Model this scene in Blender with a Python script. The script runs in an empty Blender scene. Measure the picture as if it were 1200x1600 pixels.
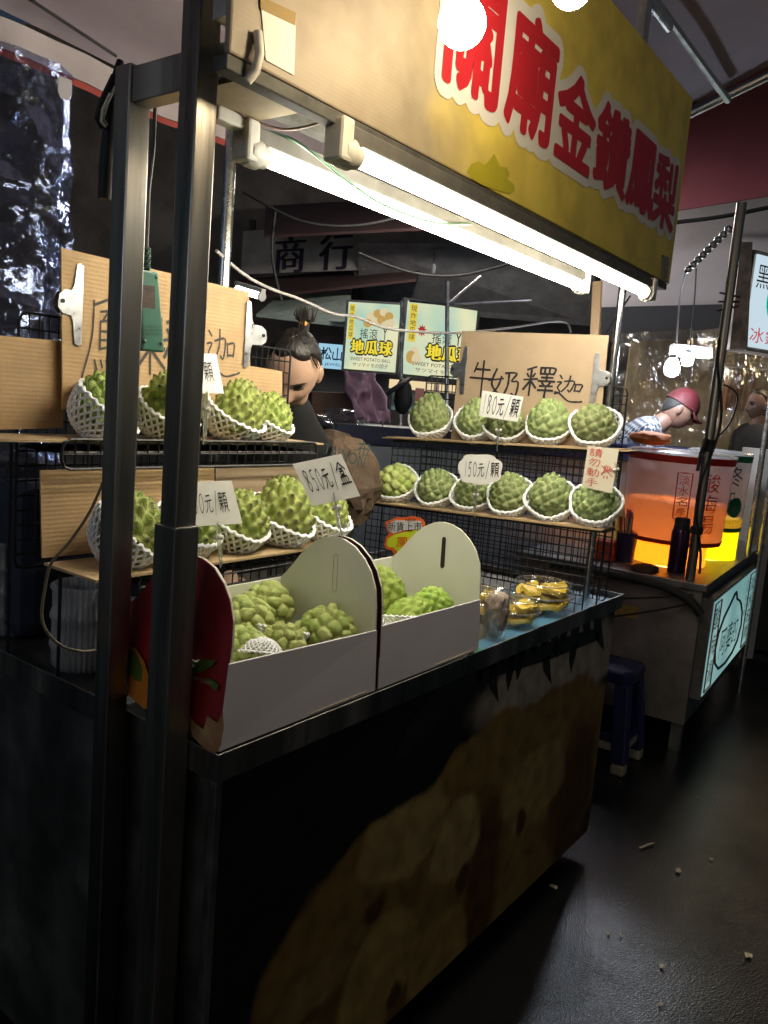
import bpy, bmesh, math, random
import numpy as np
from mathutils import Vector, Matrix, noise as mnoise

random.seed(7); rng = np.random.RandomState(11)
SC = bpy.context.scene
COL = SC.collection
R = math.radians

# ------------------------------------------------------------------ camera
FPX, CXP, CYP, CAMH = 1250.0, 600.0, 800.0, 1.55
_p, _r, _h = R(7.9), R(4.74), R(36.3)
FW = Vector((math.cos(_h)*math.cos(_p), math.sin(_h)*math.cos(_p), -math.sin(_p)))
_rt = Vector((math.sin(_h), -math.cos(_h), 0)); _up = _rt.cross(FW)
CR = math.cos(_r)*_rt + math.sin(_r)*_up
CU = -math.sin(_r)*_rt + math.cos(_r)*_up
CC = Vector((0, 0, CAMH))
cam = bpy.data.cameras.new('camera'); camo = bpy.data.objects.new('camera', cam); COL.objects.link(camo)
camo.matrix_world = Matrix(((CR.x, CU.x, -FW.x, 0), (CR.y, CU.y, -FW.y, 0), (CR.z, CU.z, -FW.z, CAMH), (0, 0, 0, 1)))
cam.sensor_fit = 'VERTICAL'; cam.sensor_height = 24.0; cam.sensor_width = 18.0; cam.lens = 24.0*FPX/1600.0
cam.clip_start = 0.02; cam.clip_end = 400
SC.camera = camo

# ------------------------------------------------------------------ world: a night sky, almost black
W = bpy.data.worlds.new('World'); SC.world = W; W.use_nodes = True
nt = W.node_tree; bg = nt.nodes['Background']
sky = nt.nodes.new('ShaderNodeTexSky'); sky.sky_type = 'NISHITA'; sky.sun_disc = False
sky.sun_elevation = R(24.0); sky.sun_rotation = R(250)
nt.links.new(sky.outputs[0], bg.inputs[0]); bg.inputs[1].default_value = 0.0065
SC.view_settings.view_transform = 'Standard'; SC.view_settings.look = 'None'
SC.view_settings.exposure = 0.65; SC.view_settings.gamma = 1.0
SC.cycles.use_denoising = True
SC.cycles.max_bounces = 10; SC.cycles.transparent_max_bounces = 24
SC.cycles.sample_clamp_indirect = 4.0; SC.cycles.caustics_reflective = False; SC.cycles.caustics_refractive = False

# ------------------------------------------------------------------ pixel -> place helpers (a pixel ray met with a known plane)
def _ray(x, y): return FW + CR*((x-CXP)/FPX) - CU*((y-CYP)/FPX)
def AX(x, y, X): d = _ray(x, y); return CC + d*(X/d.x)
def AY(x, y, Y): d = _ray(x, y); return CC + d*(Y/d.y)
def AZ(x, y, Z): d = _ray(x, y); return CC + d*((Z-CAMH)/d.z)
def AD(x, y, D): return CC + _ray(x, y)*D

# ------------------------------------------------------------------ materials
MATS = {}
def _n(nt, t, **kw):
    n = nt.nodes.new(t)
    for k, v in kw.items(): setattr(n, k, v)
    return n
def mat(name, col, rough=.5, metal=0., var=0., vs=6., bump=0., bs=60., emit=None, es=0., trans=0., sss=0., col2=None,
        rvar=0., spec=.5, coat=0., alpha=1., detail=5., stretch=None, dist=.004, aniso=0):
    if name in MATS: return MATS[name]
    m = bpy.data.materials.new(name); m.use_nodes = True; nt = m.node_tree
    b = nt.nodes['Principled BSDF']; L = nt.links
    c = tuple(col)+(1,)
    b.inputs['Base Color'].default_value = c; b.inputs['Roughness'].default_value = rough
    b.inputs['Metallic'].default_value = metal; b.inputs['Specular IOR Level'].default_value = spec
    b.inputs['Transmission Weight'].default_value = trans; b.inputs['Coat Weight'].default_value = coat
    b.inputs['Alpha'].default_value = alpha
    if sss: b.inputs['Subsurface Weight'].default_value = sss; b.inputs['Subsurface Radius'].default_value = (.01, .01, .008); b.inputs['Subsurface Scale'].default_value = .5
    if emit: b.inputs['Emission Color'].default_value = tuple(emit)+(1,); b.inputs['Emission Strength'].default_value = es
    if var or bump or rvar or col2:
        tc = _n(nt, 'ShaderNodeTexCoord'); src = tc.outputs['Object']
        if stretch:
            mp = _n(nt, 'ShaderNodeMapping'); mp.inputs['Scale'].default_value = stretch
            L.new(src, mp.inputs[0]); src = mp.outputs[0]
        no = _n(nt, 'ShaderNodeTexNoise'); no.inputs['Scale'].default_value = vs; no.inputs['Detail'].default_value = detail
        no.inputs['Roughness'].default_value = .62
        L.new(src, no.inputs['Vector'])
        if var or col2:
            rp = _n(nt, 'ShaderNodeValToRGB'); e = rp.color_ramp.elements
            if col2: a0, a1 = tuple(col2)+(1,), c
            else: a0 = tuple(x*(1-var) for x in col)+(1,); a1 = tuple(min(1, x*(1+var*.6)) for x in col)+(1,)
            e[0].position = .32; e[0].color = a0; e[1].position = .68; e[1].color = a1
            L.new(no.outputs['Fac'], rp.inputs[0]); L.new(rp.outputs[0], b.inputs['Base Color'])
        if rvar:
            mr = _n(nt, 'ShaderNodeMapRange'); mr.inputs[1].default_value = .3; mr.inputs[2].default_value = .7
            mr.inputs[3].default_value = max(0, rough-rvar); mr.inputs[4].default_value = min(1, rough+rvar)
            L.new(no.outputs['Fac'], mr.inputs[0]); L.new(mr.outputs[0], b.inputs['Roughness'])
        if bump:
            n2 = _n(nt, 'ShaderNodeTexNoise'); n2.inputs['Scale'].default_value = bs; n2.inputs['Detail'].default_value = 4
            L.new(src, n2.inputs['Vector'])
            bp = _n(nt, 'ShaderNodeBump'); bp.inputs['Strength'].default_value = bump; bp.inputs['Distance'].default_value = dist
            L.new(n2.outputs['Fac'], bp.inputs['Height']); L.new(bp.outputs[0], b.inputs['Normal'])
    MATS[name] = m; return m

def film(name, tint=(1, 1, 1), refl=.12, rough=.12, haze=0., hazecol=(.8, .8, .8), bump=0., bs=30., gcol=(1, 1, 1)):
    """thin clear plastic: see-through sheet with a grazing reflection and some milkiness"""
    if name in MATS: return MATS[name]
    m = bpy.data.materials.new(name); m.use_nodes = True; nt = m.node_tree; L = nt.links
    nt.nodes.remove(nt.nodes['Principled BSDF']); out = nt.nodes['Material Output']
    tr = _n(nt, 'ShaderNodeBsdfTransparent'); tr.inputs[0].default_value = tuple(tint)+(1,)
    gl = _n(nt, 'ShaderNodeBsdfGlossy'); gl.inputs['Roughness'].default_value = rough; gl.inputs['Color'].default_value = tuple(gcol)+(1,)
    lw = _n(nt, 'ShaderNodeLayerWeight'); lw.inputs[0].default_value = .25
    mr = _n(nt, 'ShaderNodeMapRange'); mr.inputs[3].default_value = refl; mr.inputs[4].default_value = min(1, refl*2+.5)
    L.new(lw.outputs['Facing'], mr.inputs[0])
    mx = _n(nt, 'ShaderNodeMixShader'); L.new(mr.outputs[0], mx.inputs[0])
    base = tr.outputs[0]
    if haze:
        df = _n(nt, 'ShaderNodeBsdfDiffuse'); df.inputs[0].default_value = tuple(hazecol)+(1,)
        tl = _n(nt, 'ShaderNodeBsdfTranslucent'); tl.inputs[0].default_value = tuple(hazecol)+(1,)
        m0 = _n(nt, 'ShaderNodeMixShader'); L.new(df.outputs[0], m0.inputs[1]); L.new(tl.outputs[0], m0.inputs[2])
        m1 = _n(nt, 'ShaderNodeMixShader'); m1.inputs[0].default_value = haze
        L.new(tr.outputs[0], m1.inputs[1]); L.new(m0.outputs[0], m1.inputs[2]); base = m1.outputs[0]
    if bump:
        tc = _n(nt, 'ShaderNodeTexCoord'); no = _n(nt, 'ShaderNodeTexNoise'); no.inputs['Scale'].default_value = bs; no.inputs['Detail'].default_value = 6
        L.new(tc.outputs['Object'], no.inputs['Vector'])
        bp = _n(nt, 'ShaderNodeBump'); bp.inputs['Strength'].default_value = bump; bp.inputs['Distance'].default_value = .02
        L.new(no.outputs['Fac'], bp.inputs['Height']); L.new(bp.outputs[0], gl.inputs['Normal'])
    L.new(base, mx.inputs[1]); L.new(gl.outputs[0], mx.inputs[2]); L.new(mx.outputs[0], out.inputs[0])
    MATS[name] = m; return m

def translucent(name, col, mixf=.6, rough=.4, gloss=.08):
    """plastic wall that lets a lamp behind it glow through"""
    if name in MATS: return MATS[name]
    m = bpy.data.materials.new(name); m.use_nodes = True; nt = m.node_tree; L = nt.links
    nt.nodes.remove(nt.nodes['Principled BSDF']); out = nt.nodes['Material Output']
    df = _n(nt, 'ShaderNodeBsdfDiffuse'); df.inputs[0].default_value = tuple(col)+(1,)
    tl = _n(nt, 'ShaderNodeBsdfTranslucent'); tl.inputs[0].default_value = tuple(col)+(1,)
    gl = _n(nt, 'ShaderNodeBsdfGlossy'); gl.inputs['Roughness'].default_value = rough
    a = _n(nt, 'ShaderNodeMixShader'); a.inputs[0].default_value = mixf
    L.new(df.outputs[0], a.inputs[1]); L.new(tl.outputs[0], a.inputs[2])
    c = _n(nt, 'ShaderNodeMixShader'); c.inputs[0].default_value = gloss
    L.new(a.outputs[0], c.inputs[1]); L.new(gl.outputs[0], c.inputs[2]); L.new(c.outputs[0], out.inputs[0])
    MATS[name] = m; return m

def emis(name, col, s):
    if name in MATS: return MATS[name]
    m = bpy.data.materials.new(name); m.use_nodes = True; nt = m.node_tree
    nt.nodes.remove(nt.nodes['Principled BSDF'])
    e = _n(nt, 'ShaderNodeEmission'); e.inputs[0].default_value = tuple(col)+(1,); e.inputs[1].default_value = s
    nt.links.new(e.outputs[0], nt.nodes['Material Output'].inputs[0]); MATS[name] = m; return m

def emis_mottled(name, c1, c2, s, scale=1.6):
    """backlit film: uneven lamp light behind it"""
    if name in MATS: return MATS[name]
    m = emis(name, c1, s); nt = m.node_tree; e = [n for n in nt.nodes if n.type == 'EMISSION'][0]
    tc = _n(nt, 'ShaderNodeTexCoord'); no = _n(nt, 'ShaderNodeTexNoise'); no.inputs['Scale'].default_value = scale; no.inputs['Detail'].default_value = 1
    rp = _n(nt, 'ShaderNodeValToRGB'); rp.color_ramp.elements[0].position = .35; rp.color_ramp.elements[1].position = .65
    rp.color_ramp.elements[0].color = tuple(c1)+(1,); rp.color_ramp.elements[1].color = tuple(c2)+(1,)
    nt.links.new(tc.outputs['Object'], no.inputs['Vector']); nt.links.new(no.outputs['Fac'], rp.inputs[0]); nt.links.new(rp.outputs[0], e.inputs[0]); return m

# ------------------------------------------------------------------ mesh builder
class MB:
    def __init__(s): s.v = []; s.f = []
    def add(s, v, f):
        o = len(s.v); s.v += [tuple(p) for p in v]; s.f += [tuple(i+o for i in q) for q in f]; return s
    def box(s, x0, x1, y0, y1, z0, z1):
        return s.add([(x0, y0, z0), (x1, y0, z0), (x1, y1, z0), (x0, y1, z0), (x0, y0, z1), (x1, y0, z1), (x1, y1, z1), (x0, y1, z1)],
                     [(0, 3, 2, 1), (4, 5, 6, 7), (0, 1, 5, 4), (1, 2, 6, 5), (2, 3, 7, 6), (3, 0, 4, 7)])
    def bar(s, p, q, w, h, up=(0, 0, 1)):
        p, q = Vector(p), Vector(q); d = (q-p).normalized(); u = Vector(up)
        if abs(d.dot(u)) > .98: u = Vector((1, 0, 0))
        a = d.cross(u).normalized(); b = a.cross(d).normalized()
        vs = []
        for c in (p, q):
            for sa, sb in ((-1, -1), (1, -1), (1, 1), (-1, 1)): vs.append(c+a*sa*w/2+b*sb*h/2)
        return s.add(vs, [(0, 1, 2, 3), (7, 6, 5, 4), (0, 4, 5, 1), (1, 5, 6, 2), (2, 6, 7, 3), (3, 7, 4, 0)])
    def tube(s, pts, r, n=6, cap=True, closed=False):
        pts = [Vector(p) for p in pts]; N = len(pts); rr = r if isinstance(r, (list, tuple)) else [r]*N
        vs = []; prev = None
        for i, p in enumerate(pts):
            if closed: d = pts[(i+1) % N]-pts[i-1]
            else: d = pts[min(i+1, N-1)]-pts[max(i-1, 0)]
            if d.length < 1e-9: d = Vector((0, 0, 1))
            d.normalize()
            if prev is None:
                a = d.cross(Vector((0, 0, 1)));
                if a.length < 1e-3: a = d.cross(Vector((1, 0, 0)))
            else: a = prev - d*prev.dot(d)
            if a.length < 1e-6: a = d.orthogonal()
            a.normalize(); prev = a; b = d.cross(a)
            for k in range(n):
                t = 2*math.pi*k/n; vs.append(p+(a*math.cos(t)+b*math.sin(t))*rr[i])
        fs = []
        for i in range(N if closed else N-1):
            j = (i+1) % N
            for k in range(n):
                fs.append((i*n+k, i*n+(k+1) % n, j*n+(k+1) % n, j*n+k))
        if cap and not closed: fs += [tuple(range(n))[::-1], tuple(range((N-1)*n, N*n))]
        return s.add(vs, fs)
    def lathe(s, prof, n=24, M=None, flute=0, nf=0, close=True):
        vs = []
        for (r, z) in prof:
            for k in range(n):
                t = 2*math.pi*k/n; q = r*(1+(flute*math.cos(nf*t) if nf else 0))
                p = Vector((q*math.cos(t), q*math.sin(t), z)); vs.append(M @ p if M else p)
        fs = []
        for i in range(len(prof)-1):
            for k in range(n): fs.append((i*n+k, i*n+(k+1) % n, (i+1)*n+(k+1) % n, (i+1)*n+k))
        if close: fs += [tuple(range(n))[::-1], tuple(range((len(prof)-1)*n, len(prof)*n))]
        return s.add(vs, fs)
    def prism(s, poly, M, t):
        """outline in local xy, thickness t along local z"""
        n = len(poly); vs = [M @ Vector((x, y, 0)) for x, y in poly]+[M @ Vector((x, y, t)) for x, y in poly]
        return s.add(vs, [tuple(range(n))[::-1], tuple(range(n, 2*n))]+[(i, (i+1) % n, n+(i+1) % n, n+i) for i in range(n)])
    def grid(s, P, closed=False):
        nu, nv = len(P), len(P[0]); vs = [p for row in P for p in row]; fs = []
        for i in range(nu-1):
            for j in range(nv-(0 if closed else 1)):
                fs.append((i*nv+j, i*nv+(j+1) % nv, (i+1)*nv+(j+1) % nv, (i+1)*nv+j))
        return s.add(vs, fs)
    def slab(s, P, nvec, t):
        """quad P (4 points) given a thickness t along nvec"""
        nvec = Vector(nvec).normalized()*t; a = [Vector(p) for p in P]; b = [p+nvec for p in a]
        return s.add(a+b, [(0, 1, 2, 3), (7, 6, 5, 4), (0, 4, 5, 1), (1, 5, 6, 2), (2, 6, 7, 3), (3, 7, 4, 0)])
    def mesh(s, name, m, smooth=None):
        me = bpy.data.meshes.new(name); me.from_pydata(s.v, [], s.f); me.validate(); me.update()
        if m: me.materials.append(m)
        bm = bmesh.new(); bm.from_mesh(me); bmesh.ops.recalc_face_normals(bm, faces=bm.faces[:]); bm.to_mesh(me); bm.free()
        if smooth is not None:
            me.shade_smooth()
            if smooth < 180: me.set_sharp_from_angle(angle=R(smooth))
        return me

def tag(o, label=None, cat=None, group=None, kind=None):
    if label: o['label'] = label
    if cat: o['category'] = cat
    if group: o['group'] = group
    if kind: o['kind'] = kind
    return o
def link(name, me, parent=None, bevel=0):
    o = bpy.data.objects.new(name, me); COL.objects.link(o)
    if parent is not None: o.parent = parent
    if bevel:
        b = o.modifiers.new('bevel', 'BEVEL'); b.width = bevel; b.segments = 2; b.limit_method = 'ANGLE'; b.angle_limit = R(40)
    return o
MW = {}
def thing(name, label, cat, M=None, group=None):
    o = bpy.data.objects.new(name, None); COL.objects.link(o); o.empty_display_size = .05
    if M is None: M = Matrix()
    elif not isinstance(M, Matrix): M = Matrix.Translation(Vector(M))
    o.matrix_world = M; MW[o.name] = M.copy()
    return tag(o, label, cat, group)
def part(name, mb, m, parent, smooth=None, bevel=0, world=True, label=None):
    """mesh part of a thing (or sub-part of a part); vertices given in world space unless world=False"""
    if world and parent is not None:
        I = MW.get(parent.name, Matrix()).inverted(); mb.v = [tuple(I @ Vector(p)) for p in mb.v]
    o = link(name, mb.mesh(name, m, smooth), parent, bevel)
    if parent is not None: MW[o.name] = MW.get(parent.name, Matrix()).copy()
    if label: o['label'] = label
    return o
def solo(name, mb, m, label, cat, base=None, group=None, smooth=None, bevel=0, kind=None):
    """a thing that is one mesh; origin put at its base"""
    if base is None:
        xs = list(zip(*mb.v)); base = ((min(xs[0])+max(xs[0]))/2, (min(xs[1])+max(xs[1]))/2, min(xs[2]))
    b = Vector(base); mb.v = [tuple(Vector(p)-b) for p in mb.v]
    o = link(name, mb.mesh(name, m, smooth), None, bevel); o.location = b; MW[o.name] = Matrix.Translation(b)
    return tag(o, label, cat, group, kind)
def structure(name, mb, m, smooth=None, kind='structure'):
    o = link(name, mb.mesh(name, m, smooth)); o['kind'] = kind; return o

# ------------------------------------------------------------------ lettering
_tc = {}
def text2d(s, bold=0.0, sp=1.0):
    key = (s, bold, sp)
    if key in _tc: return _tc[key]
    c = bpy.data.curves.new('t', 'FONT'); c.body = s; c.offset = bold; c.space_character = sp; c.resolution_u = 3
    o = bpy.data.objects.new('t', c); COL.objects.link(o)
    dg = bpy.context.evaluated_depsgraph_get(); dg.update()
    m = bpy.data.meshes.new_from_object(o.evaluated_get(dg))
    v = [(p.co.x, p.co.y) for p in m.vertices]; f = [tuple(q.vertices) for q in m.polygons]
    bpy.data.objects.remove(o); bpy.data.curves.remove(c); bpy.data.meshes.remove(m)
    _tc[key] = (v, f); return v, f
def place2d(mb, v, f, Q, lift, fit=True, bb=None):
    """map flat outline (fitted to its box) on the quad Q = (bl, br, tr, tl), lifted off it along the quad normal"""
    bl, br, tr, tl = [Vector(q) for q in Q]
    n = (br-bl).cross(tl-bl).normalized()*lift
    if bb is None:
        xs = [p[0] for p in v]; ys = [p[1] for p in v]; bb = (min(xs), max(xs), min(ys), max(ys))
    w = max(1e-6, bb[1]-bb[0]); h = max(1e-6, bb[3]-bb[2])
    out = []
    for x, y in v:
        a, b = (x-bb[0])/w, (y-bb[2])/h
        out.append((bl*(1-a)+br*a)*(1-b)+(tl*(1-a)+tr*a)*b+n)
    mb.add(out, f)
def sub(Q, x0, x1, y0, y1):
    bl, br, tr, tl = [Vector(q) for q in Q]
    g = lambda a, b: (bl*(1-a)+br*a)*(1-b)+(tl*(1-a)+tr*a)*b
    return [g(x0, y0), g(x1, y0), g(x1, y1), g(x0, y1)]
def letters(mb, s, Q, lift=.002, bold=0., sp=1., thick=0, bbox_bold=None):
    v, f = text2d(s, bold, sp)
    bb = None
    if bbox_bold is not None:
        v0, _ = text2d(s, bbox_bold, sp); xs = [p[0] for p in v0]; ys = [p[1] for p in v0]; bb = (min(xs), max(xs), min(ys), max(ys))
    place2d(mb, v, f, Q, lift, bb=bb)
def fat(mb, s, Q, r, lift, n=12, step=.00004):
    """bold lettering: the glyph stamped round a small circle; r in units of the quad size"""
    for k in range(n+1):
        a = 2*math.pi*k/n; q = 0 if k == n else 1
        dx, dy = r*math.cos(a)*q, r*math.sin(a)*q
        letters(mb, s, sub(Q, dx, 1+dx, dy, 1+dy), lift+k*step)
def vletters(mb, s, Q, lift=.002, bold=0., gap=.08):
    n = len(s)
    for i, ch in enumerate(s):
        letters(mb, ch, sub(Q, 0, 1, 1-(i+1)/n+gap/n, 1-i/n-gap/n), lift, bold)
def hletters(mb, s, Q, lift=.002, bold=0., gap=.06, bbox_bold=None):
    n = len(s)
    for i, ch in enumerate(s):
        letters(mb, ch, sub(Q, i/n+gap/n, (i+1)/n-gap/n, 0, 1), lift, bold, bbox_bold=bbox_bold)

# marker-pen strokes, each character drawn in the unit square
ST = {
 '牛': [[(.3, .95), (.18, .65)], [(.28, .75), (.8, .8)], [(.02, .45), (.97, .52)], [(.54, 1.05), (.5, -.1)]],
 '奶': [[(.25, .95), (.1, .45), (.42, .08)], [(.42, .72), (.3, .35), (.0, .0)], [(.0, .56), (.48, .66)], [(.55, .85), (.92, .9), (.76, .6), (.97, .58), (.9, .1), (.76, .16)], [(.67, .85), (.63, .4), (.45, -.02)]],
 '釋': [[(.35, .97), (.08, .85)], [(.08, .72), (.14, .63)], [(.33, .75), (.27, .64)], [(.0, .52), (.42, .58)], [(.21, .85), (.21, .02)], [(.2, .5), (.0, .2)], [(.22, .5), (.4, .28)], [(.5, .95), (.5, .75)], [(.5, .95), (.93, .97), (.9, .76)], [(.5, .76), (.9, .78)], [(.63, .95), (.63, .77)], [(.77, .95), (.77, .77)], [(.55, .64), (.9, .66)], [(.71, .74), (.71, .52)], [(.46, .52), (.97, .54)], [(.58, .48), (.64, .4)], [(.83, .48), (.78, .4)], [(.52, .36), (.92, .38)], [(.48, .22), (.95, .24)], [(.72, .38), (.71, -.08)]],
 '迦': [[(.1, .9), (.2, .78)], [(.04, .6), (.2, .62), (.08, .38), (.2, .2), (.0, .08)], [(.0, .16), (.2, .14), (.62, -.1), (1.0, -.06), (1.2, .0)], [(.3, .68), (.66, .74), (.6, .3), (.5, .35)], [(.47, .95), (.45, .55), (.26, .22)], [(.74, .65), (.76, .35)], [(.74, .63), (.98, .66), (.95, .36)], [(.76, .38), (.95, .39)]],
 '鳳': [[(.2, .95), (.18, .5), (.0, .0)], [(.2, .9), (.85, .97), (.85, .3), (1.0, .08), (1.06, .22)], [(.35, .82), (.7, .85)], [(.5, .8), (.42, .72)], [(.36, .7), (.36, .36)], [(.36, .7), (.66, .7), (.66, .48)], [(.36, .58), (.66, .58)], [(.36, .47), (.66, .47)], [(.36, .36), (.76, .37), (.7, .05), (.6, .1)], [(.25, .22), (.3, .1)], [(.38, .22), (.42, .13)], [(.5, .22), (.54, .14)]],
 '梨': [[(.35, 1.0), (.12, .92)], [(.02, .8), (.45, .84)], [(.24, .93), (.24, .5)], [(.22, .78), (.03, .58)], [(.26, .78), (.42, .62)], [(.58, .9), (.58, .62)], [(.85, 1.0), (.85, .55), (.75, .6)], [(.05, .4), (.95, .43)], [(.5, .55), (.5, -.05)], [(.47, .4), (.08, .05)], [(.53, .4), (.95, .05)]],
 '元': [[(.25, .85), (.75, .88)], [(.05, .58), (.95, .64)], [(.38, .58), (.3, .25), (.02, .0)], [(.6, .6), (.58, .12), (.72, .03), (.95, .1), (.98, .25)]],
 '/': [[(.85, 1.1), (.15, -.15)]],
 '顆': [[(.05, .95), (.05, .55)], [(.05, .95), (.4, .95), (.4, .57)], [(.05, .76), (.4, .76)], [(.05, .56), (.4, .57)], [(.0, .42), (.46, .44)], [(.22, .95), (.22, .0)], [(.2, .42), (.0, .12)], [(.25, .42), (.44, .2)], [(.52, .95), (1.0, .97)], [(.75, .95), (.68, .82)], [(.58, .8), (.58, .28)], [(.58, .8), (.93, .8), (.93, .28)], [(.58, .62), (.93, .62)], [(.58, .46), (.93, .46)], [(.58, .3), (.93, .3)], [(.68, .25), (.5, .02)], [(.83, .25), (1.0, .03)]],
 '盒': [[(.5, 1.05), (.02, .7)], [(.5, 1.05), (.99, .7)], [(.32, .74), (.68, .75)], [(.33, .63), (.35, .45)], [(.33, .62), (.68, .63), (.65, .46)], [(.35, .46), (.65, .47)], [(.18, .36), (.2, .05)], [(.18, .36), (.85, .37), (.82, .05)], [(.4, .36), (.4, .06)], [(.62, .36), (.62, .06)], [(-.05, .03), (1.1, .06)]],
 '1': [[(.55, 1), (.42, 0)]], '0': [[(.6, .98), (.25, .8), (.18, .3), (.45, .0), (.8, .25), (.85, .7), (.6, .98)]],
 '8': [[(.75, .9), (.4, 1.0), (.2, .78), (.5, .55), (.78, .28), (.5, .0), (.2, .2), (.45, .52), (.78, .78), (.75, .92)]],
 '5': [[(.35, .95), (.28, .55), (.55, .58), (.72, .3), (.5, .0), (.15, .06)], [(.35, .93), (.85, .98)]],
 '請': [[(.1, .95), (.18, .88)], [(.0, .78), (.35, .8)], [(.05, .64), (.3, .65)], [(.05, .52), (.3, .53)], [(.06, .4), (.06, .1)], [(.06, .4), (.32, .4), (.32, .1)], [(.06, .12), (.32, .12)], [(.45, .85), (.95, .87)], [(.5, .73), (.9, .74)], [(.42, .6), (1, .62)], [(.7, 1), (.7, .6)], [(.52, .48), (.52, .0)], [(.52, .48), (.9, .48), (.9, .02), (.8, .06)], [(.52, .34), (.9, .34)], [(.52, .2), (.9, .2)]],
 '勿': [[(.3, .95), (.05, .55)], [(.25, .78), (.9, .8), (.8, .1), (.65, .15)], [(.45, .75), (.1, .2)], [(.68, .75), (.35, .05)]],
 '動': [[(.4, .95), (.05, .9)], [(.0, .78), (.5, .8)], [(.08, .65), (.08, .38), (.44, .38), (.44, .65), (.08, .65)], [(.08, .52), (.44, .52)], [(.26, .92), (.26, .08)], [(.02, .25), (.48, .26)], [(.0, .06), (.52, .1)], [(.55, .7), (.95, .72), (.88, .08), (.76, .15)], [(.72, .98), (.7, .5), (.5, .05)]],
 '手': [[(.7, .95), (.25, .85)], [(.15, .65), (.85, .68)], [(.0, .42), (1, .45)], [(.5, .88), (.52, .05), (.38, .12)]],
 '松': [[(.0, .7), (.42, .73)], [(.22, .98), (.22, .0)], [(.2, .68), (.0, .3)], [(.24, .68), (.4, .45)], [(.6, .95), (.42, .55)], [(.75, .98), (1.0, .6)], [(.65, .5), (.5, .12), (.9, .16)], [(.8, .35), (.97, .05)]],
 '山': [[(.5, 1), (.5, .1)], [(.1, .65), (.1, .1), (.92, .12)], [(.92, .68), (.92, .0)]],
 '手畫': [[(.1, .0), (.25, .5), (.2, .9)], [(.3, .5), (.35, 1.0)], [(.45, .5), (.5, 1.0)], [(.58, .5), (.68, .95)], [(.7, .45), (.9, .7)], [(.3, .0), (.3, -.25)], [(.55, .0), (.57, -.25)], [(.0, .9), (.95, .05)], [(.95, .85), (.05, .15)]],
}
def stroke(mb, pts, w, Q, lift):
    """one pen stroke as a flat ribbon, mapped on quad Q; pts and w in units of the quad height"""
    bl, br, tr, tl = [Vector(q) for q in Q]
    n = (br-bl).cross(tl-bl).normalized()*lift
    P = [Vector(p) for p in pts]
    if len(P) > 2:
        S = []
        for i in range(len(P)-1):
            p0, p1, p2, p3 = P[max(0, i-1)], P[i], P[i+1], P[min(len(P)-1, i+2)]
            for k in range(4):
                t = k/4; S.append(.5*((2*p1)+(p2-p0)*t+(2*p0-5*p1+4*p2-p3)*t*t+(-p0+3*p1-3*p2+p3)*t**3))
        P = S+[P[-1]]
    N = len(P); vs = []
    for i, p in enumerate(P):
        d = P[min(i+1, N-1)]-P[max(i-1, 0)]
        d = d.normalized() if d.length > 1e-6 else Vector((1, 0))
        e = Vector((-d.y, d.x)); ww = w*(.85+.3*math.sin(i*1.7+p.x*9)**2)/2
        if i == 0: p = p-d*w*.3
        if i == N-1: p = p+d*w*.3
        for sg in (-1, 1):
            q = p+e*ww*sg; a, b = q.x, q.y
            vs.append((bl*(1-a)+br*a)*(1-b)+(tl*(1-a)+tr*a)*b+n)
    mb.add(vs, [(2*i, 2*i+2, 2*i+3, 2*i+1) for i in range(N-1)])
_lift = [0]
def write(mb, s, Q, widths=None, w=.09, lift=.0012, slant=0.0, gap=.12, asp=None):
    """hand-write s across quad Q; widths = relative width of each glyph"""
    s = list(s); widths = widths or [1]*len(s); tot = sum(widths); x = 0
    for ch, wd in zip(s, widths):
        a0, a1 = x/tot, (x+wd)/tot; g = gap*(a1-a0)/2
        q = sub(Q, a0+g, a1-g, 0, 1)
        for k, st in enumerate(ST[ch]):
            _lift[0] = (_lift[0]+1) % 7
            stroke(mb, [(px_+slant*py_, py_) for px_, py_ in st], w, q, lift+_lift[0]*.00006)
        x += wd
# ================================================================== common materials
steel = mat('brushed_steel', (.30, .285, .265), .36, 1., var=.45, vs=9, rvar=.16, bump=.12, bs=90, stretch=(1, 1, .06))
steel_dark = mat('dull_steel', (.30, .30, .30), .45, 1., var=.3, vs=9, rvar=.15)
alu = mat('aluminium', (.62, .62, .62), .4, 1., var=.2, vs=20, rvar=.1)
chrome = mat('pole_metal', (.55, .56, .58), .25, 1., var=.15, vs=12, rvar=.1)
wire_black = mat('black_wire_coating', (.012, .012, .013), .45, spec=.4)
rubber = mat('black_rubber', (.015, .015, .016), .7, var=.3)
white_plastic = mat('white_plastic', (.72, .70, .64), .45, var=.12, vs=18)
black_ink = mat('black_ink', (.012, .011, .014), .6)
red_ink = mat('red_ink', (.55, .035, .03), .6)
white_print = mat('white_print', (.75, .74, .72), .55)
paper = mat('card_paper', (.88, .87, .83), .75, var=.05, vs=30)
clear = film('clear_plastic', (.98, .99, .99), .05, .05, haze=.025)
clear_stack = film('clear_plastic_stacked', (.86, .88, .92), .20, .14, haze=.70, hazecol=(.90, .91, .96))

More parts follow.
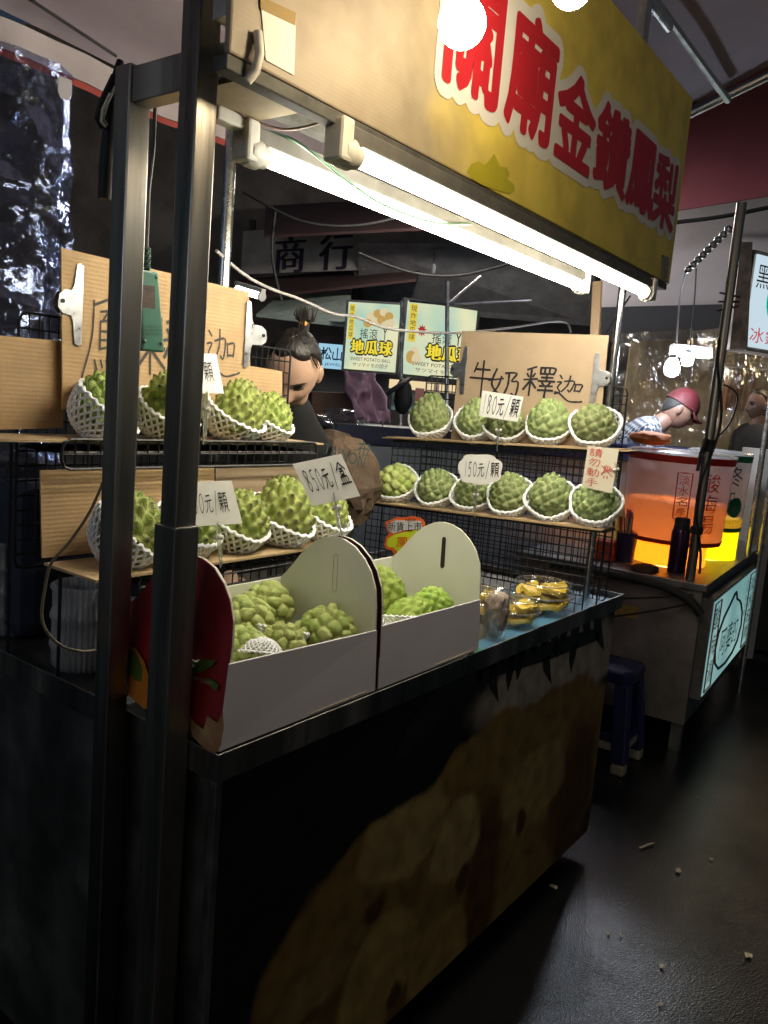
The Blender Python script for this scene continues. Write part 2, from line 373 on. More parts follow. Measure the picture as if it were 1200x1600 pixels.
def cardboard_mat(name, base, axis):
    """kraft board: fibres, fine flute lines along one axis, stains"""
    m = mat(name, base, .85, var=.22, vs=5.5, bump=.15, bs=160)
    nt = m.node_tree; L = nt.links; b = nt.nodes['Principled BSDF']
    tc = [n for n in nt.nodes if n.type == 'TEX_COORD'][0]
    wv = _n(nt, 'ShaderNodeTexWave'); wv.bands_direction = axis; wv.inputs['Scale'].default_value = 36; wv.inputs['Distortion'].default_value = .7
    wv.inputs['Detail'].default_value = 2
    L.new(tc.outputs['Object'], wv.inputs['Vector'])
    bp = _n(nt, 'ShaderNodeBump'); bp.inputs['Strength'].default_value = .22; bp.inputs['Distance'].default_value = .002
    old = [l for l in L if l.to_socket == b.inputs['Normal']]
    if old: L.new(old[0].from_socket, bp.inputs['Normal'])
    L.new(wv.outputs['Fac'], bp.inputs['Height']); L.new(bp.outputs[0], b.inputs['Normal'])
    return m
kraft = cardboard_mat('kraft_board_flutes', (.50, .335, .175), 'Z')
kraft_plain = mat('kraft_board_smooth', (.44, .325, .215), .8, var=.1, vs=4, bump=.08, bs=140)
kraft_shelf = mat('kraft_board_shelf', (.50, .36, .20), .85, var=.2, vs=9, bump=.2, bs=120)
kraft_edge = mat('kraft_board_cut_edge', (.36, .25, .13), .9, var=.4, vs=120)

# ================================================================== ground
def asphalt():
    m = bpy.data.materials.new('wet_asphalt'); m.use_nodes = True; nt = m.node_tree; L = nt.links
    b = nt.nodes['Principled BSDF']; tc = _n(nt, 'ShaderNodeTexCoord')
    n1 = _n(nt, 'ShaderNodeTexNoise'); n1.inputs['Scale'].default_value = 1.7; n1.inputs['Detail'].default_value = 6; n1.inputs['Roughness'].default_value = .6
    n2 = _n(nt, 'ShaderNodeTexVoronoi'); n2.inputs['Scale'].default_value = 230
    n3 = _n(nt, 'ShaderNodeTexNoise'); n3.inputs['Scale'].default_value = 190; n3.inputs['Detail'].default_value = 4
    for n in (n1, n2, n3): L.new(tc.outputs['Object'], n.inputs['Vector'])
    mr = _n(nt, 'ShaderNodeMapRange'); mr.inputs[1].default_value = .38; mr.inputs[2].default_value = .62; mr.inputs[3].default_value = .15; mr.inputs[4].default_value = .24
    L.new(n1.outputs['Fac'], mr.inputs[0]); L.new(mr.outputs[0], b.inputs['Roughness'])
    ms = _n(nt, 'ShaderNodeMapRange'); ms.inputs[1].default_value = .38; ms.inputs[2].default_value = .64; ms.inputs[3].default_value = .46; ms.inputs[4].default_value = .16
    L.new(n1.outputs['Fac'], ms.inputs[0]); L.new(ms.outputs[0], b.inputs['Specular IOR Level'])
    cr = _n(nt, 'ShaderNodeValToRGB'); cr.color_ramp.elements[0].color = (.002, .002, .0025, 1); cr.color_ramp.elements[1].color = (.018, .018, .019, 1)
    L.new(n3.outputs['Fac'], cr.inputs[0]); L.new(cr.outputs[0], b.inputs['Base Color'])
    ad = _n(nt, 'ShaderNodeMath', operation='ADD'); L.new(n2.outputs['Distance'], ad.inputs[0]); L.new(n3.outputs['Fac'], ad.inputs[1])
    bp = _n(nt, 'ShaderNodeBump'); bp.inputs['Strength'].default_value = .9; bp.inputs['Distance'].default_value = .0006
    L.new(ad.outputs[0], bp.inputs['Height']); L.new(bp.outputs[0], b.inputs['Normal'])
    return m
structure('asphalt_ground', MB().box(-40, 60, -40, 60, -.1, 0), asphalt())

# ================================================================== the fruit cart
X0, X1, YF, YB, ZC = .855, 2.69, .921, 1.86, .957
cart = thing('fruit_cart', 'steel market cart with dark picture front and twin square posts', 'market cart', (X0, YF, 0))
dark_steel = mat('cart_sheet_steel', (.20, .20, .19), .42, .9, var=.3, vs=5, rvar=.15, bump=.06, bs=30)
part('counter_top', MB().box(X0+.004, X1-.004, YF+.004, YB-.004, ZC-.03, ZC-.022), dark_steel, cart)
# raised rim round the counter
for nm, a in (('front', (X0, X1, YF, YF+.004)), ('back', (X0, X1, YB-.004, YB)), ('left', (X0, X0+.004, YF+.0045, YB-.0045)), ('right', (X1-.004, X1, YF+.0045, YB-.0045))):
    part('counter_rim', MB().box(a[0], a[1], a[2], a[3], ZC-.05, ZC), steel, cart, bevel=.001)
# panels
panel_black = mat('cart_print_black', (.014, .013, .013), .42, var=.3, vs=3)
fp = part('front_panel', MB().box(X0+.02, X1-.03, YF+.012, YF+.024, .085, ZC-.051), panel_black, cart)
part('side_panel', MB().box(X0+.012, X0+.022, YF+.03, YB-.02, .10, ZC-.051), dark_steel, cart)
part('side_panel', MB().box(X1-.028, X1-.018, YF+.03, YB-.02, .10, ZC-.051), dark_steel, cart)
part('back_panel', MB().box(X0+.02, X1-.03, YB-.03, YB-.02, .10, ZC-.051), dark_steel, cart)
part('corner_trim', MB().box(X0+.004, X0+.019, YF+.006, YF+.022, .07, ZC-.051), steel_dark, cart, bevel=.002)
part('bottom_shelf', MB().box(X0+.03, X1-.04, YF+.03, YB-.035, .13, .14), dark_steel, cart)
# the printed pineapple picture on the front panel: soft, out-of-focus blobs on black, leaf blades above
def picture_mat():
    m = bpy.data.materials.new('cart_picture_print'); m.use_nodes = True; nt = m.node_tree; L = nt.links
    b = nt.nodes['Principled BSDF']; b.inputs['Roughness'].default_value = .38; b.inputs['Specular IOR Level'].default_value = .3
    tc = _n(nt, 'ShaderNodeTexCoord'); no = _n(nt, 'ShaderNodeTexNoise'); no.inputs['Scale'].default_value = 4.5; no.inputs['Detail'].default_value = 5
    L.new(tc.outputs['Object'], no.inputs['Vector'])
    sub_ = _n(nt, 'ShaderNodeVectorMath', operation='MULTIPLY_ADD'); sub_.inputs[1].default_value = (.14, 0, .14); L.new(no.outputs['Color'], sub_.inputs[0]); L.new(tc.outputs['Object'], sub_.inputs[2])
    col = None
    blobs = [((1.46, .78), (.66, .16), (.36, .31, .25), .30), ((1.22, .40), (.78, .36), (.24, .15, .04), .07), ((.62, .30), (.52, .36), (.22, .13, .034), .07), ((.30, .10), (.42, .30), (.15, .082, .024), .12),
             ((1.62, .28), (.24, .36), (.10, .05, .012), .5), ((1.02, .26), (.12, .34), (.10, .045, .008), .5), ((.62, .56), (.20, .12), (.36, .25, .09), .22), ((.86, .45), (.13, .12), (.38, .27, .10), .22), ((1.30, .44), (.24, .13), (.33, .23, .08), .22),
             ((.55, .24), (.17, .16), (.34, .23, .07), .22), ((.82, .15), (.15, .15), (.32, .21, .06), .22), ((.22, .16), (.16, .12), (.27, .17, .055), .25), ((.30, .34), (.14, .07), (.24, .15, .05), .25), ((.50, .42), (.05, .04), (.08, .035, .01), .5), ((.90, .33), (.04, .05), (.08, .04, .01), .5), ((1.22, .36), (.04, .05), (.09, .045, .012), .5), ((.62, .14), (.04, .05), (.08, .04, .01), .5)]
    prev = None
    for (cx_, cz_), (rx, rz), c, soft in blobs:
        mp = _n(nt, 'ShaderNodeMapping'); mp.vector_type = 'TEXTURE'; mp.inputs['Location'].default_value = (cx_+.07, 0, cz_+.07); mp.inputs['Scale'].default_value = (rx, 1000, rz)
        L.new(sub_.outputs[0], mp.inputs[0]); ln = _n(nt, 'ShaderNodeVectorMath', operation='LENGTH'); L.new(mp.outputs[0], ln.inputs[0])
        mr = _n(nt, 'ShaderNodeMapRange', interpolation_type='SMOOTHSTEP'); mr.inputs[1].default_value = 1.0; mr.inputs[2].default_value = 1.0-soft; L.new(ln.outputs['Value'], mr.inputs[0])
        mx = _n(nt, 'ShaderNodeMix', data_type='RGBA'); mx.inputs[7].default_value = c+(1,); L.new(mr.outputs[0], mx.inputs[0])
        if prev is None: mx.inputs[6].default_value = (.008, .0075, .0075, 1)
        else: L.new(prev, mx.inputs[6])
        prev = mx.outputs[2]
    n2 = _n(nt, 'ShaderNodeTexNoise'); n2.inputs['Scale'].default_value = 16; n2.inputs['Detail'].default_value = 6; L.new(tc.outputs['Object'], n2.inputs['Vector'])
    r2 = _n(nt, 'ShaderNodeMapRange'); r2.inputs[1].default_value = .3; r2.inputs[2].default_value = .7; r2.inputs[3].default_value = .6; r2.inputs[4].default_value = 1.15; L.new(n2.outputs['Fac'], r2.inputs[0])
    ml = _n(nt, 'ShaderNodeVectorMath', operation='SCALE'); L.new(prev, ml.inputs[0]); L.new(r2.outputs[0], ml.inputs['Scale']); L.new(ml.outputs[0], b.inputs['Base Color'])
    return m
fp.data.materials[0] = picture_mat()
def onfront(poly, lift): return [AY(x, y, YF+.012-lift) for x, y in poly]
def printed(name, polys, m, lift, label=None):
    for poly in polys:
        mb = MB(); P = onfront(poly, lift); mb.add(P, [tuple(range(len(P)))]); part(name, mb, m, fp, label=label)
leaf_black = mat('print_leaf_black', (.010, .010, .009), .4)
bl = []
for i in range(12):
    x = 752+i*16.5; y = 1022-i*6.5; L_ = 62+26*math.sin(i*2.3); bend = 10*math.sin(i*1.3)
    lft = [(x-7+bend*t*t, y+L_*t) for t in (0, .25, .5, .75)]; rgt = [(x+7*(1-t*.75)+bend*t*t, y-5+L_*t) for t in (.75, .5, .25, 0)]
    bl.append(lft+[(x+bend*1.1, y+L_)]+rgt)
bl.append([(640, 1128), (690, 1068), (770, 1032), (900, 990), (936, 980), (936, 1000), (860, 1030), (760, 1062), (700, 1105), (670, 1150), (630, 1185), (612, 1190)])
printed('printed_leaf', bl, leaf_black, .0015)
# posts at the near end: 40 mm square tube, the near one with a thicker sleeve below
PX = .811
def post(name, y0, y1, z0, z1, x0=PX, x1=PX+.041, m=steel): return part(name, MB().box(x0, x1, y0, y1, z0, z1), m, cart, bevel=.0025)
post('post', 1.000, 1.041, 1.32, 3.0)
post('post_sleeve', .994, 1.047, .03, 1.325, PX-.006, PX+.043)
post('post', 1.163, 1.203, .03, 2.045)
part('post_cross_bar', MB().box(PX+.004, PX+.038, 1.0415, 1.1625, 1.985, 2.04), steel, cart, bevel=.002)
part('post_bracket', MB().box(PX+.0435, X0-.001, 1.0, 1.035, ZC-.045, ZC-.012), steel_dark, cart)
part('post_bracket', MB().box(PX+.0415, X0-.001, 1.165, 1.2, ZC-.045, ZC-.012), steel_dark, cart)
# far poles holding the roof board
part('post', MB().tube([(2.60, 1.02, ZC-.03), (2.60, 1.02, 2.1)], .013, 12), chrome, cart, smooth=40)
pA = AY(357, 300, 1.83); part('post', MB().tube([(pA.x, 1.83, ZC-.03), (pA.x, 1.83, 2.45)], .017, 14), chrome, cart, smooth=40)
# wheels
for wx, wy in ((2.28, 1.03), (2.28, 1.72), (1.15, 1.03), (1.15, 1.72)):
    M = Matrix.Translation((wx, wy, .075)) @ Matrix.Rotation(R(90), 4, 'X')
    wl = part('caster_wheel', MB().lathe([(.02, -.022), (.066, -.022), (.074, -.014), (.074, .014), (.066, .022), (.02, .022)], 24, M), rubber, cart, smooth=40)
    for sg_ in (-1, 1): part('caster_fork', MB().box(wx-.016, wx+.016, wy+sg_*.029-.003, wy+sg_*.029+.003, .06, .13), steel_dark, wl)

# ================================================================== roof banner over the cart
def canvas_mat():
    m = bpy.data.materials.new('banner_canvas'); m.use_nodes = True; nt = m.node_tree; L = nt.links
    b = nt.nodes['Principled BSDF']; b.inputs['Roughness'].default_value = .5
    tc = _n(nt, 'ShaderNodeTexCoord'); sp = _n(nt, 'ShaderNodeSeparateXYZ'); L.new(tc.outputs['Object'], sp.inputs[0])
    # printed picture: bare cream cloth on the left passing into saturated yellow
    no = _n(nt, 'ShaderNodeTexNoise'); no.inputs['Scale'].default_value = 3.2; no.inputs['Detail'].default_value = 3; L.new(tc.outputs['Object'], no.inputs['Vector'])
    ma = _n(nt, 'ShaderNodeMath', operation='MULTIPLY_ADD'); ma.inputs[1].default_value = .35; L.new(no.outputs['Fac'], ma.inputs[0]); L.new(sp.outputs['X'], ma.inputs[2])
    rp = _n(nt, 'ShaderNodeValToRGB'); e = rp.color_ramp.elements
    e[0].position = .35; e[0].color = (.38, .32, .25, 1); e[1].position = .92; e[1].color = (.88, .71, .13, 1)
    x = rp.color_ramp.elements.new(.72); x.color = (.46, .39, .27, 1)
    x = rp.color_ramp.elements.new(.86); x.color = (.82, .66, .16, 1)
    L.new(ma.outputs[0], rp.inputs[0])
    n2 = _n(nt, 'ShaderNodeTexNoise'); n2.inputs['Scale'].default_value = 9; n2.inputs['Detail'].default_value = 6; L.new(tc.outputs['Object'], n2.inputs['Vector'])
    r2 = _n(nt, 'ShaderNodeValToRGB'); r2.color_ramp.elements[0].position = .3; r2.color_ramp.elements[0].color = (.74, .72, .7, 1); r2.color_ramp.elements[1].position = .6; r2.color_ramp.elements[1].color = (1, 1, 1, 1)
    L.new(n2.outputs['Fac'], r2.inputs[0])
    mx = _n(nt, 'ShaderNodeMix', data_type='RGBA', blend_type='MULTIPLY'); mx.inputs[0].default_value = 1
    L.new(rp.outputs[0], mx.inputs[6]); L.new(r2.outputs[0], mx.inputs[7]); L.new(mx.outputs[2], b.inputs['Base Color'])
    wv = _n(nt, 'ShaderNodeTexWave'); wv.bands_direction = 'Z'; wv.inputs['Scale'].default_value = 45; wv.inputs['Distortion'].default_value = .4; L.new(tc.outputs['Object'], wv.inputs['Vector'])
    bp = _n(nt, 'ShaderNodeBump'); bp.inputs['Strength'].default_value = .05; bp.inputs['Distance'].default_value = .002; L.new(wv.outputs['Fac'], bp.inputs['Height'])
    bp2 = _n(nt, 'ShaderNodeBump'); bp2.inputs['Strength'].default_value = .5; bp2.inputs['Distance'].default_value = .03
    n3 = _n(nt, 'ShaderNodeTexNoise'); n3.inputs['Scale'].default_value = 2.4; L.new(tc.outputs['Object'], n3.inputs['Vector'])
    L.new(n3.outputs['Fac'], bp2.inputs['Height']); L.new(bp.outputs[0], bp2.inputs['Normal']); L.new(bp2.outputs[0], b.inputs['Normal'])
    return m
grimy = mat('grimy_rail', (.10, .10, .095), .7, .2, var=.5, vs=14)
BX0, BX1, BZ0, BZ1 = .80, 2.755, 2.012, 2.60
ban = thing('shop_banner', 'yellow roof banner with big red white-edged characters above the cart', 'banner', (BX0, YF, BZ0))
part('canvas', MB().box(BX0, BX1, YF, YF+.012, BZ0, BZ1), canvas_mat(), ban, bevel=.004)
part('canvas_end', MB().box(BX1-.010, BX1-.002, YF+.0125, YF+.14, BZ0+.004, BZ1-.004), mat('banner_side', (.45, .33, .05), .6, var=.2), ban)
part('bottom_rail', MB().box(BX0-.002, BX1-.02, YF+.001, YF+.03, BZ0-.022, BZ0-.001), grimy, ban, bevel=.002)
part('bottom_rail', MB().box(1.0, BX1-.02, YF+.225, YF+.255, BZ0+.05, BZ0+.08), grimy, ban, bevel=.002)
part('roof_board', MB().box(.86, BX1-.03, YF+.031, YF+.26, BZ0+.33, BZ0+.338), mat('roof_board_dark', (.07, .065, .055), .8, var=.25, vs=4), ban)
part('soffit_board', MB().box(.885, 1.03, YF+.031, YF+.199, BZ0+.004, BZ0+.012), mat('roof_board_tan', (.40, .32, .2), .8, var=.25, vs=4), ban)
part('end_frame', MB().box(.858, .882, YF+.0125, YF+.2, BZ0+.014, BZ0+.05), alu, ban)
part('end_frame', MB().box(BX0+.002, BX0+.03, YF+.0125, YF+.04, BZ0+.051, BZ1-.01), alu, ban)
for bx in (2.42, 2.70):
    pt = AY(800 if bx < 2.5 else 1000, 40, YF+.1)
bkx = AY(1000, 45, YF+.05).x
part('hanger', MB().box(bkx-.02, bkx+.02, YF+.03, YF+.055, BZ1+.001, BZ1+.16).tube([(bkx-.15, YF+.04, BZ1+.15), (bkx+.2, YF+.04, BZ1+.15)], .014, 10), alu, ban)
# six characters, white edge under red
chars = [('關', (700, 772), (20, 172)), ('廟', (798, 862), (-18, 228)), ('金', (862, 928), (112, 282)), ('鑽', (926, 985), (165, 318)), ('鳳', (978, 1030), (198, 348)), ('梨', (1016, 1060), (235, 380))]
red_print = mat('banner_red', (.50, .018, .03), .45, var=.08, vs=9)
cx = [1.425, 1.672, 1.912, 2.155, 2.39, 2.60]; cw = [.20, .215, .215, .225, .215, .20]
mw, mr_ = MB(), MB()
for i, (ch, _, _) in enumerate(chars):
    zb, zt = 2.165, (2.40 if i < 2 else 2.365)
    q = [(cx[i]-cw[i]/2, YF, zb), (cx[i]+cw[i]/2, YF, zb), (cx[i]+cw[i]/2, YF, zt), (cx[i]-cw[i]/2, YF, zt)]
    fat(mw, ch, q, .15, .0012, 32, .00002); fat(mr_, ch, q, .036, .0034, 12)
part('lettering_edge', mw, white_print, ban); part('lettering', mr_, red_print, ban)
# printed pineapple chunk and green leaf, paper sticker, white hook
def onban(poly, lift): return [AY(x, y, YF-lift) for x, y in poly]
mb = MB(); P = onban([(730, 268), (736, 256), (748, 252), (757, 258), (766, 249), (772, 240), (777, 250), (781, 260), (792, 262), (797, 272), (793, 280), (803, 288), (804, 298), (796, 303), (780, 298), (765, 293), (750, 287), (738, 279)], .0014); mb.add(P, [tuple(range(len(P)))])
part('printed_pineapple_piece', mb, mat('banner_lime', (.50, .45, .03), .5, var=.2), ban)
mb = MB(); P = onban([(702, 185), (724, 190), (730, 210), (720, 240), (700, 260), (665, 245), (600, 190), (640, 172)], .0009)
part('sticker', MB().slab(onban([(415, 94), (459, 118), (462, 22), (406, -4)], .001), (0, -1, 0), .001), white_print, ban)
part('sticker_strip', MB().slab(onban([(407, 14), (461, 40), (462, 20), (406, -6)], .0022), (0, -1, 0), .001), mat('sticker_gold', (.30, .20, .06), .6), ban)
part('sticker', MB().slab(onban([(1032, 438), (1042, 441), (1045, 402), (1034, 398)], .001), (0, -1, 0), .001), mat('sticker_dull', (.35, .3, .25), .7, var=.5, vs=90), ban)
hk = AY(403, 50, YF-.006); part('hook', MB().tube([hk, hk+Vector((0, -.006, -.03)), hk+Vector((-.004, -.004, -.055)), hk+Vector((-.012, .004, -.07))], .007, 8), white_plastic, ban, smooth=60)

# ================================================================== lamps
tube_white = emis('fluorescent_glow', (1.0, .93, .76), 42.0)
def tube_lamp(label, xa, xb, y, z, cap_d):
    t = thing('fluorescent_lamp', label, 'lamp', (xa, y, z))
    part('housing', MB().box(xa-.02, xb+.02, y-.013, y+.013, z+.016, z+.045), mat('lamp_housing', (.13, .125, .115), .6, var=.3, vs=12), t, bevel=.003)
    part('glow_tube', MB().tube([(xa+.035, y, z), (xb-.035, y, z)], .0135, 14), tube_white, t, smooth=40)
    for xx, s in ((xa, 1), (xb, -1)):
        M = Matrix.Translation((xx, y, z)) @ Matrix.Rotation(R(90)*s, 4, 'Y')
        part('lamp_holder', MB().lathe([(.012, -.012), (.024, -.008), (.026, .0), (.026, .02), (.0195, .022), (.0195, .04), (.014, .041)], 20, M), white_plastic, t, smooth=40)
        part('holder_block', MB().box(min(xx-.022*s, xx+.008*s), max(xx-.022*s, xx+.008*s), y-.022, y+.022, z-.02, z+.05), white_plastic, t, bevel=.006)
tube_lamp('long fluorescent tube under the front edge of the yellow banner', 1.055, 2.575, .925, 1.953, 0)
tube_lamp('long fluorescent tube hung behind the other, nearer the vendor', 1.025, 2.49, 1.115, 1.965, 0)
bulb_glow = emis('warm_bulb_glow', (1.0, .80, .50), 58.0)
def bulb(label, c, r):
    t = thing('light_bulb', label, 'light bulb', c)
    M = Matrix.Translation(c)
    prof = [(r*math.sin(a), -r*math.cos(a)) for a in np.linspace(.05, 2.35, 14)]+[(r*.5, r*.95), (r*.36, r*1.25)]
    part('glass_globe', MB().lathe(prof, 20, M), bulb_glow, t, smooth=80)
    part('socket', MB().lathe([(r*.38, r*1.26), (r*.42, r*1.5), (r*.42, r*2.2), (r*.2, r*2.5)], 16, M), white_plastic, t, smooth=40)
    part('cord', MB().tube([Vector(c)+Vector((0, 0, r*2.4)), Vector(c)+Vector((0, .02, r*4)), Vector((c[0]+.03, YF-.005, BZ1+.02))], .004, 6), rubber, t)
bulb('glowing warm bulb before the left end of the red lettering', AY(722, 36, .68), .034)
bulb('glowing warm bulb cut by the top edge above the red lettering', AY(893, -22, .68), .036)
# ================================================================== helpers for standing things on shelves
def proj(P):
    v = Vector(P)-CC; z = v.dot(FW); return (CXP+FPX*v.dot(CR)/z, CYP-FPX*v.dot(CU)/z, z)
def along(P, Q, x):
    """point of the line PQ (extended) that shows in image column x"""
    P, Q = Vector(P), Vector(Q); a, b = -.5, 1.5; s = 1 if proj(Q)[0] > proj(P)[0] else -1
    for _ in range(40):
        m = (a+b)/2
        if (proj(P.lerp(Q, m))[0]-x)*s > 0: b = m
        else: a = m
    return P.lerp(Q, a)
def onplane(x, y, P, n):
    d = _ray(x, y); P, n = Vector(P), Vector(n); return CC+d*((P-CC).dot(n)/d.dot(n))
def frame(o, u, v):
    """matrix with origin o, x axis u, y axis ~v, z axis = u x v"""
    u = Vector(u).normalized(); v = Vector(v); w = u.cross(v).normalized(); v = w.cross(u)
    return Matrix(((u.x, v.x, w.x, o[0]), (u.y, v.y, w.y, o[1]), (u.z, v.z, w.z, o[2]), (0, 0, 0, 1)))

# ================================================================== wire racks
def wiregrid(mb, P, U, V, nu, nv, r=.002, edge=.003):
    """flat grid panel: origin P, sides U and V, cut in nu x nv cells"""
    P, U, V = Vector(P), Vector(U), Vector(V)
    for i in range(1, nu): mb.tube([P+U*(i/nu), P+U*(i/nu)+V], r, 4)
    for j in range(1, nv): mb.tube([P+V*(j/nv), P+V*(j/nv)+U], r, 4)
    c = .018; u, v = U.normalized()*c, V.normalized()*c
    pts = [P+u, P+U-u, P+U-u*.3+v*.3, P+U+v, P+U+V-v, P+U+V-u*.3-v*.3, P+U+V-u, P+V+u, P+V+u*.3-v*.3, P+V-v, P+v, P+u*.3+v*.3]
    mb.tube(pts, edge, 6, closed=True)
    return mb
# ---- right rack: a two-step stair of grid panels facing the near end of the cart
RB, RA = AX(945, 830, 2.36), AX(570, 785, 2.31)       # lower shelf front edge, front end -> back end
SB, SA = AX(975, 706, 2.475), AX(612, 686, 2.43)      # upper shelf front edge
Ru = (RA-RB).normalized(); Rw = Vector((Ru.y, -Ru.x, 0)).normalized(); RL = (RA-RB).length; SL = (SA-SB).length
rk = thing('wire_rack', 'black wire display rack with two cardboard steps at the far end', 'display rack', (RB.x+.1, (RA.y+RB.y)/2, ZC-.022))
zc = ZC-.020
mb = MB(); P0 = Vector((RB.x+.004, max(RB.y+.01, YF+.014), zc)); P1 = Vector((RA.x+.004, RA.y-.01, zc))
def wg4(mb, a, b, ha, hb, nu, nv):
    """grid panel standing on a->b with heights ha, hb"""
    a, b = Vector(a), Vector(b)
    for i in range(nu+1):
        t = i/nu; p = a.lerp(b, t); mb.tube([p, p+Vector((0, 0, ha*(1-t)+hb*t))], .0026 if i in (0, nu) else .0016, 4)
    for j in range(nv+1):
        s = j/nv; mb.tube([a+Vector((0, 0, ha*s)), b+Vector((0, 0, hb*s))], .0026 if j in (0, nv) else .0016, 4)
wg4(mb, P0, P1, RB.z-zc-.006, RA.z-zc-.006, 34, 9); part('step_panel', mb, wire_black, rk)
mb = MB(); wg4(mb, Vector((SB.x+.004, SB.y+.005, RB.z-.004)), Vector((SA.x+.004, SA.y-.005, RA.z-.004)), SB.z-RB.z-.004, SA.z-RA.z-.004, 34, 9); part('step_panel', mb, wire_black, rk)
BKx = .125
bk0 = SB+Rw*BKx; bk1 = along(SB+Rw*BKx, SA+Rw*BKx, 676); top = AX(987, 606, bk0.x).z
mb = MB(); wiregrid(mb, Vector((bk0.x, max(AX(987, 606, bk0.x).y, YF+.014), zc)), Vector((bk1.x-bk0.x, bk1.y-bk0.y, 0)), Vector((0, .012, top-zc)), 34, 26); part('back_panel', mb, wire_black, rk)
for e0, e1, w0 in ((RB, RA, .12), (SB, SA, .125)):
    mb = MB(); dz = Vector((0, 0, -.004)); wiregrid(mb, e0+dz, e1-e0, Rw*w0, 34, 4); part('shelf_wire', mb, wire_black, rk)
mb = MB()
for e in (RB+Rw*.12, RA+Rw*.12): mb2 = MB().tube([(e.x, max(e.y, YF+.014), zc), (e.x, max(e.y, YF+.014), e.z-.007)], .003, 6); part('leg', mb2, wire_black, rk)
# cardboard on the steps: two thin sheets each, slightly askew
def shelf_card(e0, e1, w, d0, ov0, ov1, label, k=0):
    u = (e1-e0).normalized(); t = thing('cardboard_sheet', label, 'cardboard', e0)
    Q = [e0-u*ov0-Rw*d0, e1+u*ov1-Rw*d0, e1+u*ov1+Rw*w, e0-u*ov0+Rw*w]
    n = u.cross(Rw)*-1; n = n if n.z > 0 else -n
    part('board', MB().slab([q+n*.0015 for q in Q], n, .0035), kraft_shelf, t)
    s = random.uniform(-.006, .006)
    Q2 = [Q[0]+u*.03+Rw*.004, Q[1]-u*.02-Rw*.005, Q[2]-u*.02, Q[3]+u*.03]
    part('board', MB().slab([q+n*.0052 for q in Q2], n, .0035), kraft_shelf, t)
    return n
shelf_card(RB, RA, .115, .012, -.005, .05, 'cardboard sheet lining the lower step of the far rack')
shelf_card(SB, SA, .120, .012, .02, .035, 'cardboard sheet lining the upper step of the far rack')

# ---- left rack: long shelves along the back of the cart
LUy, LUz, LUx0, LUx1 = 1.41, 1.418, AY(97, 690, 1.41).x, AY(496, 690, 1.41).x
LLy, LLz = 1.268, 1.176; LLx0, LLx1 = .845, AY(562, 812, 1.268).x
lr = thing('wire_rack', 'black wire rack with two long shelves behind the gift boxes', 'display rack', (LUx0+.3, LUy+.05, ZC-.022))
mb = MB(); wiregrid(mb, (LUx0, LUy, LUz-.050), (LUx1-LUx0, 0, 0), (0, 0, .058), 26, 2, .0024, .0034); part('shelf_lip', mb, wire_black, lr)
mb = MB(); wiregrid(mb, (LUx0, LUy+.006, LUz-.018), (LUx1-LUx0, 0, 0), (0, .16, 0), 30, 5); part('shelf_wire', mb, wire_black, lr)
mb = MB(); wiregrid(mb, (LLx0+.1, LLy, LLz-.05), (LLx1-LLx0-.1, 0, 0), (0, 0, .052), 25, 2, .0024, .0034); part('shelf_lip', mb, wire_black, lr)
mb = MB(); wiregrid(mb, (LLx0+.1, LLy+.006, LLz-.016), (LLx1-LLx0-.1, 0, 0), (0, .15, 0), 27, 5); part('shelf_wire', mb, wire_black, lr)
mb = MB(); bx0 = AY(30, 490, 1.585).x; wiregrid(mb, (bx0, 1.585, zc+.2), (LUx1-bx0+.06, 0, 0), (0, 0, AY(30, 487, 1.585).z-zc-.2), 36, 17); part('back_panel', mb, wire_black, lr)
lg = [AZ(12, 1020, zc), AZ(90, 1066, zc)]
for (x, y, z1) in ((lg[0].x, lg[0].y, LUz-.02), (lg[1].x, lg[1].y, LLz-.02), (LLx1-.04, LLy+.02, LLz-.02), (LUx1-.01, LUy+.13, LUz-.02), (LUx1-.01, LUy+.02, LUz-.045)):
    part('leg', MB().tube([(x, y, zc), (x, y, z1)], .0035, 6), wire_black, lr)
# cardboard on and behind the left shelves
def cardslab(name, label, Q, n, t=.004, m=kraft, crease=True, edge=True):
    o = solo(name, MB().slab(Q, n, t), m, label, 'cardboard'); return o
cardslab('cardboard_sheet', 'cardboard sheet lining the upper shelf over the container stacks', [AY(-30, 690, LUy+.004), (LUx1+.03, LUy+.004, LUz+.0015), (LUx1+.03, LUy+.16, LUz+.0015), Vector((AY(-30, 690, LUy).x, LUy+.16, LUz+.0015))], (0, 0, 1), .004, kraft_shelf)
o = bpy.data.objects[-1] if False else None
cardslab('cardboard_sheet', 'cardboard sheet lining the lower shelf behind the gift boxes', [(AZ(155, 915, LLz).x, LLy-.012, LLz+.0025), (LLx1-.02, LLy-.005, LLz+.0025), (LLx1-.02, LLy+.15, LLz+.0025), (AZ(155, 915, LLz).x, LLy+.16, LLz+.0025)], (0, 0, 1), .005, kraft_shelf)
yb = LLy+.165
cardslab('cardboard_sheet', 'creased cardboard back standing behind the lower left fruits', [AY(66, 872, yb), AY(335, 845, yb), AY(335, 727, yb), AY(63, 735, yb)], (0, 1, 0), .004, kraft)
cardslab('cardboard_sheet', 'second cardboard back behind the round fruits by the 850 card', [AY(337, 845, yb+.008), AY(492, 820, yb+.008), AY(490, 728, yb+.008), AY(337, 732, yb+.008)], (0, 1, 0), .004, kraft_plain)
cardslab('cardboard_sheet', 'plain cardboard flap at the left edge below the foil curtain', [AY(-25, 672, 1.555), AY(99, 669, 1.555), AY(98, 533, 1.555), AY(-25, 522, 1.555)], (0, 1, 0), .005, kraft)
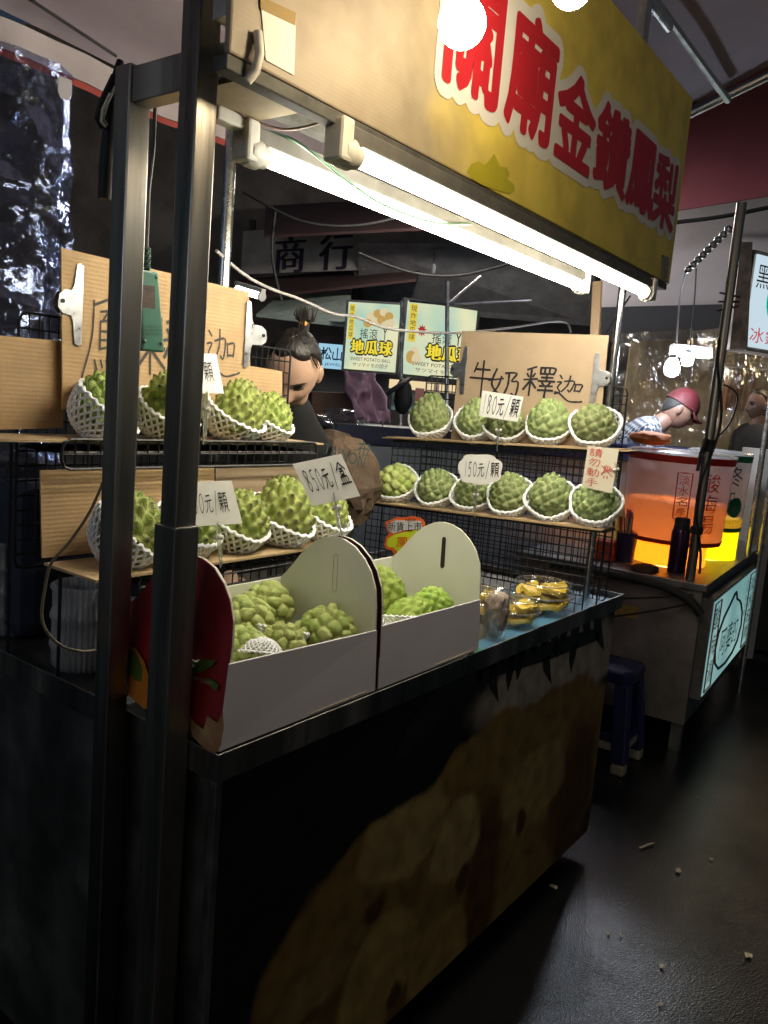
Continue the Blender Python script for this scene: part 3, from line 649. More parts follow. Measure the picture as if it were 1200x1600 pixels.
cardslab('cardboard_sheet', 'small cardboard piece between the pineapple sign and the vendor', [AY(385, 640, 1.545), AY(441, 640, 1.545), AY(441, 580, 1.545), AY(385, 571, 1.545)], (0, 1, 0), .004, kraft)

# ---- hand-lettered cardboard signs, held by big steel clips
yS = 1.535
sg = thing('cardboard_sign', 'tall corrugated sign lettered by marker behind the left posts', 'sign', AY(240, 640, yS))
part('board', MB().slab([AY(98, 640, yS), AY(392, 640, yS), AY(389, 456, yS), AY(96, 387, yS)], (0, 1, 0), .005), kraft, sg)
mb = MB()
write(mb, '鳳', [AY(122, 590, yS), AY(205, 590, yS), AY(205, 468, yS), AY(128, 462, yS)], w=.034)
write(mb, '梨', [AY(205, 580, yS), AY(262, 580, yS), AY(262, 500, yS), AY(205, 490, yS)], w=.07)
write(mb, '釋', [AY(252, 575, yS), AY(315, 575, yS), AY(315, 500, yS), AY(252, 490, yS)], w=.07)
write(mb, '迦', [AY(318, 578, yS), AY(368, 582, yS), AY(370, 515, yS), AY(318, 508, yS)], w=.05)
part('marker_writing', mb, mat('marker_ink_faded', (.05, .042, .038), .7), sg)
xS = bk1.x-.022
sg2 = thing('cardboard_sign', 'smooth cardboard sign with marker characters above the far rack', 'sign', AX(830, 690, xS))
part('board', MB().slab([AX(704, 690, xS), AX(934, 700, xS), AX(951, 524, xS), AX(722, 517, xS)], (1, 0, 0), .005), kraft_plain, sg2)
mb = MB()
for ch, q in (('牛', [(733, 612), (770, 618), (775, 570), (736, 562)]), ('奶', [(762, 622), (810, 622), (812, 580), (766, 572)]), ('釋', [(816, 618), (864, 622), (872, 575), (822, 570)]), ('迦', [(866, 618), (902, 626), (916, 590), (872, 582)])):
    write(mb, ch, [AX(x, y, xS) for x, y in q], w=.068, gap=0)
part('marker_writing', mb, black_ink, sg2)
clip_steel = mat('clip_steel', (.66, .66, .67), .33, 1., var=.2, vs=40, rvar=.1)
def bulldog(label, A, B, side, tab, nrm):
    """big flat clip: long jaw from A to B along the board edge, rounded tab to one side"""
    A, B, side = Vector(A), Vector(B), Vector(side).normalized(); nrm = Vector(nrm).normalized()
    Ld = (B-A); L_ = Ld.length; y = Ld.normalized()
    t = thing('bulldog_clip', label, 'clip', A)
    pr = [(0, 0), (.011, .004), (.016, .30*L_), (.02, .36*L_), (tab*.75, .37*L_), (tab*.97, .43*L_), (tab, .5*L_), (tab*.93, .6*L_), (tab*.7, .66*L_), (.021, .66*L_), (.015, .72*L_), (.009, L_*.985), (0, L_), (-.006, L_*.97), (-.006, .03*L_)]
    for k, off in ((0, .004), (1, -.014)):
        M = frame(A+nrm*off, side, y)
        if M.col[2].to_3d().dot(nrm) < 0: pass
        part('jaw_plate', MB().prism(pr, M, .0016), clip_steel, t, bevel=.0006)
    M = frame(A+nrm*.006, side, y)
    part('rivet_hole', MB().lathe([(.0045, -.0006), (.0045, .0024)], 12, M @ Matrix.Translation((tab*.8, .52*L_, 0))), black_ink, t)
bulldog('steel clip on the left edge of the tall corrugated sign', AY(122, 541, yS), AY(113, 410, yS), (-1, 0, 0), .05, (0, -1, 0))
bulldog('steel clip on the right edge of the tall corrugated sign', AY(381, 575, yS), AY(373, 468, yS), (1, 0, 0), .07, (0, -1, 0))
bulldog('steel clip on the left edge of the smooth sign', AX(723, 617, xS), AX(733, 541, xS), (0, 1, 0), .062, (-1, 0, 0))
bulldog('steel clip on the right edge of the smooth sign', AX(924, 632, xS), AX(934, 551, xS), (0, -1, 0), .055, (-1, 0, 0))

# ================================================================== fruits
def ico(level):
    bm = bmesh.new(); bmesh.ops.create_icosphere(bm, subdivisions=level, radius=1)
    v = np.array([p.co[:] for p in bm.verts]); f = [tuple(q.index for q in p.verts) for p in bm.faces]; bm.free(); return v, f
ICO5 = ico(5); ICO4 = ico(4); ICO3 = ico(3)
def fib(N, jit, r):
    i = np.arange(N)+.5; ph = np.arccos(1-2*i/N); th = math.pi*(1+5**.5)*i
    c = np.stack([np.cos(th)*np.sin(ph), np.sin(th)*np.sin(ph), np.cos(ph)], 1)+r.normal(0, jit, (N, 3))
    return c/np.linalg.norm(c, axis=1, keepdims=True)
def fruit_mesh(name, kind, seed, m):
    """unit fruit about 1 wide, standing on z=0; kind: scale / spike / knob"""
    r = np.random.RandomState(seed); d, f = ICO5
    N = {'scale': 78, 'spike': 96, 'knob': 44, 'leaf': 104, 'nub': 90}[kind]
    c = fib(N, .05, r)
    # carpels: larger at the sides
    D = d @ c.T; a = np.arccos(np.clip(D, -1, 1)); idx = np.argsort(a, axis=1)[:, :2]
    d1 = np.take_along_axis(a, idx[:, :1], 1)[:, 0]; d2 = np.take_along_axis(a, idx[:, 1:2], 1)[:, 0]
    edge = np.clip((d2-d1)/(.55*math.sqrt(4*math.pi/N)), 0, 1)
    near = c[idx[:, 0]]; rnd = r.uniform(0, 1, N)[idx[:, 0]]
    th = np.arccos(np.clip(d[:, 2], -1, 1))
    taper = {'scale': .20, 'spike': .26, 'knob': .10, 'leaf': .26, 'nub': .18}[kind]
    hgt = {'scale': .98, 'spike': 1.14, 'knob': .90, 'leaf': 1.1, 'nub': 1.0}[kind]
    rad = .46*(1-taper*np.cos(th))/(1+taper*.3); lob = 1+.035*np.cos(2*np.arctan2(d[:, 1], d[:, 0])+seed)+.03*np.cos(3*np.arctan2(d[:, 1], d[:, 0])+2*seed)
    P = d.copy(); P[:, 0] *= rad*lob; P[:, 1] *= rad*lob; P[:, 2] = d[:, 2]*.46*hgt
    rc = math.sqrt(4*math.pi/N)*.62
    if kind in ('scale', 'leaf'):
        up = ((d-near) @ np.array([0, 0, 1.]))
        h = .105*np.sqrt(edge)*(.75+.5*rnd)+.12*edge*np.clip(up, -.12, .2)
        P += d*h[:, None]; P[:, 2] += .03*edge*np.clip(1-d1/rc, 0, 1)
    elif kind == 'knob':
        h = .165*np.clip(edge*1.25, 0, 1)**.45*(.75+.5*rnd)
        P += d*h[:, None]*.9
        h += 0
    elif kind == 'nub':
        sp = np.clip(1-d1/rc, 0, 1); h = .018*edge**.6+.035*sp**1.5*(.6+.8*rnd); P += d*h[:, None]; P[:, 2] += .012*sp
    else:
        sp = np.clip(1-d1/rc, 0, 1); h = .055*edge**.55+.055*sp**1.7*(.6+.8*rnd)
        P += d*h[:, None]; P[:, 2] += .062*sp**1.5*np.sin(th)
    # fine wrinkles
    wr = np.array([mnoise.noise(Vector(p)*9+Vector((seed, 0, 0))) for p in d]); P += d*(wr*.010)[:, None]
    P[:, 2] -= P[:, 2].min()
    bot = P[:, 2] < .05; P[bot, 2] = .05*(P[bot, 2]/.05)**2*.5+.0
    me = bpy.data.meshes.new(name); me.from_pydata(P.tolist(), [], f); me.materials.append(m); me.shade_smooth()
    at = me.attributes.new('ridge', 'FLOAT', 'POINT'); at.data.foreach_set('value', edge.astype(np.float32))
    tp_ = near+np.array([0, 0, .025]); tp_ /= np.linalg.norm(tp_, axis=1, keepdims=True)
    dt = np.arccos(np.clip((d*tp_).sum(1), -1, 1)); tip = np.clip(1-dt/(rc*.60), 0, 1)*(.6+.7*rnd)
    at = me.attributes.new('tip', 'FLOAT', 'POINT'); at.data.foreach_set('value', tip.astype(np.float32))
    at = me.attributes.new('cell', 'FLOAT', 'POINT'); at.data.foreach_set('value', rnd.astype(np.float32))
    me.update(); return me
def fruit_mat(name, valley, body, body2, tipc=None, tipw=.0):
    m = bpy.data.materials.new(name); m.use_nodes = True; nt = m.node_tree; L = nt.links; b = nt.nodes['Principled BSDF']
    def at(n): x = _n(nt, 'ShaderNodeAttribute'); x.attribute_name = n; return x
    tc = _n(nt, 'ShaderNodeTexCoord'); no = _n(nt, 'ShaderNodeTexNoise'); no.inputs['Scale'].default_value = 7; no.inputs['Detail'].default_value = 5; L.new(tc.outputs['Object'], no.inputs['Vector'])
    ob = _n(nt, 'ShaderNodeObjectInfo')
    r1 = _n(nt, 'ShaderNodeMapRange'); r1.inputs[1].default_value = .02; r1.inputs[2].default_value = .30; L.new(at('ridge').outputs['Fac'], r1.inputs[0])
    ad = _n(nt, 'ShaderNodeMath', operation='ADD'); L.new(no.outputs['Fac'], ad.inputs[0])
    mu = _n(nt, 'ShaderNodeMath', operation='MULTIPLY_ADD'); mu.inputs[1].default_value = .5; mu.inputs[2].default_value = -.25; L.new(at('cell').outputs['Fac'], mu.inputs[0]); L.new(mu.outputs[0], ad.inputs[1])
    rb = _n(nt, 'ShaderNodeMapRange'); rb.inputs[1].default_value = .25; rb.inputs[2].default_value = .75; L.new(ad.outputs[0], rb.inputs[0])
    mb_ = _n(nt, 'ShaderNodeMix', data_type='RGBA'); mb_.inputs[6].default_value = tuple(body)+(1,); mb_.inputs[7].default_value = tuple(body2)+(1,); L.new(rb.outputs[0], mb_.inputs[0])
    mv = _n(nt, 'ShaderNodeMix', data_type='RGBA'); mv.inputs[6].default_value = tuple(valley)+(1,); L.new(mb_.outputs[2], mv.inputs[7]); L.new(r1.outputs[0], mv.inputs[0])
    col = mv.outputs[2]
    if tipc:
        rt = _n(nt, 'ShaderNodeMapRange'); rt.inputs[1].default_value = .20; rt.inputs[2].default_value = .80; rt.inputs[4].default_value = tipw; L.new(at('tip').outputs['Fac'], rt.inputs[0])
        mt = _n(nt, 'ShaderNodeMix', data_type='RGBA'); mt.inputs[7].default_value = tuple(tipc)+(1,); L.new(col, mt.inputs[6]); L.new(rt.outputs[0], mt.inputs[0]); col = mt.outputs[2]
    # each fruit a little riper or greener
    hs = _n(nt, 'ShaderNodeHueSaturation'); mr = _n(nt, 'ShaderNodeMapRange'); mr.inputs[3].default_value = .485; mr.inputs[4].default_value = .515; L.new(ob.outputs['Random'], mr.inputs[0]); L.new(mr.outputs[0], hs.inputs['Hue'])
    m2 = _n(nt, 'ShaderNodeMapRange'); m2.inputs[3].default_value = .76; m2.inputs[4].default_value = 1.2; L.new(ob.outputs['Random'], m2.inputs[0]); L.new(m2.outputs[0], hs.inputs['Value'])
    L.new(col, hs.inputs['Color']); L.new(hs.outputs[0], b.inputs['Base Color'])
    b.inputs['Roughness'].default_value = .55; b.inputs['Subsurface Weight'].default_value = .0
    bp = _n(nt, 'ShaderNodeBump'); bp.inputs['Strength'].default_value = .35; bp.inputs['Distance'].default_value = .02
    n2 = _n(nt, 'ShaderNodeTexNoise'); n2.inputs['Scale'].default_value = 40; n2.inputs['Detail'].default_value = 4; L.new(tc.outputs['Object'], n2.inputs['Vector']); L.new(n2.outputs['Fac'], bp.inputs['Height']); L.new(bp.outputs[0], b.inputs['Normal'])
    return m
fm_scale = fruit_mat('sugar_apple_skin', (.50, .46, .26), (.19, .26, .085), (.33, .41, .16))
fm_spike = fruit_mat('atemoya_spiny_skin', (.50, .54, .18), (.26, .36, .06), (.40, .47, .12), (.028, .024, .008), .95)
fm_knob = fruit_mat('sugar_apple_box_skin', (.26, .20, .06), (.34, .43, .10), (.50, .55, .19))
fm_lime = fruit_mat('atemoya_lime_skin', (.34, .47, .06), (.25, .40, .045), (.36, .50, .08))
FM = {'scale': [fruit_mesh('sugar_apple_mesh', 'scale', s, fm_scale) for s in (1, 2, 3, 4)],
      'leaf': [fruit_mesh('sugar_apple_mesh', 'leaf', s, fm_scale) for s in (5, 6)],
      'spike': [fruit_mesh('atemoya_mesh', 'spike', s, fm_spike) for s in (11, 12, 13)],
      'knob': [fruit_mesh('sugar_apple_mesh', 'knob', s, fm_knob) for s in (21, 22, 23)],
      'lime': [fruit_mesh('atemoya_mesh', 'nub', s, fm_lime) for s in (31, 32)]}
def fruit(kind, k, base, size, rot, label, group, name='sugar_apple', tilt=0, tdir=0):
    me = FM[kind][k % len(FM[kind])]; o = link(name, me)
    o.matrix_world = Matrix.Translation(base) @ Matrix.Rotation(tdir, 4, 'Z') @ Matrix.Rotation(tilt, 4, 'X') @ Matrix.Rotation(rot, 4, 'Z') @ Matrix.Diagonal((size*random.uniform(.93, 1.05), size*random.uniform(.93, 1.05), size*random.uniform(.92, 1.06), 1))
    return tag(o, label, 'fruit', group)
# ---- foam nets
foam = mat('white_foam_net', (.88, .89, .92), .8, sss=0, var=.04, vs=30)
def net_mesh(seed, amax=104, ns=26):
    """cup of criss-cross foam strands for a fruit 1 wide; axis +z is the open side"""
    mb = MB(); r = random.Random(seed); amax = R(amax)
    def pt(ph, t):
        al = .12+(amax-.12)*t; fl = 1+.10*max(0, t-.75)/.25
        wob = 1+.03*math.sin(3*ph+seed)+.02*math.sin(5*ph+2*seed)
        rim = 1+.03*math.sin(ph*7+seed)
        q = .53*fl*wob
        return Vector((q*math.sin(al)*math.cos(ph), q*math.sin(al)*math.sin(ph), -.5*math.cos(al)*rim))
    for i in range(ns):
        p0 = 2*math.pi*i/ns
        for s in (-1, 1):
            pts = []
            for j in range(13):
                t = j/12; p = pt(p0+s*1.05*t, t); p += p.normalized()*(.008*s*math.cos(j*math.pi)); pts.append(p)
            mb.tube(pts, .0225, 5)
    ring = []
    for i in range(3*ns):
        ph = 2*math.pi*i/(3*ns); p = pt(ph, 1.0); p.z += .02*math.cos(ph*ns); ring.append(p)
    mb.tube(ring, .032, 6, closed=True)
    return mb.mesh('foam_net_mesh', foam, 60)
NETS = [net_mesh(s) for s in (1, 2, 3)]; NET_LOW = net_mesh(5, 80)
def net(k, centre, size, axis, label, group, rot=0, me=None):
    o = link('foam_net', me or NETS[k % 3]); z = Vector(axis).normalized(); x = z.orthogonal().normalized()
    M = frame(centre, x, z.cross(x)); o.matrix_world = M @ Matrix.Rotation(rot, 4, 'Z') @ Matrix.Diagonal((size*random.uniform(.97, 1.10), size*random.uniform(.97, 1.06), size*random.uniform(.86, 1.0), 1))
    return tag(o, label, 'foam net', group)

def px_size(P, wpx): return wpx/FPX*proj(P)[2]
ordn = ['first', 'second', 'third', 'fourth', 'fifth', 'sixth']
G_R = 'sugar apples on the far rack'; G_N = 'foam nets round the displayed fruits'
# far rack, upper step (5) and lower step (6)
up5 = [(667, 60, 'leaf', 'smooth pointed'), (739, 60, 'leaf', 'dull mottled'), (786, 58, 'scale', 'half hidden'), (853, 64, 'scale', 'broad'), (923, 66, 'scale', 'large pale')]
for i, (x, wpx, kd, adj) in enumerate(up5):
    P = along(SB+Rw*.052, SA+Rw*.052, x); P.z += .0125; s = px_size(P, wpx)*.97
    fruit(kd, i+(i == 3), P, s, i*1.3, '%s green sugar apple, %s from the back on the upper far step' % (adj, ordn[i]), G_R, tilt=R(6), tdir=R(90))
    net(i, P+Vector((.012, 0, s*.46)), s*1.06, (-.62, -.18, .62), 'white foam net round the %s fruit from the back, upper far step' % ordn[i], G_N, i*.7)
lo6 = [(614, 58, 'knob2', 'small-scaled'), (676, 56, 'scale', 'narrow yellow-green'), (734, 56, 'scale', 'card-covered'), (791, 62, 'scale', 'plump'), (854, 64, 'scale', 'bright green'), (924, 66, 'scale', 'rightmost big')]
for i, (x, wpx, kd, adj) in enumerate(lo6):
    P = along(RB+Rw*.05, RA+Rw*.05, x); P.z += .0125; s = px_size(P, wpx)*.97
    fruit('knob' if kd == 'knob2' else kd, i+2, P, s, i*2.1+.5, '%s green sugar apple, %s from the back on the lower far step' % (adj, ordn[i]), G_R, tilt=R(8), tdir=R(90))
    net(i+1, P+Vector((.012, 0, s*.45)), s*1.07, (-.62, -.15, .66), 'white foam net round the %s fruit from the back, lower far step' % ordn[i], G_N, i*.9)
# left rack, upper shelf
G_L = 'spiny atemoyas on the left rack'
for i, (x, wpx, adj, tl) in enumerate([(166, 94, 'dark-tipped', -6), (262, 90, 'tall narrow', 4), (366, 86, 'leaning green', 8), (424, 68, 'yellowish speckled', -6)]):
    P = along((LUx0, LUy+.055, LUz+.006), (LUx1, LUy+.055, LUz+.006), x); s = px_size(P, wpx)
    fruit('spike', i, P, s, i*1.9, '%s spiny atemoya, %s from the left on the upper shelf' % (adj, ordn[i]), G_L, 'atemoya', tilt=R(tl), tdir=R(0))
    net(i, P+Vector((0, .012, s*.44)), s*1.03, (.15 if i else .45, -.45, .75), 'white foam net under the %s spiny fruit, upper left shelf' % ordn[i], G_N, i*.5)
for i, (x, wpx, adj, tl) in enumerate([(202, 104, 'big yellow-green', 0), (292, 96, 'post-hidden dark', 0), (372, 90, 'card-side green', 5), (441, 92, 'bright upright', 0), (508, 80, 'low brown-tipped', -8)]):
    P = along((LLx0, LLy+.058, LLz+.0085), (LLx1, LLy+.058, LLz+.0085), x); s = px_size(P, wpx)
    fruit('spike', i+1, P, s*(.98 if i < 4 else .9), i*2.3+1, '%s spiny atemoya, %s from the left on the lower shelf' % (adj, ordn[i]), G_L, 'atemoya', tilt=R(tl))
    net(i+2, P+Vector((0, .012, s*.43)), s*1.03, (.5 if i == 0 else .1, -.42, .78), 'white foam net under the %s spiny fruit, lower left shelf' % ordn[i], G_N, i*.8)
clear_rim = film('clear_plastic_rim', (.9, .9, .9), .3, .08, haze=.30, hazecol=(.85, .85, .85))  # milky haze stands for white highlights on the clear rims and clips
# ================================================================== gift boxes of fruit
BB = R(10.5); Bv = Vector((0, math.cos(BB), math.sin(BB))); Bn = Vector((0, -math.sin(BB), math.cos(BB)))
box_white = mat('box_white_inside', (.70, .70, .62), .6, var=.04, vs=6)
box_out = mat('box_white_outside', (.66, .63, .66), .5, var=.05, vs=8)
box_red = mat('box_red_print', (.32, .018, .022), .35, var=.15, vs=6)
box_red_shaded = mat('box_red_shaded_print', (.05, .008, .010), .45)  # red print darkened into shade, for the dark slit between the boxes
box_edge = mat('box_board_edge', (.42, .34, .24), .9)
dome = [(0, 0), (0.0317, 0.1258), (0.0423, 0.1684), (0.0549, 0.2059), (0.0763, 0.2363), (0.0992, 0.2552), (0.1289, 0.2701), (0.1585, 0.2748), (0.185, 0.2727), (0.2109, 0.2624), (0.2354, 0.2439), (0.2559, 0.2197), (0.2687, 0.1988), (0.2825, 0.173), (0.2966, 0.1491), (0.3114, 0.1287), (0.283, 0)]
def gift_box(label, x0, x1, red_left, slot):
    o = Vector((x0, YF+.006, ZC+.0015)); t = thing('gift_box', label, 'fruit box', frame(o, (1, 0, 0), Bv))
    L_ = x1-x0; D, H_, th = .283, .130, .004
    # box-local axes: x along the counter, y into the box (rising), z up out of it
    part('bottom', MB().box(.004, L_-.004, .004, D-.004, .0, .004), box_white, t, world=False)
    nl, xl_ = (.142, .020) if red_left else (.130, .004)
    fw_ = [(.002, .0, .0), (L_-.002, .0, .0), (L_-.003, .030, .124), (xl_, .031, nl)]
    part('front_wall', MB().slab(fw_, (0, 1, -.2), th), box_out, t, world=False, bevel=.001)
    part('back_wall', MB().slab([(.002, D, 0), (L_-.002, D, 0), (L_-.002, D+.030, H_), (xl_, D+.030, H_)], (0, -1, .2), th), box_white, t, world=False, bevel=.001)
    part('tab_line', MB().box(L_*.52, L_*.92, -.0010, .0004, .004, .0065), box_edge, t, world=False)
    for x, nm in ((.0, 'L'), (L_, 'R')):
        s = 1 if nm == 'L' else -1; lean = .028 if nm == 'L' and red_left else .0
        M = Matrix(((0, 0, 1, 0), (1, 0, 0, 0), (0, 1, 0, 0), (0, 0, 0, 1)))   # outline (y,z) -> plane x=const
        Sh = Matrix.Shear('XY', 4, (lean/.128, 0)) if False else Matrix(((1, 0, lean/.2, 0), (0, 1, 0, 0), (0, 0, 1, 0), (0, 0, 0, 1)))
        xin = x+(th if s > 0 else -2*th)
        e = part('handle_wall', MB().prism(dome, Matrix.Translation((x+(.0045 if s > 0 else -.0085), 0, 0)) @ Sh @ M, .004), box_white, t, world=False)
        part('printed_face', MB().prism([(a*.998+.0003, b*.998) for a, b in dome], Matrix.Translation((x+(.0030 if s > 0 else -.0043), 0, 0)) @ Sh @ M, .0013), box_red if (s > 0 and red_left) else box_red_shaded, e, world=False)
        sl = [(.142+(.0075 if k % 2 else 0)*0, 0) for k in range(2)]
        P = [(.150, .165), (.153, .159), (.159, .159), (.162, .165), (.176, .231), (.174, .237), (.168, .238), (.165, .233)]
        if slot: part('slot_dark_slab', MB().prism(P, Matrix.Translation((x+(.0-.0012 if s > 0 else -.0100), 0, 0)) @ Sh @ M, .0112), black_ink, e, world=False)  # black slab stands for the dark of the open slot; nothing is cut
        else:
            mb = MB(); Q = [Matrix.Translation((x+(.0098 if s > 0 else -.0095), 0, 0)) @ Sh @ M @ Vector((a, b, 0)) for a, b in P]; mb.tube(Q, .0006, 4, closed=True)
            part('handle_slot_crease', mb, box_edge, e, world=False)
    return t, o
b1, o1 = gift_box('white fruit gift box at the cart corner with dark red printed end', X0+.004, X0+.004+.426, True, False)
b2, o2 = gift_box('white fruit gift box with cut handle slot beside the cups', X0+.4375, X0+.4375+.414, False, True)
# print on the red end: persimmon, leaves, small lettering
def onred(poly, lift):
    out = []
    for x, y in poly:
        p = onplane(x, y, o1+Vector((-lift, 0, 0)), Vector((1, 0, 0))-Bn*(.028/.2)); out.append(p)
    return out
def redprint(name, poly, m, lift):
    mb = MB(); mb.add(onred(poly, lift), [tuple(range(len(poly)))]); part(name, mb, m, b1)
redprint('printed_persimmon', [(199, 1010), (212, 1012), (226, 1035), (236, 1070), (239, 1105), (225, 1108), (200, 1085)], mat('print_orange', (.62, .20, .02), .4, var=.2), .0018)
redprint('printed_leaf', [(200, 1012), (212, 1020), (222, 1045), (220, 1066), (210, 1062), (199, 1050)], mat('print_leaf', (.09, .16, .02), .4, var=.3), .0026)
redprint('printed_leaf', [(294, 1040), (308, 1032), (324, 1030), (338, 1032), (330, 1042), (314, 1050), (296, 1052)], MATS['print_leaf'], .0018)
redprint('printed_leaf', [(318, 1058), (332, 1062), (342, 1070), (338, 1080), (326, 1070)], MATS['print_leaf'], .0018)
redprint('printed_apple', [(292, 1110), (303, 1128), (318, 1140), (324, 1118), (340, 1130), (348, 1112), (350, 1135), (345, 1165), (336, 1178), (318, 1168), (300, 1150)], mat('print_cream_fruit', (.46, .33, .16), .4, col2=(.3, .08, .03), vs=20), .0018)
mb = MB(); q = onred([(293, 1052), (333, 1066), (333, 1073), (293, 1059)], .0012); letters(mb, 'PREMIUM QUALITY', [q[3], q[2], q[1], q[0]], .0012); part('printed_lettering', mb, mat('print_gold', (.5, .42, .3), .5), b1)
wl = onred([(217, 1000)], .004)[0]
part('tied_ribbon', MB().tube(onred([(239, 942), (243, 958), (241, 975), (246, 985)], .006), .004, 6), black_ink, b1)
# fruits in the boxes
G_B = 'fruits lying in the gift boxes'
def inbox(o, x, y, h, s=.055):
    P = onplane(x, y, o+Bn*h, Bn)-o; a = min(max(P.x, s+.012), .412-s-.012); b = min(max(P.dot(Bv), s+.006), .283-s-.006); return o+Vector((a, 0, 0))+Bv*b+Bn*h
def BL(o, x, y, h): return o+Vector((x, 0, 0))+Bv*y+Bn*h
for i, (x, y, wpx, kd, adj, tl, td) in enumerate([(374, 974, 82, 'knob', 'leftmost pale', 20, 30), (440, 958, 80, 'knob', 'darker rear', 30, 200), (512, 994, 86, 'knob', 'right flattened', 25, 100), (446, 1012, 68, 'knob', 'front middle', 15, 300), (378, 1028, 70, 'knob', 'front left corner', 10, 60)]):
    P = inbox(o1, x, y, .085, .042); s = px_size(P, wpx); fruit(kd, i, P-Bn*s*.45, s, i*1.4, '%s knobby sugar apple in the red-ended box' % adj, G_B, tilt=R(tl), tdir=R(td))
for i, (x, y, wpx, adj, tl, td) in enumerate([(612, 925, 88, 'rear left', 20, 250), (624, 966, 76, 'front left', 35, 40), (680, 946, 74, 'right-hand', 30, 300)]):
    P = inbox(o2, x, y, .085, .042); s = px_size(P, wpx); fruit('lime', i, P-Bn*s*.45, s, i*1.7, '%s lime green atemoya in the slotted box' % adj, G_B, 'atemoya', tilt=R(tl), tdir=R(td))
# foam nets lying between them
for i, (o_, x, y, h_, sz, ax, lab) in enumerate([(o1, .150, .085, .100, .075, (-.3, -.2, -.9), 'upturned white foam net between fruits in the red-ended box'), (o1, .285, .165, .10, .10, (.3, .1, .9), 'white foam net squeezed behind the right fruit, red-ended box'), (o1, .045, .140, .10, .085, (.3, .1, .9), 'white foam net at the left wall of the red-ended box'), (o2, .155, .100, .10, .09, (.2, .2, .9), 'white foam net between lime fruits in the slotted box')]):
    net(i, BL(o_, x, y, h_), sz, ax, lab, G_N, i*.6, me=NET_LOW)

# ================================================================== price cards on clear clips
def acrylic_clip(label, top, bot, w=.012, tilt=None):
    top, bot = Vector(top), Vector(bot); t = thing('card_clip', label, 'clip', bot); d = top-bot
    sd = d.cross(FW).normalized(); fr = sd.cross(d).normalized()
    for q_ in (-.004, .004): part('jaw', MB().bar(top+d*.14+fr*q_, top-d*.26+fr*q_, w*1.6, .0025, sd), clear_rim, t, bevel=.0008)
    part('stem', MB().tube([top-d*.2, bot+d*.2], .0048, 8), clear_rim, t, smooth=50)
    part('pivot', MB().tube([top-d*.25-sd*.010, top-d*.25+sd*.010], .005, 8), white_plastic, t, smooth=50)
    for q_ in (-.004, .004): part('foot', MB().bar(bot+d*.30+fr*q_, bot-d*.04+fr*q_, w*1.4, .0025, sd), clear_rim, t)
def price_card(label, Q, txt, widths, box, clip, w=.075, cloud=False, ink=black_ink, cl=None):
    """Q: bl, br, tr, tl world; txt written inside box (fractions)"""
    t = thing('price_card', label, 'price card', (Vector(Q[0])+Vector(Q[1]))/2)
    bl, br, tr, tl = [Vector(q) for q in Q]; n = (br-bl).cross(tl-bl).normalized()
    if cloud:
        g = lambda a, b: (bl*(1-a)+br*a)*(1-b)+(tl*(1-a)+tr*a)*b
        pts = []
        for k in range(40):
            a = 2*math.pi*k/40; rr = .5*(1+.10*abs(math.sin(a*3.5+.4))-.05)
            pts.append(g(.5+rr*math.copysign(abs(math.cos(a))**.75, math.cos(a)), .5+rr*math.copysign(abs(math.sin(a))**.75, math.sin(a))))
        m_ = MB(); N = 40; m_.add(pts+[p-n*.0008 for p in pts], [tuple(range(N)), tuple(range(N, 2*N))[::-1]]+[(i, i+N, (i+1) % N+N, (i+1) % N) for i in range(N)])
        part('card', m_, paper, t)
    else:
        # a slightly curled sheet
        P = []
        for i in range(9):
            row = []
            for j in range(7):
                a, b = i/8, j/6; row.append((bl*(1-a)+br*a)*(1-b)+(tl*(1-a)+tr*a)*b)
            P.append(row)
        m_ = MB().slab([bl, br, tr, tl], -n, .0008); part('card', m_, paper, t)
    mb = MB(); write(mb, txt, sub(Q, *box), widths, w=w, gap=.16); part('marker_writing', mb, ink, t)
    if clip: acrylic_clip('clear clip holding the '+(cl or label), clip[0], clip[1])
    return t
q = [AX(x, y, 2.385) for x, y in ((748, 650), (809, 659), (818, 620), (754, 610))]
price_card('white price card reading 180 on the upper far step', q, '180元/顆', [.55, .8, .75, 1.1, .8, 1.3], (.06, .97, .16, .86), (AX(780, 662, 2.38), AX(776, 702, 2.40)), w=.085, cl='upper far step card')
q = [AX(x, y, 2.285) for x, y in ((716, 756), (783, 757), (785, 712), (718, 708))]
price_card('cloud-shaped price card reading 150 on the lower far step', q, '150元/顆', [.5, .75, .7, 1.1, .8, 1.3], (.13, .95, .26, .74), (AX(744, 762, 2.28), AX(741, 806, 2.30)), w=.085, cloud=True, cl='150 cloud card')
dm = proj((o1.x+.41, YF+.16, ZC+.27))[2]-.012
q = [AD(x, y, dm-.004) for x, y in ((488, 791), (563, 775), (533, 709), (457, 725))]
price_card('tilted price card reading 850 clipped to the gift box dome', q, '850元/盒', [.9, .8, .8, 1.2, 1.0, 1.5], (.08, .96, .32, .80), (AD(523, 778, dm), AD(534, 838, dm)), w=.085, cl='tilted dome card')
q = [AY(x, y, 1.225) for x, y in ((298, 823), (379, 818), (362, 751), (290, 753))]
price_card('white price card on the lower left shelf by the near post', q, '150元/顆', [.4, .6, .7, 1.0, .7, 1.2], (.02, .80, .30, .74), (AY(340, 826, 1.222), AY(346, 880, 1.24)), w=.07, cl='lower left price card')
q = [AY(x, y, 1.385) for x, y in ((268, 612), (350, 615), (338, 553), (262, 550))]
price_card('white price card on the upper left shelf behind the near post', q, '180元/顆', [.5, .7, .7, 1.0, .7, 1.2], (.05, .86, .30, .78), (AY(322, 622, 1.38), AY(320, 690, 1.40)), w=.06, cl='upper left price card')
q = [AX(x, y, 2.345) for x, y in ((909, 760), (956, 771), (967, 702), (919, 696))]
t = thing('notice_card', 'pale notice card with faint red writing at the rack end', 'notice', q[0])
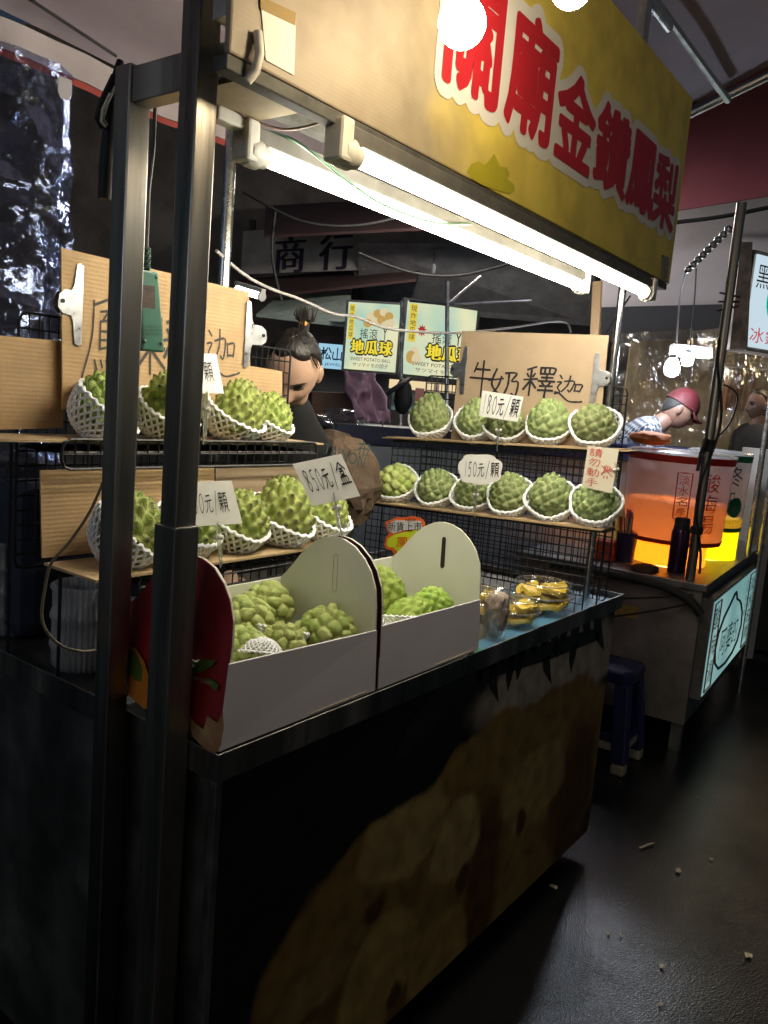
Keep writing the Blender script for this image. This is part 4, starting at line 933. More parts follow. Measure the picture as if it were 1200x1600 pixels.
part('card', MB().slab(q, (1, 0, 0), .001), mat('notice_paper', (.72, .66, .52), .7, var=.06), t)
mb = MB()
for i, ch in enumerate('請勿動手'): write(mb, ch, sub(q, .10, .50, .76-.235*i, .96-.235*i), w=.07, gap=0)
write(mb, ['手畫'], sub(q, .55, .95, .36, .60), w=.08, gap=0)
part('red_writing', mb, mat('faded_red_ink', (.55, .10, .07), .6), t)
acrylic_clip('clear clip on the edge of the red notice card', AX(962, 728, 2.34), AX(962, 752, 2.36), .009)
# fluorescent starburst tag
q = [AX(x, y, 2.29) for x, y in ((600, 872), (664, 872), (664, 806), (600, 806))]
t = thing('starburst_tag', 'fluorescent orange and yellow starburst tag behind the slotted box', 'price tag', q[0])
def burst(q, pts, m, name, lift, thick=.001):
    bl, br, tr, tl = q; g = lambda a, b: (bl*(1-a)+br*a)*(1-b)+(tl*(1-a)+tr*a)*b
    n = (br-bl).cross(tl-bl).normalized(); P = [g(a, b)+n*lift for a, b in pts]; mb = MB(); N = len(P)
    mb.add(P+[p-n*thick for p in P], [tuple(range(N)), tuple(range(N, 2*N))[::-1]]+[(i, i+N, (i+1) % N+N, (i+1) % N) for i in range(N)]); part(name, mb, m, t)
outl = [(.0, .3), (.05, .5), (.12, .58), (.05, .72), (.02, .85), (.15, .9), (.3, .97), (.5, .96), (.7, 1.0), (.9, .95), (1.0, .85), (1.0, .0), (.35, .0), (.25, .08), (.2, .18), (.08, .2)]
burst(q, outl, mat('fluo_orange', (.85, .16, .04), .5), 'orange_edge', 0)
burst(q, [(.07, .32), (.1, .46), (.25, .55), (.5, .62), (.95, .7), (.95, .06), (.4, .06), (.3, .15), (.25, .25), (.12, .26)], mat('fluo_yellow', (.72, .82, .03), .5), 'yellow_cloud', .0008)
burst(q, [(.1, .66), (.1, .82), (.3, .9), (.9, .88), (.95, .7), (.5, .66), (.25, .58)], white_print, 'white_band', .0014)
mb = MB(); hletters(mb, '新貨上市', sub(q, .1, .95, .64, .86), .0035); letters(mb, 'NEW', sub(q, .55, .8, .87, .94), .0035); part('lettering', mb, black_ink, t)
mb = MB(); letters(mb, '鳳', sub(q, .32, .62, .26, .5), .0035); letters(mb, '10', sub(q, .3, .55, .02, .2), .0035); part('red_lettering', mb, mat('tag_red', (.75, .1, .02), .5), t)

# ================================================================== cups and tubs of cut fruit
pine_m = mat('pineapple_flesh', (.93, .70, .10), .35, col2=(.84, .56, .05), vs=40, bump=.3, bs=90, spec=.5)
zt_ = ZC-.0215
mat_blue = mat('blue_tray_plastic', (.10, .26, .42), .4, var=.1)
solo('tray_liner', MB().box(1.76, 2.66, .93, 1.0, zt_, zt_+.003).box(2.40, 2.66, 1.0005, 1.25, zt_, zt_+.003), mat_blue, 'pale blue plastic liner on the counter at the cart end', 'tray liner')
solo('chopping_mat', MB().box(1.715, 1.755, .935, 1.1, zt_, zt_+.012), mat('green_mat', (.03, .25, .14), .5), 'green plastic mat edge beside the slotted box', 'mat', bevel=.002)
def tub(label, c, r, h, nch, seed, gl):
    c = Vector(c); t = thing('fruit_tub', label, 'fruit tub', c); M = Matrix.Translation(c)
    part('bowl', MB().lathe([(r*.80, .0), (r*.84, .001), (r*.97, h*.55), (r*1.06, h*.57), (r*1.06, h*.60)], 40, M, flute=.008, nf=40, close=False), clear, t, smooth=60)
    part('lid', MB().lathe([(r*1.07, h*.58), (r*1.07, h*.62), (r*.98, h*.64), (r*.94, h*.93), (r*.88, h*.985), (r*.72, h), (r*.68, h*.97), (r*.45, h*.97), (r*.42, h*.995), (r*.01, h)], 40, M, flute=.006, nf=40, close=False), clear, t, smooth=60)
    for zz_, rr_ in ((.605, 1.075), (.96, .90)):
        part('rim', MB().tube([c+Vector((r*rr_*math.cos(a), r*rr_*math.sin(a), h*zz_)) for a in np.linspace(0, 2*math.pi, 41)[:-1]], r*.022, 5, closed=True), clear_rim, t, smooth=60)
    rr = random.Random(seed)
    for k in range(nch):
        a = 2*math.pi*k/nch*2.0+rr.uniform(-.25, .25); lv = (k*5//nch); q = r*rr.uniform(.32, .50)
        pc = c+Vector((q*math.cos(a), q*math.sin(a), h*(.05+.17*lv)))
        mb = MB(); w, l_, th = r*.72, r*.74, h*.13
        pr = [(-w*.12, -l_*.55), (w*.12, -l_*.55), (w*.5, l_*.38), (w*.28, l_*.5), (0, l_*.54), (-w*.28, l_*.5), (-w*.5, l_*.38)]
        Mk = Matrix.Translation(pc) @ Matrix.Rotation(a-R(90)+rr.uniform(-.3, .3), 4, 'Z') @ Matrix.Rotation(rr.uniform(-.28, .28), 4, 'X') @ Matrix.Rotation(rr.uniform(-.45, .45), 4, 'Y')
        mb.prism(pr, Mk, th)
        o = solo('pineapple_slice', mb, pine_m, gl, 'pineapple', group='pineapple slices in '+label.split(' tub')[0]+' tub', bevel=.0015)
    return t
tb = [(850, 926, .093, .098, 'wide clear tub of cut pineapple nearest the cart end', 'pineapple slice inside the wide clear tub'),
      (812, 951, .060, .082, 'small clear tub of cut pineapple behind the pulp cup', 'pineapple slice inside the small clear tub'),
      (756, 913, .062, .085, 'clear tub of cut pineapple half hidden by the slotted box', 'pineapple slice inside the half-hidden clear tub')]
for i, (x, y, r, h, lab, gl) in enumerate(tb):
    yy_ = (YF+.112, YF+.080, YF+.20)[i]; P = along((1.6, yy_, zt_+h), (2.6, yy_, zt_+h), x); P.z = zt_+.004; tub(lab, P, r, h, 40 if i == 0 else 30, i, gl)
# pulp cup
P = along((1.6, YF+.058, zt_+.08), (2.6, YF+.058, zt_+.08), 776); P.z = zt_+.004
cup = thing('pulp_cup', 'clear dome-lidded cup of brown frozen fruit pulp', 'cup', P); M = Matrix.Translation(P)
part('cup', MB().lathe([(.026, 0), (.028, .001), (.040, .088), (.043, .089), (.043, .093)], 32, M, close=False), clear, cup, smooth=60)
part('dome_lid', MB().lathe([(.044, .09), (.044, .097), (.041, .099), (.039, .12), (.031, .137), (.018, .147), (.004, .15)], 32, M, close=False), clear, cup, smooth=60)
pulp = mat('fruit_pulp', (.56, .44, .36), .6, col2=(.30, .21, .16), vs=38, bump=.6, bs=45, dist=.01)
d, f = ICO4; V = []
for p in d:
    v = Vector(p); k = 1+.20*mnoise.noise(v*2.9)+.16*mnoise.noise(v*6); z = (v.z+1)/2
    rr = .0265+.0105*z if z < .8 else .037
    w_ = max(1e-3, 1-v.z*v.z); k *= w_**(-.22); V.append(P+Vector((v.x*rr*k*.93, v.y*rr*k*.93, .004+z*.128*(1+.04*mnoise.noise(v*4)))))
pm = MB(); pm.add(V, f); solo('fruit_pulp', pm, pulp, 'lumpy brown fruit pulp inside the dome-lidded cup', 'fruit pulp', smooth=180)

# ================================================================== stacks of clear containers on the left
def stack(label, x, y, r, h, n, seed):
    P = AZ(x, y, zt_+.002); t = thing('container_stack', label, 'containers', P); M = Matrix.Translation(P)
    prof = [(r*.80, 0)]; k = 0
    for i in range(n):
        z0 = h*i/n; prof += [(r*(.93+.02*(i % 2)), z0+h/n*.15), (r*.94, z0+h/n*.7), (r, z0+h/n*.8), (r, z0+h/n*.92)]
    part('nested_cups', MB().lathe(prof, 120, M, flute=.05, nf=36, close=False), clear_stack, t, smooth=70)
    part('nested_cups', MB().lathe([(a*.93, b+.002) for a, b in prof], 120, M, flute=.05, nf=36, close=False), clear_stack, t, smooth=70)
stack('tall stack of ribbed clear containers under the lower left shelf', 130, 1040, .066, .185, 3, 1)
stack('stack of ribbed clear containers just behind the near posts', 210, 1066, .055, .17, 3, 2)
stack('stack of ribbed clear containers at the left picture edge', 22, 985, .068, .225, 4, 3)
stack('stack of ribbed clear containers cut by the left picture edge', -40, 950, .06, .22, 4, 4)
# dark goods behind
solo('storage_crate', MB().box(.93, 1.5, 1.68, 1.83, zt_, 1.30), mat('dark_blue_fabric', (.018, .025, .05), .8, var=.5, vs=7), 'dark blue cloth bundle behind the container stacks', 'bundle', bevel=.04)
# ================================================================== tent canopy over the stall
canvas_m = mat('tent_canvas_underside', (.36, .30, .35), .8, var=.15, vs=2.5, bump=.3, bs=5, dist=.03)
def sheet(f, nu, nv, nm=None):
    return [[f(i/(nu-1), j/(nv-1)) for j in range(nv)] for i in range(nu)]
cz = lambda Y: 2.45+(2.19-Y)*.36
def sag(x, y, k=1.0): return .02*k*math.sin(x*2.1)*math.sin(y*3.3)+.03*k*mnoise.noise(Vector((x*1.3, y*1.1, 0)))
cano = thing('tent_canopy', 'grey mauve tent canopy stretched over the fruit cart', 'tent', (.9, 2.19, 2.4))
def cf(a, b):
    x = -1.6+a*5.0; y = -.2+b*2.4; return (x, y, cz(y)+sag(x, y))
part('roof_sheet', MB().grid(sheet(cf, 40, 24)), canvas_m, cano, smooth=180)
part('rear_rail', MB().tube([(-1.6, 2.20, 2.425), (3.4, 2.20, 2.425)], .016, 10), alu, cano, smooth=40)
def vf(a, b):
    x = -1.6+a*4.2; return (x, 2.175+.012*math.sin(x*9)+.004*math.sin(x*31), 2.44-b*.075)
part('valance', MB().grid(sheet(vf, 90, 4)), mat('valance_mauve', (.46, .40, .42), .8, var=.15, vs=5), cano, smooth=180)
def vf2(a, b):
    x = -1.6+a*4.2; return (x, 2.178+.012*math.sin(x*9)+.004*math.sin(x*31), 2.364-b*.018)
part('red_hem', MB().grid(sheet(vf2, 90, 2)), mat('valance_red', (.36, .06, .05), .8), cano, smooth=180)
part('end_rail', MB().tube([(3.42, -.2, cz(-.2)-.03), (3.42, 2.19, cz(2.19)-.03)], .018, 10), alu, cano, smooth=40)
part('seam_strip', MB().tube([AY(30, -12, 2.0), AY(182, 88, 2.0)], .004, 6), rubber, cano)
for k, yy in enumerate((.5, 1.0, 1.6)): part('roof_pole', MB().tube([(-1.6, yy, cz(yy)-.06), (3.4, yy, cz(yy)-.06)], .013, 8), alu, cano, smooth=40)
# clear plastic curtain hung behind, crumpled
cur_m = film('crumpled_film', (.66, .68, .80), .16, .08, haze=.012, hazecol=(.3, .33, .6), bump=.6, bs=16, gcol=(.48, .60, 1.0))
xl, xr = AY(-110, 300, 2.15).x, AY(128, 110, 2.15).x
rnd = random.Random(3)
def cuf(a, b):
    x = xl+(xr-xl)*a; z = 2.37-b*1.3
    n = mnoise.fractal(Vector((x*5, z*3.2, 1.7)), 1.0, 2.0, 4)
    fold = .035*math.sin(x*15+2*mnoise.noise(Vector((x*2, z*.9, 0))))
    cell = mnoise.cell(Vector((x*9+z*2, z*7, 3)))
    vor = mnoise.voronoi(Vector((x*7+z*2.5, z*6-x*2, 2)))[0]
    return (x+.012*n, 2.15+fold+.03*n+.05*(vor[1]-vor[0]), z)
cur = thing('plastic_curtain', 'crumpled clear plastic sheet hanging at the upper left', 'curtain', (xl+.3, 2.15, 1.07))
part('film_sheet', MB().grid(sheet(cuf, 80, 120)), cur_m, cur)
hp = AY(101, 122, 2.14)
part('hang_tab', MB().prism([(-.02, 0), (.02, 0), (.02, -.04), (.012, -.055), (-.012, -.055), (-.02, -.04)], frame(hp, (1, 0, 0), (0, 0, 1)), .003), mat('tab_grey', (.5, .47, .5), .6), cur)

# ================================================================== things hung on the posts
gp = mat('adapter_green', (.07, .20, .15), .42, var=.1, vs=20)
g = thing('power_adapter', 'green plastic plug adapter hanging by its cord between the posts', 'adapter', AY(238, 550, 1.245))
gy = 1.245
body = [AY(x, y, gy) for x, y in ((222, 548), (258, 551), (248, 425), (219, 420))]
part('case', MB().slab(body, (0, 1, 0), .024), gp, g, bevel=.004)
part('rating_label', MB().slab([AY(x, y, gy-.0006) for x, y in ((221, 480), (243, 483), (242, 447), (221, 445))], (0, 1, 0), .0004), mat('adapter_label', (.07, .045, .035), .6, var=.6, vs=150), g)
for x, y in ((245, 433), (226, 533), (252, 536)):
    c = AY(x, y, gy-.001); part('screw', MB().lathe([(.004, 0), (.003, .0015), (.0005, .002)], 10, Matrix.Translation(c) @ Matrix.Rotation(R(90), 4, 'X')), gp, g, smooth=60)
mb = MB()
for k, s in enumerate(('輸入電壓交流一一〇', '額定電流安全', '台灣製造檢驗合格')): letters(mb, s, [AY(223, 512+k*6, gy), AY(254, 513+k*6, gy), AY(254, 508.5+k*6, gy), AY(223, 507.5+k*6, gy)], .0008)
part('moulded_lettering', mb, mat('adapter_dark', (.03, .09, .07), .5), g)
co = []
for k in range(60):
    t = k/59; p = AY(229, 422, gy+.012).lerp(AY(229, 388, gy+.012), t); co.append(p+Vector((.006*math.cos(k*.95), .006*math.sin(k*.95), 0)))
part('coiled_cord', MB().tube(co, .0022, 5), mat('cord_green', (.03, .09, .07), .5), g)
part('cord', MB().tube([AY(229, 388, gy+.012), AY(232, 300, gy+.012), AY(240, 230, gy+.01), AY(243, 150, gy+.006), AY(236, 130, gy)], .0035, 6), mat('cord_grey', (.10, .10, .09), .5), g)
bs = thing('strap_bundle', 'dark strap bundle hanging outside the left post', 'strap', AY(164, 320, 1.25))
part('strap', MB().tube([AY(188, 95, 1.24), AY(178, 140, 1.24), AY(172, 200, 1.24), AY(167, 260, 1.24), AY(164, 312, 1.24)], [.006, .010, .012, .013, .012], 8), rubber, bs, smooth=50)
part('strap_loop', MB().tube([AY(181, 120, 1.23), AY(162, 160, 1.23), AY(155, 185, 1.23), AY(163, 198, 1.23)], .008, 6), rubber, bs, smooth=50)
part('tie', MB().tube([AY(172, 146, 1.22), AY(160, 172, 1.22), AY(158, 190, 1.22), AY(165, 198, 1.22)], .0022, 5), white_plastic, bs)
def cable(label, pts, r, m, name='cable', n=7):
    P = [Vector(p) for p in pts]; S = []
    for i in range(len(P)-1):
        p0, p1, p2, p3 = P[max(0, i-1)], P[i], P[i+1], P[min(len(P)-1, i+2)]
        for k in range(6):
            t = k/6; S.append(.5*((2*p1)+(p2-p0)*t+(2*p0-5*p1+4*p2-p3)*t*t+(-p0+3*p1-3*p2+p3)*t**3))
    return solo(name, MB().tube(S+[P[-1]], r, n), m, label, 'cable', smooth=60)
cord_white = mat('cord_white', (.62, .58, .56), .5)
cable('white cable strung from the rear pole towards the smooth sign', [AY(338, 392, 1.82), AY(380, 428, 1.84), AY(420, 450, 1.86), AY(470, 468, 1.88), AY(520, 490, 1.9), AY(555, 495, 1.9), AY(600, 512, 1.88), AY(650, 518, 1.86), AY(720, 520, 1.84), AY(800, 512, 1.8), AY(860, 503, 1.76), AY(885, 505, 1.74), AY(892, 520, 1.72)], .0052, cord_white)
cable('thin green wire looping below the rear tube lamp', [AY(395, 200, 1.14), AY(450, 215, 1.1), AY(490, 240, 1.05), AY(540, 280, 1.05), AY(600, 320, 1.05), AY(680, 348, 1.06), AY(735, 350, 1.1)], .003, mat('wire_green', (.06, .13, .08), .5))
cable('brown wire sagging between the two tube lamps', [AY(350, 160, 1.1), AY(390, 185, 1.1), AY(440, 202, 1.08), AY(490, 195, 1.02), AY(530, 178, .96)], .0025, mat('wire_brown', (.10, .05, .03), .5))
cable('grey-brown cord from the near post down to the counter', [AY(165, 745, 1.23), AY(140, 800, 1.24), AY(110, 845, 1.25), AY(80, 880, 1.26), AY(70, 920, 1.27), AY(66, 970, 1.27), AY(90, 1005, 1.26), AY(130, 1018, 1.25), AY(165, 1012, 1.25)], .0028, mat('cord_taupe', (.16, .13, .09), .6))
jb = AY(346, 175, 1.12)
j = thing('junction_box', 'small white junction box under the roof board', 'junction box', jb)
part('case', MB().box(jb.x-.02, jb.x+.05, jb.y-.015, jb.y+.015, jb.z-.018, jb.z+.012), white_plastic, j, bevel=.004)
part('stem', MB().tube([jb+Vector((.01, 0, .012)), jb+Vector((.012, 0, .06))], .004, 6), white_plastic, j)
# wooden stay and clear bits at the far end of the cart
solo('wooden_stay', MB().bar(AX(929, 540, 2.66), AX(934, 440, 2.66), .03, .014, (1, 0, 0)), mat('raw_wood', (.42, .30, .20), .7, var=.25, vs=8, stretch=(1, 1, .15)), 'upright wooden batten behind the smooth sign', 'batten')
cable('thin black wire hanging beside the wooden batten', [AX(940, 530, 2.68), AX(960, 500, 2.68), AX(985, 462, 2.66)], .003, rubber)
cable('thin green wire hanging behind the far clip', [AX(955, 585, 2.7), AX(962, 530, 2.7), AX(966, 490, 2.7)], .0022, MATS['wire_green'])

# ================================================================== behind the counter: bag, bench, cloth
bag_m = mat('kraft_bag', (.13, .085, .055), .8, var=.25, vs=7, bump=.6, bs=14, dist=.03)
BD = 2.75
def lump(name, label, cat, c, s, m, seed, amp=.16, fl=2.2, rot=None):
    d, f = ICO3; V = []
    for p in d:
        v = Vector(p); k = 1+amp*mnoise.noise(v*fl+Vector((seed, 0, 0)))+amp*.5*mnoise.voronoi(v*fl*1.3+Vector((0, seed, 0)))[0][0]
        q = Vector((v.x*s[0], v.y*s[1], v.z*s[2]))*k
        if rot: q = rot @ q
        V.append(Vector(c)+q)
    mb = MB(); mb.add(V, f); return solo(name, mb, m, label, cat, smooth=14 if name == 'paper_bag' else 50)
lump('paper_bag', 'crumpled brown paper bag with dark green print behind the counter', 'bag', AD(548, 757, 2.72), (.105, .09, .135), bag_m, 3, .3, 2.6)
pb = bpy.data.objects['paper_bag']; mb = MB()
q = [AD(x, y, 2.585) for x, y in ((505, 708), (568, 732), (572, 714), (509, 692))]; letters(mb, 'TAINON', q, .002)
q = [AD(x, y, 2.585) for x, y in ((556, 712), (575, 716), (580, 690), (561, 688))]; letters(mb, '布', q, .002, 0)
part('bag_print', mb, mat('bag_print_green', (.02, .05, .04), .7), pb)
lump('paper_bag', 'brown paper sack slumped beside the vendor', 'bag', AD(520, 715, 2.95), (.09, .10, .09), bag_m, 9, .3)
# support under the bags
bq = AD(548, 757, 2.72); b9 = AD(520, 715, 2.95)
solo('side_cabinet', MB().box(min(bq.x, b9.x)-.10, max(bq.x, b9.x)+.12, max(YB+.02, min(bq.y, b9.y)-.12), max(bq.y, b9.y)+.14, 0, bq.z-.115), mat('cabinet_dark', (.05, .05, .055), .6, var=.3), 'dark side cabinet under the brown paper bags', 'cabinet', bevel=.01)
bench = thing('back_table', 'grey steel work table behind the cart with navy edge', 'table', AD(640, 700, 4.0))
navy = mat('navy_plastic', (.012, .018, .06), .4)
blue_steel = mat('bluish_sheet', (.30, .36, .44), .4, .3, var=.2, vs=4)
t0, t1 = AD(525, 664, 4.0), AD(1010, 690, 4.6)
hd = Vector((t1.x-t0.x, t1.y-t0.y, 0)).normalized(); hb = Vector((-hd.y, hd.x, 0)); hb = hb if hb.dot(Vector((FW.x, FW.y, 0))) > 0 else -hb
a0 = Vector((t0.x, t0.y, 1.42)); a1 = a0+hd*2.6
part('navy_edge', MB().slab([a0+Vector((0, 0, -.10)), a1+Vector((0, 0, -.10)), a1, a0], hb, .05), navy, bench, bevel=.006)
part('front_sheet', MB().slab([a0+hb*.02+Vector((0, 0, -1.40)), a1+hb*.02+Vector((0, 0, -1.40)), a1+hb*.02+Vector((0, 0, -.102)), a0+hb*.02+Vector((0, 0, -.102))], hb, .02), blue_steel, bench)
part('table_top', MB().slab([a0+hb*.052+Vector((0, 0, -.02)), a1+hb*.052+Vector((0, 0, -.02)), a1+hb*.6+Vector((0, 0, -.02)), a0+hb*.6+Vector((0, 0, -.02))], (0, 0, 1), .01), navy, bench)
cl_m = mat('purple_cloth', (.42, .27, .40), .85, var=.2, vs=6)
cc_ = [AD(x, y, 4.05) for x, y in ((556, 655), (612, 662), (592, 584), (534, 580))]
def clf(a, b):
    bl, br, tr, tl = cc_; p = (bl*(1-a)+br*a)*(1-b)+(tl*(1-a)+tr*a)*b
    w = .018*math.sin(a*17+b*4)+.07*mnoise.noise(Vector((a*5, b*4, 1)))+.03*math.sin(a*8-b*7)
    e = .03*mnoise.noise(Vector((a*7, b*7, 5)))
    return p+hb*w+Vector((0, 0, e*(1-b)))
mbc = MB().grid(sheet(clf, 40, 30)); co_ = solo('hanging_cloth', mbc, cl_m, 'crumpled purple cloth hanging over the navy edge', 'cloth', smooth=180)
so = co_.modifiers.new('thick', 'SOLIDIFY'); so.thickness = .006
lump('plastic_bag', 'crumpled clear plastic bag left of the purple cloth', 'bag', AD(535, 655, 4.1), (.13, .08, .05), film('thin_bag', (.85, .85, .87), .08, .12, haze=.10, hazecol=(.5, .5, .55)), 4, .45, 3.0)
solo('storage_box', MB().slab([Vector((*AD(490, 668, 4.3).xy, 0)), Vector((*AD(560, 668, 4.3).xy, 0)), AD(560, 615, 4.3), AD(488, 612, 4.3)], hb, .3), mat('dark_brown_box', (.10, .06, .045), .8, var=.3), 'dark brown box behind the vendor', 'box')
# stuff under the far rack seen through the wires
solo('red_crate', MB().box(2.75, 3.05, 1.5, 1.8, .0, .86), mat('crate_red', (.35, .03, .03), .5, var=.2), 'red plastic crate seen through the far rack wires', 'crate', bevel=.01)
# ================================================================== people
def uvsphere(nu, nv):
    V = []; F = []
    for i in range(nv+1):
        th = math.pi*i/nv
        for j in range(nu):
            ph = 2*math.pi*j/nu; V.append((math.sin(th)*math.cos(ph), math.sin(th)*math.sin(ph), math.cos(th)))
    for i in range(nv):
        for j in range(nu): F.append((i*nu+j, (i+1)*nu+j, (i+1)*nu+(j+1) % nu, i*nu+(j+1) % nu))
    return np.array(V), F
def gauss(P, c, s): return np.exp(-(((P-np.array(c))/np.array(s))**2).sum(1))
def head_shape():
    """head with face on +y, z up, crown at +.115, chin near -.115 (metres)"""
    D, F = uvsphere(56, 48); P = D*np.array([.074, .094, .114])
    lower = np.clip(-D[:, 2], 0, 1); P[:, 0] *= 1-.28*lower**1.5; front = np.clip(D[:, 1], 0, 1)
    P[:, 1] += .012*lower*front                                   # chin forward
    P[:, 1] -= .012*np.clip(-D[:, 1], 0, 1)*lower*1.5             # nape in
    P[:, 1] -= .006*front**2*(1-np.abs(D[:, 2]))                  # flatter face
    y = np.array([0, 1, 0])
    def bump(c, s, a, dr=(0, 1, 0)):
        w = gauss(P, c, s)*(P[:, 1] > .02); P[:] += (w*a)[:, None]*np.array(dr)
    bump((0, .09, -.016), (.010, .05, .022), .018); bump((0, .095, -.034), (.013, .05, .010), .016)   # nose
    bump((.012, .09, -.038), (.007, .04, .007), .006); bump((-.012, .09, -.038), (.007, .04, .007), .006)
    for s in (-1, 1):
        bump((s*.030, .085, .004), (.016, .05, .010), -.011)      # sockets
        bump((s*.030, .085, .022), (.022, .05, .007), .005)       # brows
        bump((s*.042, .07, -.028), (.018, .05, .018), .004)       # cheeks
    bump((0, .085, -.062), (.022, .05, .006), .006); bump((0, .085, -.074), (.019, .05, .006), .006); bump((0, .085, -.068), (.022, .05, .0025), -.005)
    bump((0, .08, -.098), (.018, .05, .012), .006)
    return P, F
HP, HF = head_shape()
_fr = HP[HP[:, 1] > .02]
def surf(x, z):
    """how far forward the face stands at (x, z)"""
    d_ = (_fr[:, 0]-x)**2+(_fr[:, 2]-z)**2; i = np.argsort(d_)[:4]; w = 1/(d_[i]+1e-7); return float((_fr[i, 1]*w).sum()/w.sum())
def add_head(t, M, skin, hairm, hair='bun', cap=None):
    mb = MB(); mb.add([M @ Vector(p) for p in HP], HF); hd_ = part('head', mb, skin, t, smooth=180)
    for s in (-1, 1):
        Me = M @ Matrix.Translation((s*.074, -.006, -.012)) @ Matrix.Rotation(s*R(18), 4, 'Z')
        V, F = uvsphere(14, 12); mb = MB(); mb.add([Me @ Vector((p[0]*.010, p[1]*.019, p[2]*.031)) for p in V], F); part('ear', mb, skin, hd_, smooth=180)
        mb = MB().tube([M @ Vector((s*(.030+.0145*k), surf(s*(.030+.0145*k), -.002-.003*(1-k*k)), -.002-.003*(1-k*k))) for k in np.linspace(-1, 1, 7)], [.0006, .0016, .002, .0022, .0022, .0018, .0008], 5); part('lash_line', mb, hairm, hd_)
        mb = MB().tube([M @ Vector((s*(.032+.019*k), surf(s*(.032+.019*k), .019+.004*(1-k*k)), .019+.004*(1-k*k))) for k in np.linspace(-1, 1, 7)], [.0012, .0028, .0032, .0032, .0028, .002, .0008], 5); part('eyebrow', mb, hairm, hd_)
    mb = MB().tube([M @ Vector((.024*k, surf(.024*k, -.068)-.001, -.068+.002*k*k)) for k in np.linspace(-1, 1, 7)], [.001, .003, .0036, .0036, .0036, .003, .001], 6); part('lips', mb, MATS['lip_red'], hd_, smooth=80)
    D, F = uvsphere(64, 48)
    if hair:
        V = []
        for d in D:
            hl = .62-.25*max(0, -d[1])*2-(1.1 if d[1] < -.05 else 0)*min(1, -d[1]*3)   # hairline height by direction
            hl = .90-.28*abs(d[0]) if d[1] > .25 else .80-(.25-d[1])*1.35
            k = 1.065+.012*math.sin(math.atan2(d[0], d[1]+.2)*60)+.014*mnoise.noise(Vector((math.atan2(d[0], d[1]+.2)*9, d[2]*2, 3)))+.008*mnoise.noise(Vector(d)*9)
            if d[2] < hl: k = max(.90, 1.07-(hl-d[2])*1.4)
            V.append(M @ Vector((d[0]*.0745*k, d[1]*.0945*k, d[2]*.1145*k)))
        mb = MB(); mb.add(V, F); part('hair', mb, hairm, t, smooth=180)
    return hd_
mat('lip_red', (.32, .12, .09), .5)
skin1 = mat('vendor_skin', (.54, .34, .24), .5, var=.08, vs=20, sss=.12)
hair_m = mat('dark_hair', (.014, .010, .008), .5, var=.4, vs=60, stretch=(1, 1, .2), bump=.4, bs=80)
shirt_black = mat('black_shirt', (.006, .006, .008), .8, var=.3, vs=10)
def skinbody(name, t, joints, edges, m, root=0, sub_=2):
    """continuous body: joints [(pos, radius)], edges"""
    me = bpy.data.meshes.new(name); I = MW[t.name].inverted()
    me.from_pydata([tuple(I @ Vector(p)) for p, r in joints], edges, []); me.materials.append(m)
    o = bpy.data.objects.new(name, me); COL.objects.link(o); o.parent = t; MW[o.name] = MW[t.name].copy()
    sk = o.modifiers.new('skin', 'SKIN'); sk.use_smooth_shade = True
    for i, (p, r) in enumerate(joints):
        rr = r if isinstance(r, tuple) else (r, r); me.skin_vertices[0].data[i].radius = rr
        me.skin_vertices[0].data[i].use_root = (i == root)
    ss = o.modifiers.new('sub', 'SUBSURF'); ss.levels = sub_; ss.render_levels = sub_
    return o
def hand(t, wrist, dirv, up, skin, k=1.0, curl=.5):
    """palm and five bent fingers leaving a wrist along dirv"""
    w = Vector(wrist); d = Vector(dirv).normalized(); s = d.cross(Vector(up)).normalized(); n = s.cross(d)
    joints = [(w, .022*k), (w+d*.045*k, (.034*k, .016*k)), (w+d*.085*k, (.038*k, .014*k))]; E = [(0, 1), (1, 2)]
    skinbody('hand', t, joints, E, skin)
    for i, (off, ln) in enumerate(((-.030, .062), (-.010, .075), (.010, .072), (.029, .056))):
        b = w+d*.08*k+s*off*k; j = [(b, .0095*k)]
        a = 0
        for q in (.45, .32, .23):
            a += curl; v = d*math.cos(a)-n*math.sin(a); b = b+v*ln*q*k; j.append((b, .0085*k))
        skinbody('finger', t, j, [(0, 1), (1, 2), (2, 3)], skin)
    b = w+d*.03*k-s*.028*k; j = [(b, .012*k), (b+(d*.6-s*.8).normalized()*.035*k, .0105*k), (b+(d*.85-s*.6-n*.2).normalized()*.062*k, .009*k)]
    skinbody('thumb', t, j, [(0, 1), (1, 2)], skin)
# ---- the vendor, leaning forward over the counter, head bowed
hc = AD(459, 575, 2.42)
vend = thing('person', 'person with a topknot in black bending over behind the cart', 'person', (hc.x+.25, hc.y+.40, 0))
toC = Vector((-FW.x, -FW.y, 0)).normalized(); lf = Vector((toC.y, -toC.x, 0))     # towards camera; lf = image-left?
lf = lf if lf.dot(CR) < 0 else -lf
fdir = (toC*.78+lf*.10+Vector((0, 0, -.80))).normalized()         # face looks down and a little to the left
updir = (Vector((0, 0, 1))*.9+toC*.62+CR*.10).normalized()
xdir = fdir.cross(updir).normalized(); updir = xdir.cross(fdir)
Mh = Matrix(((xdir.x, fdir.x, updir.x, hc.x), (xdir.y, fdir.y, updir.y, hc.y), (xdir.z, fdir.z, updir.z, hc.z), (0, 0, 0, 1)))
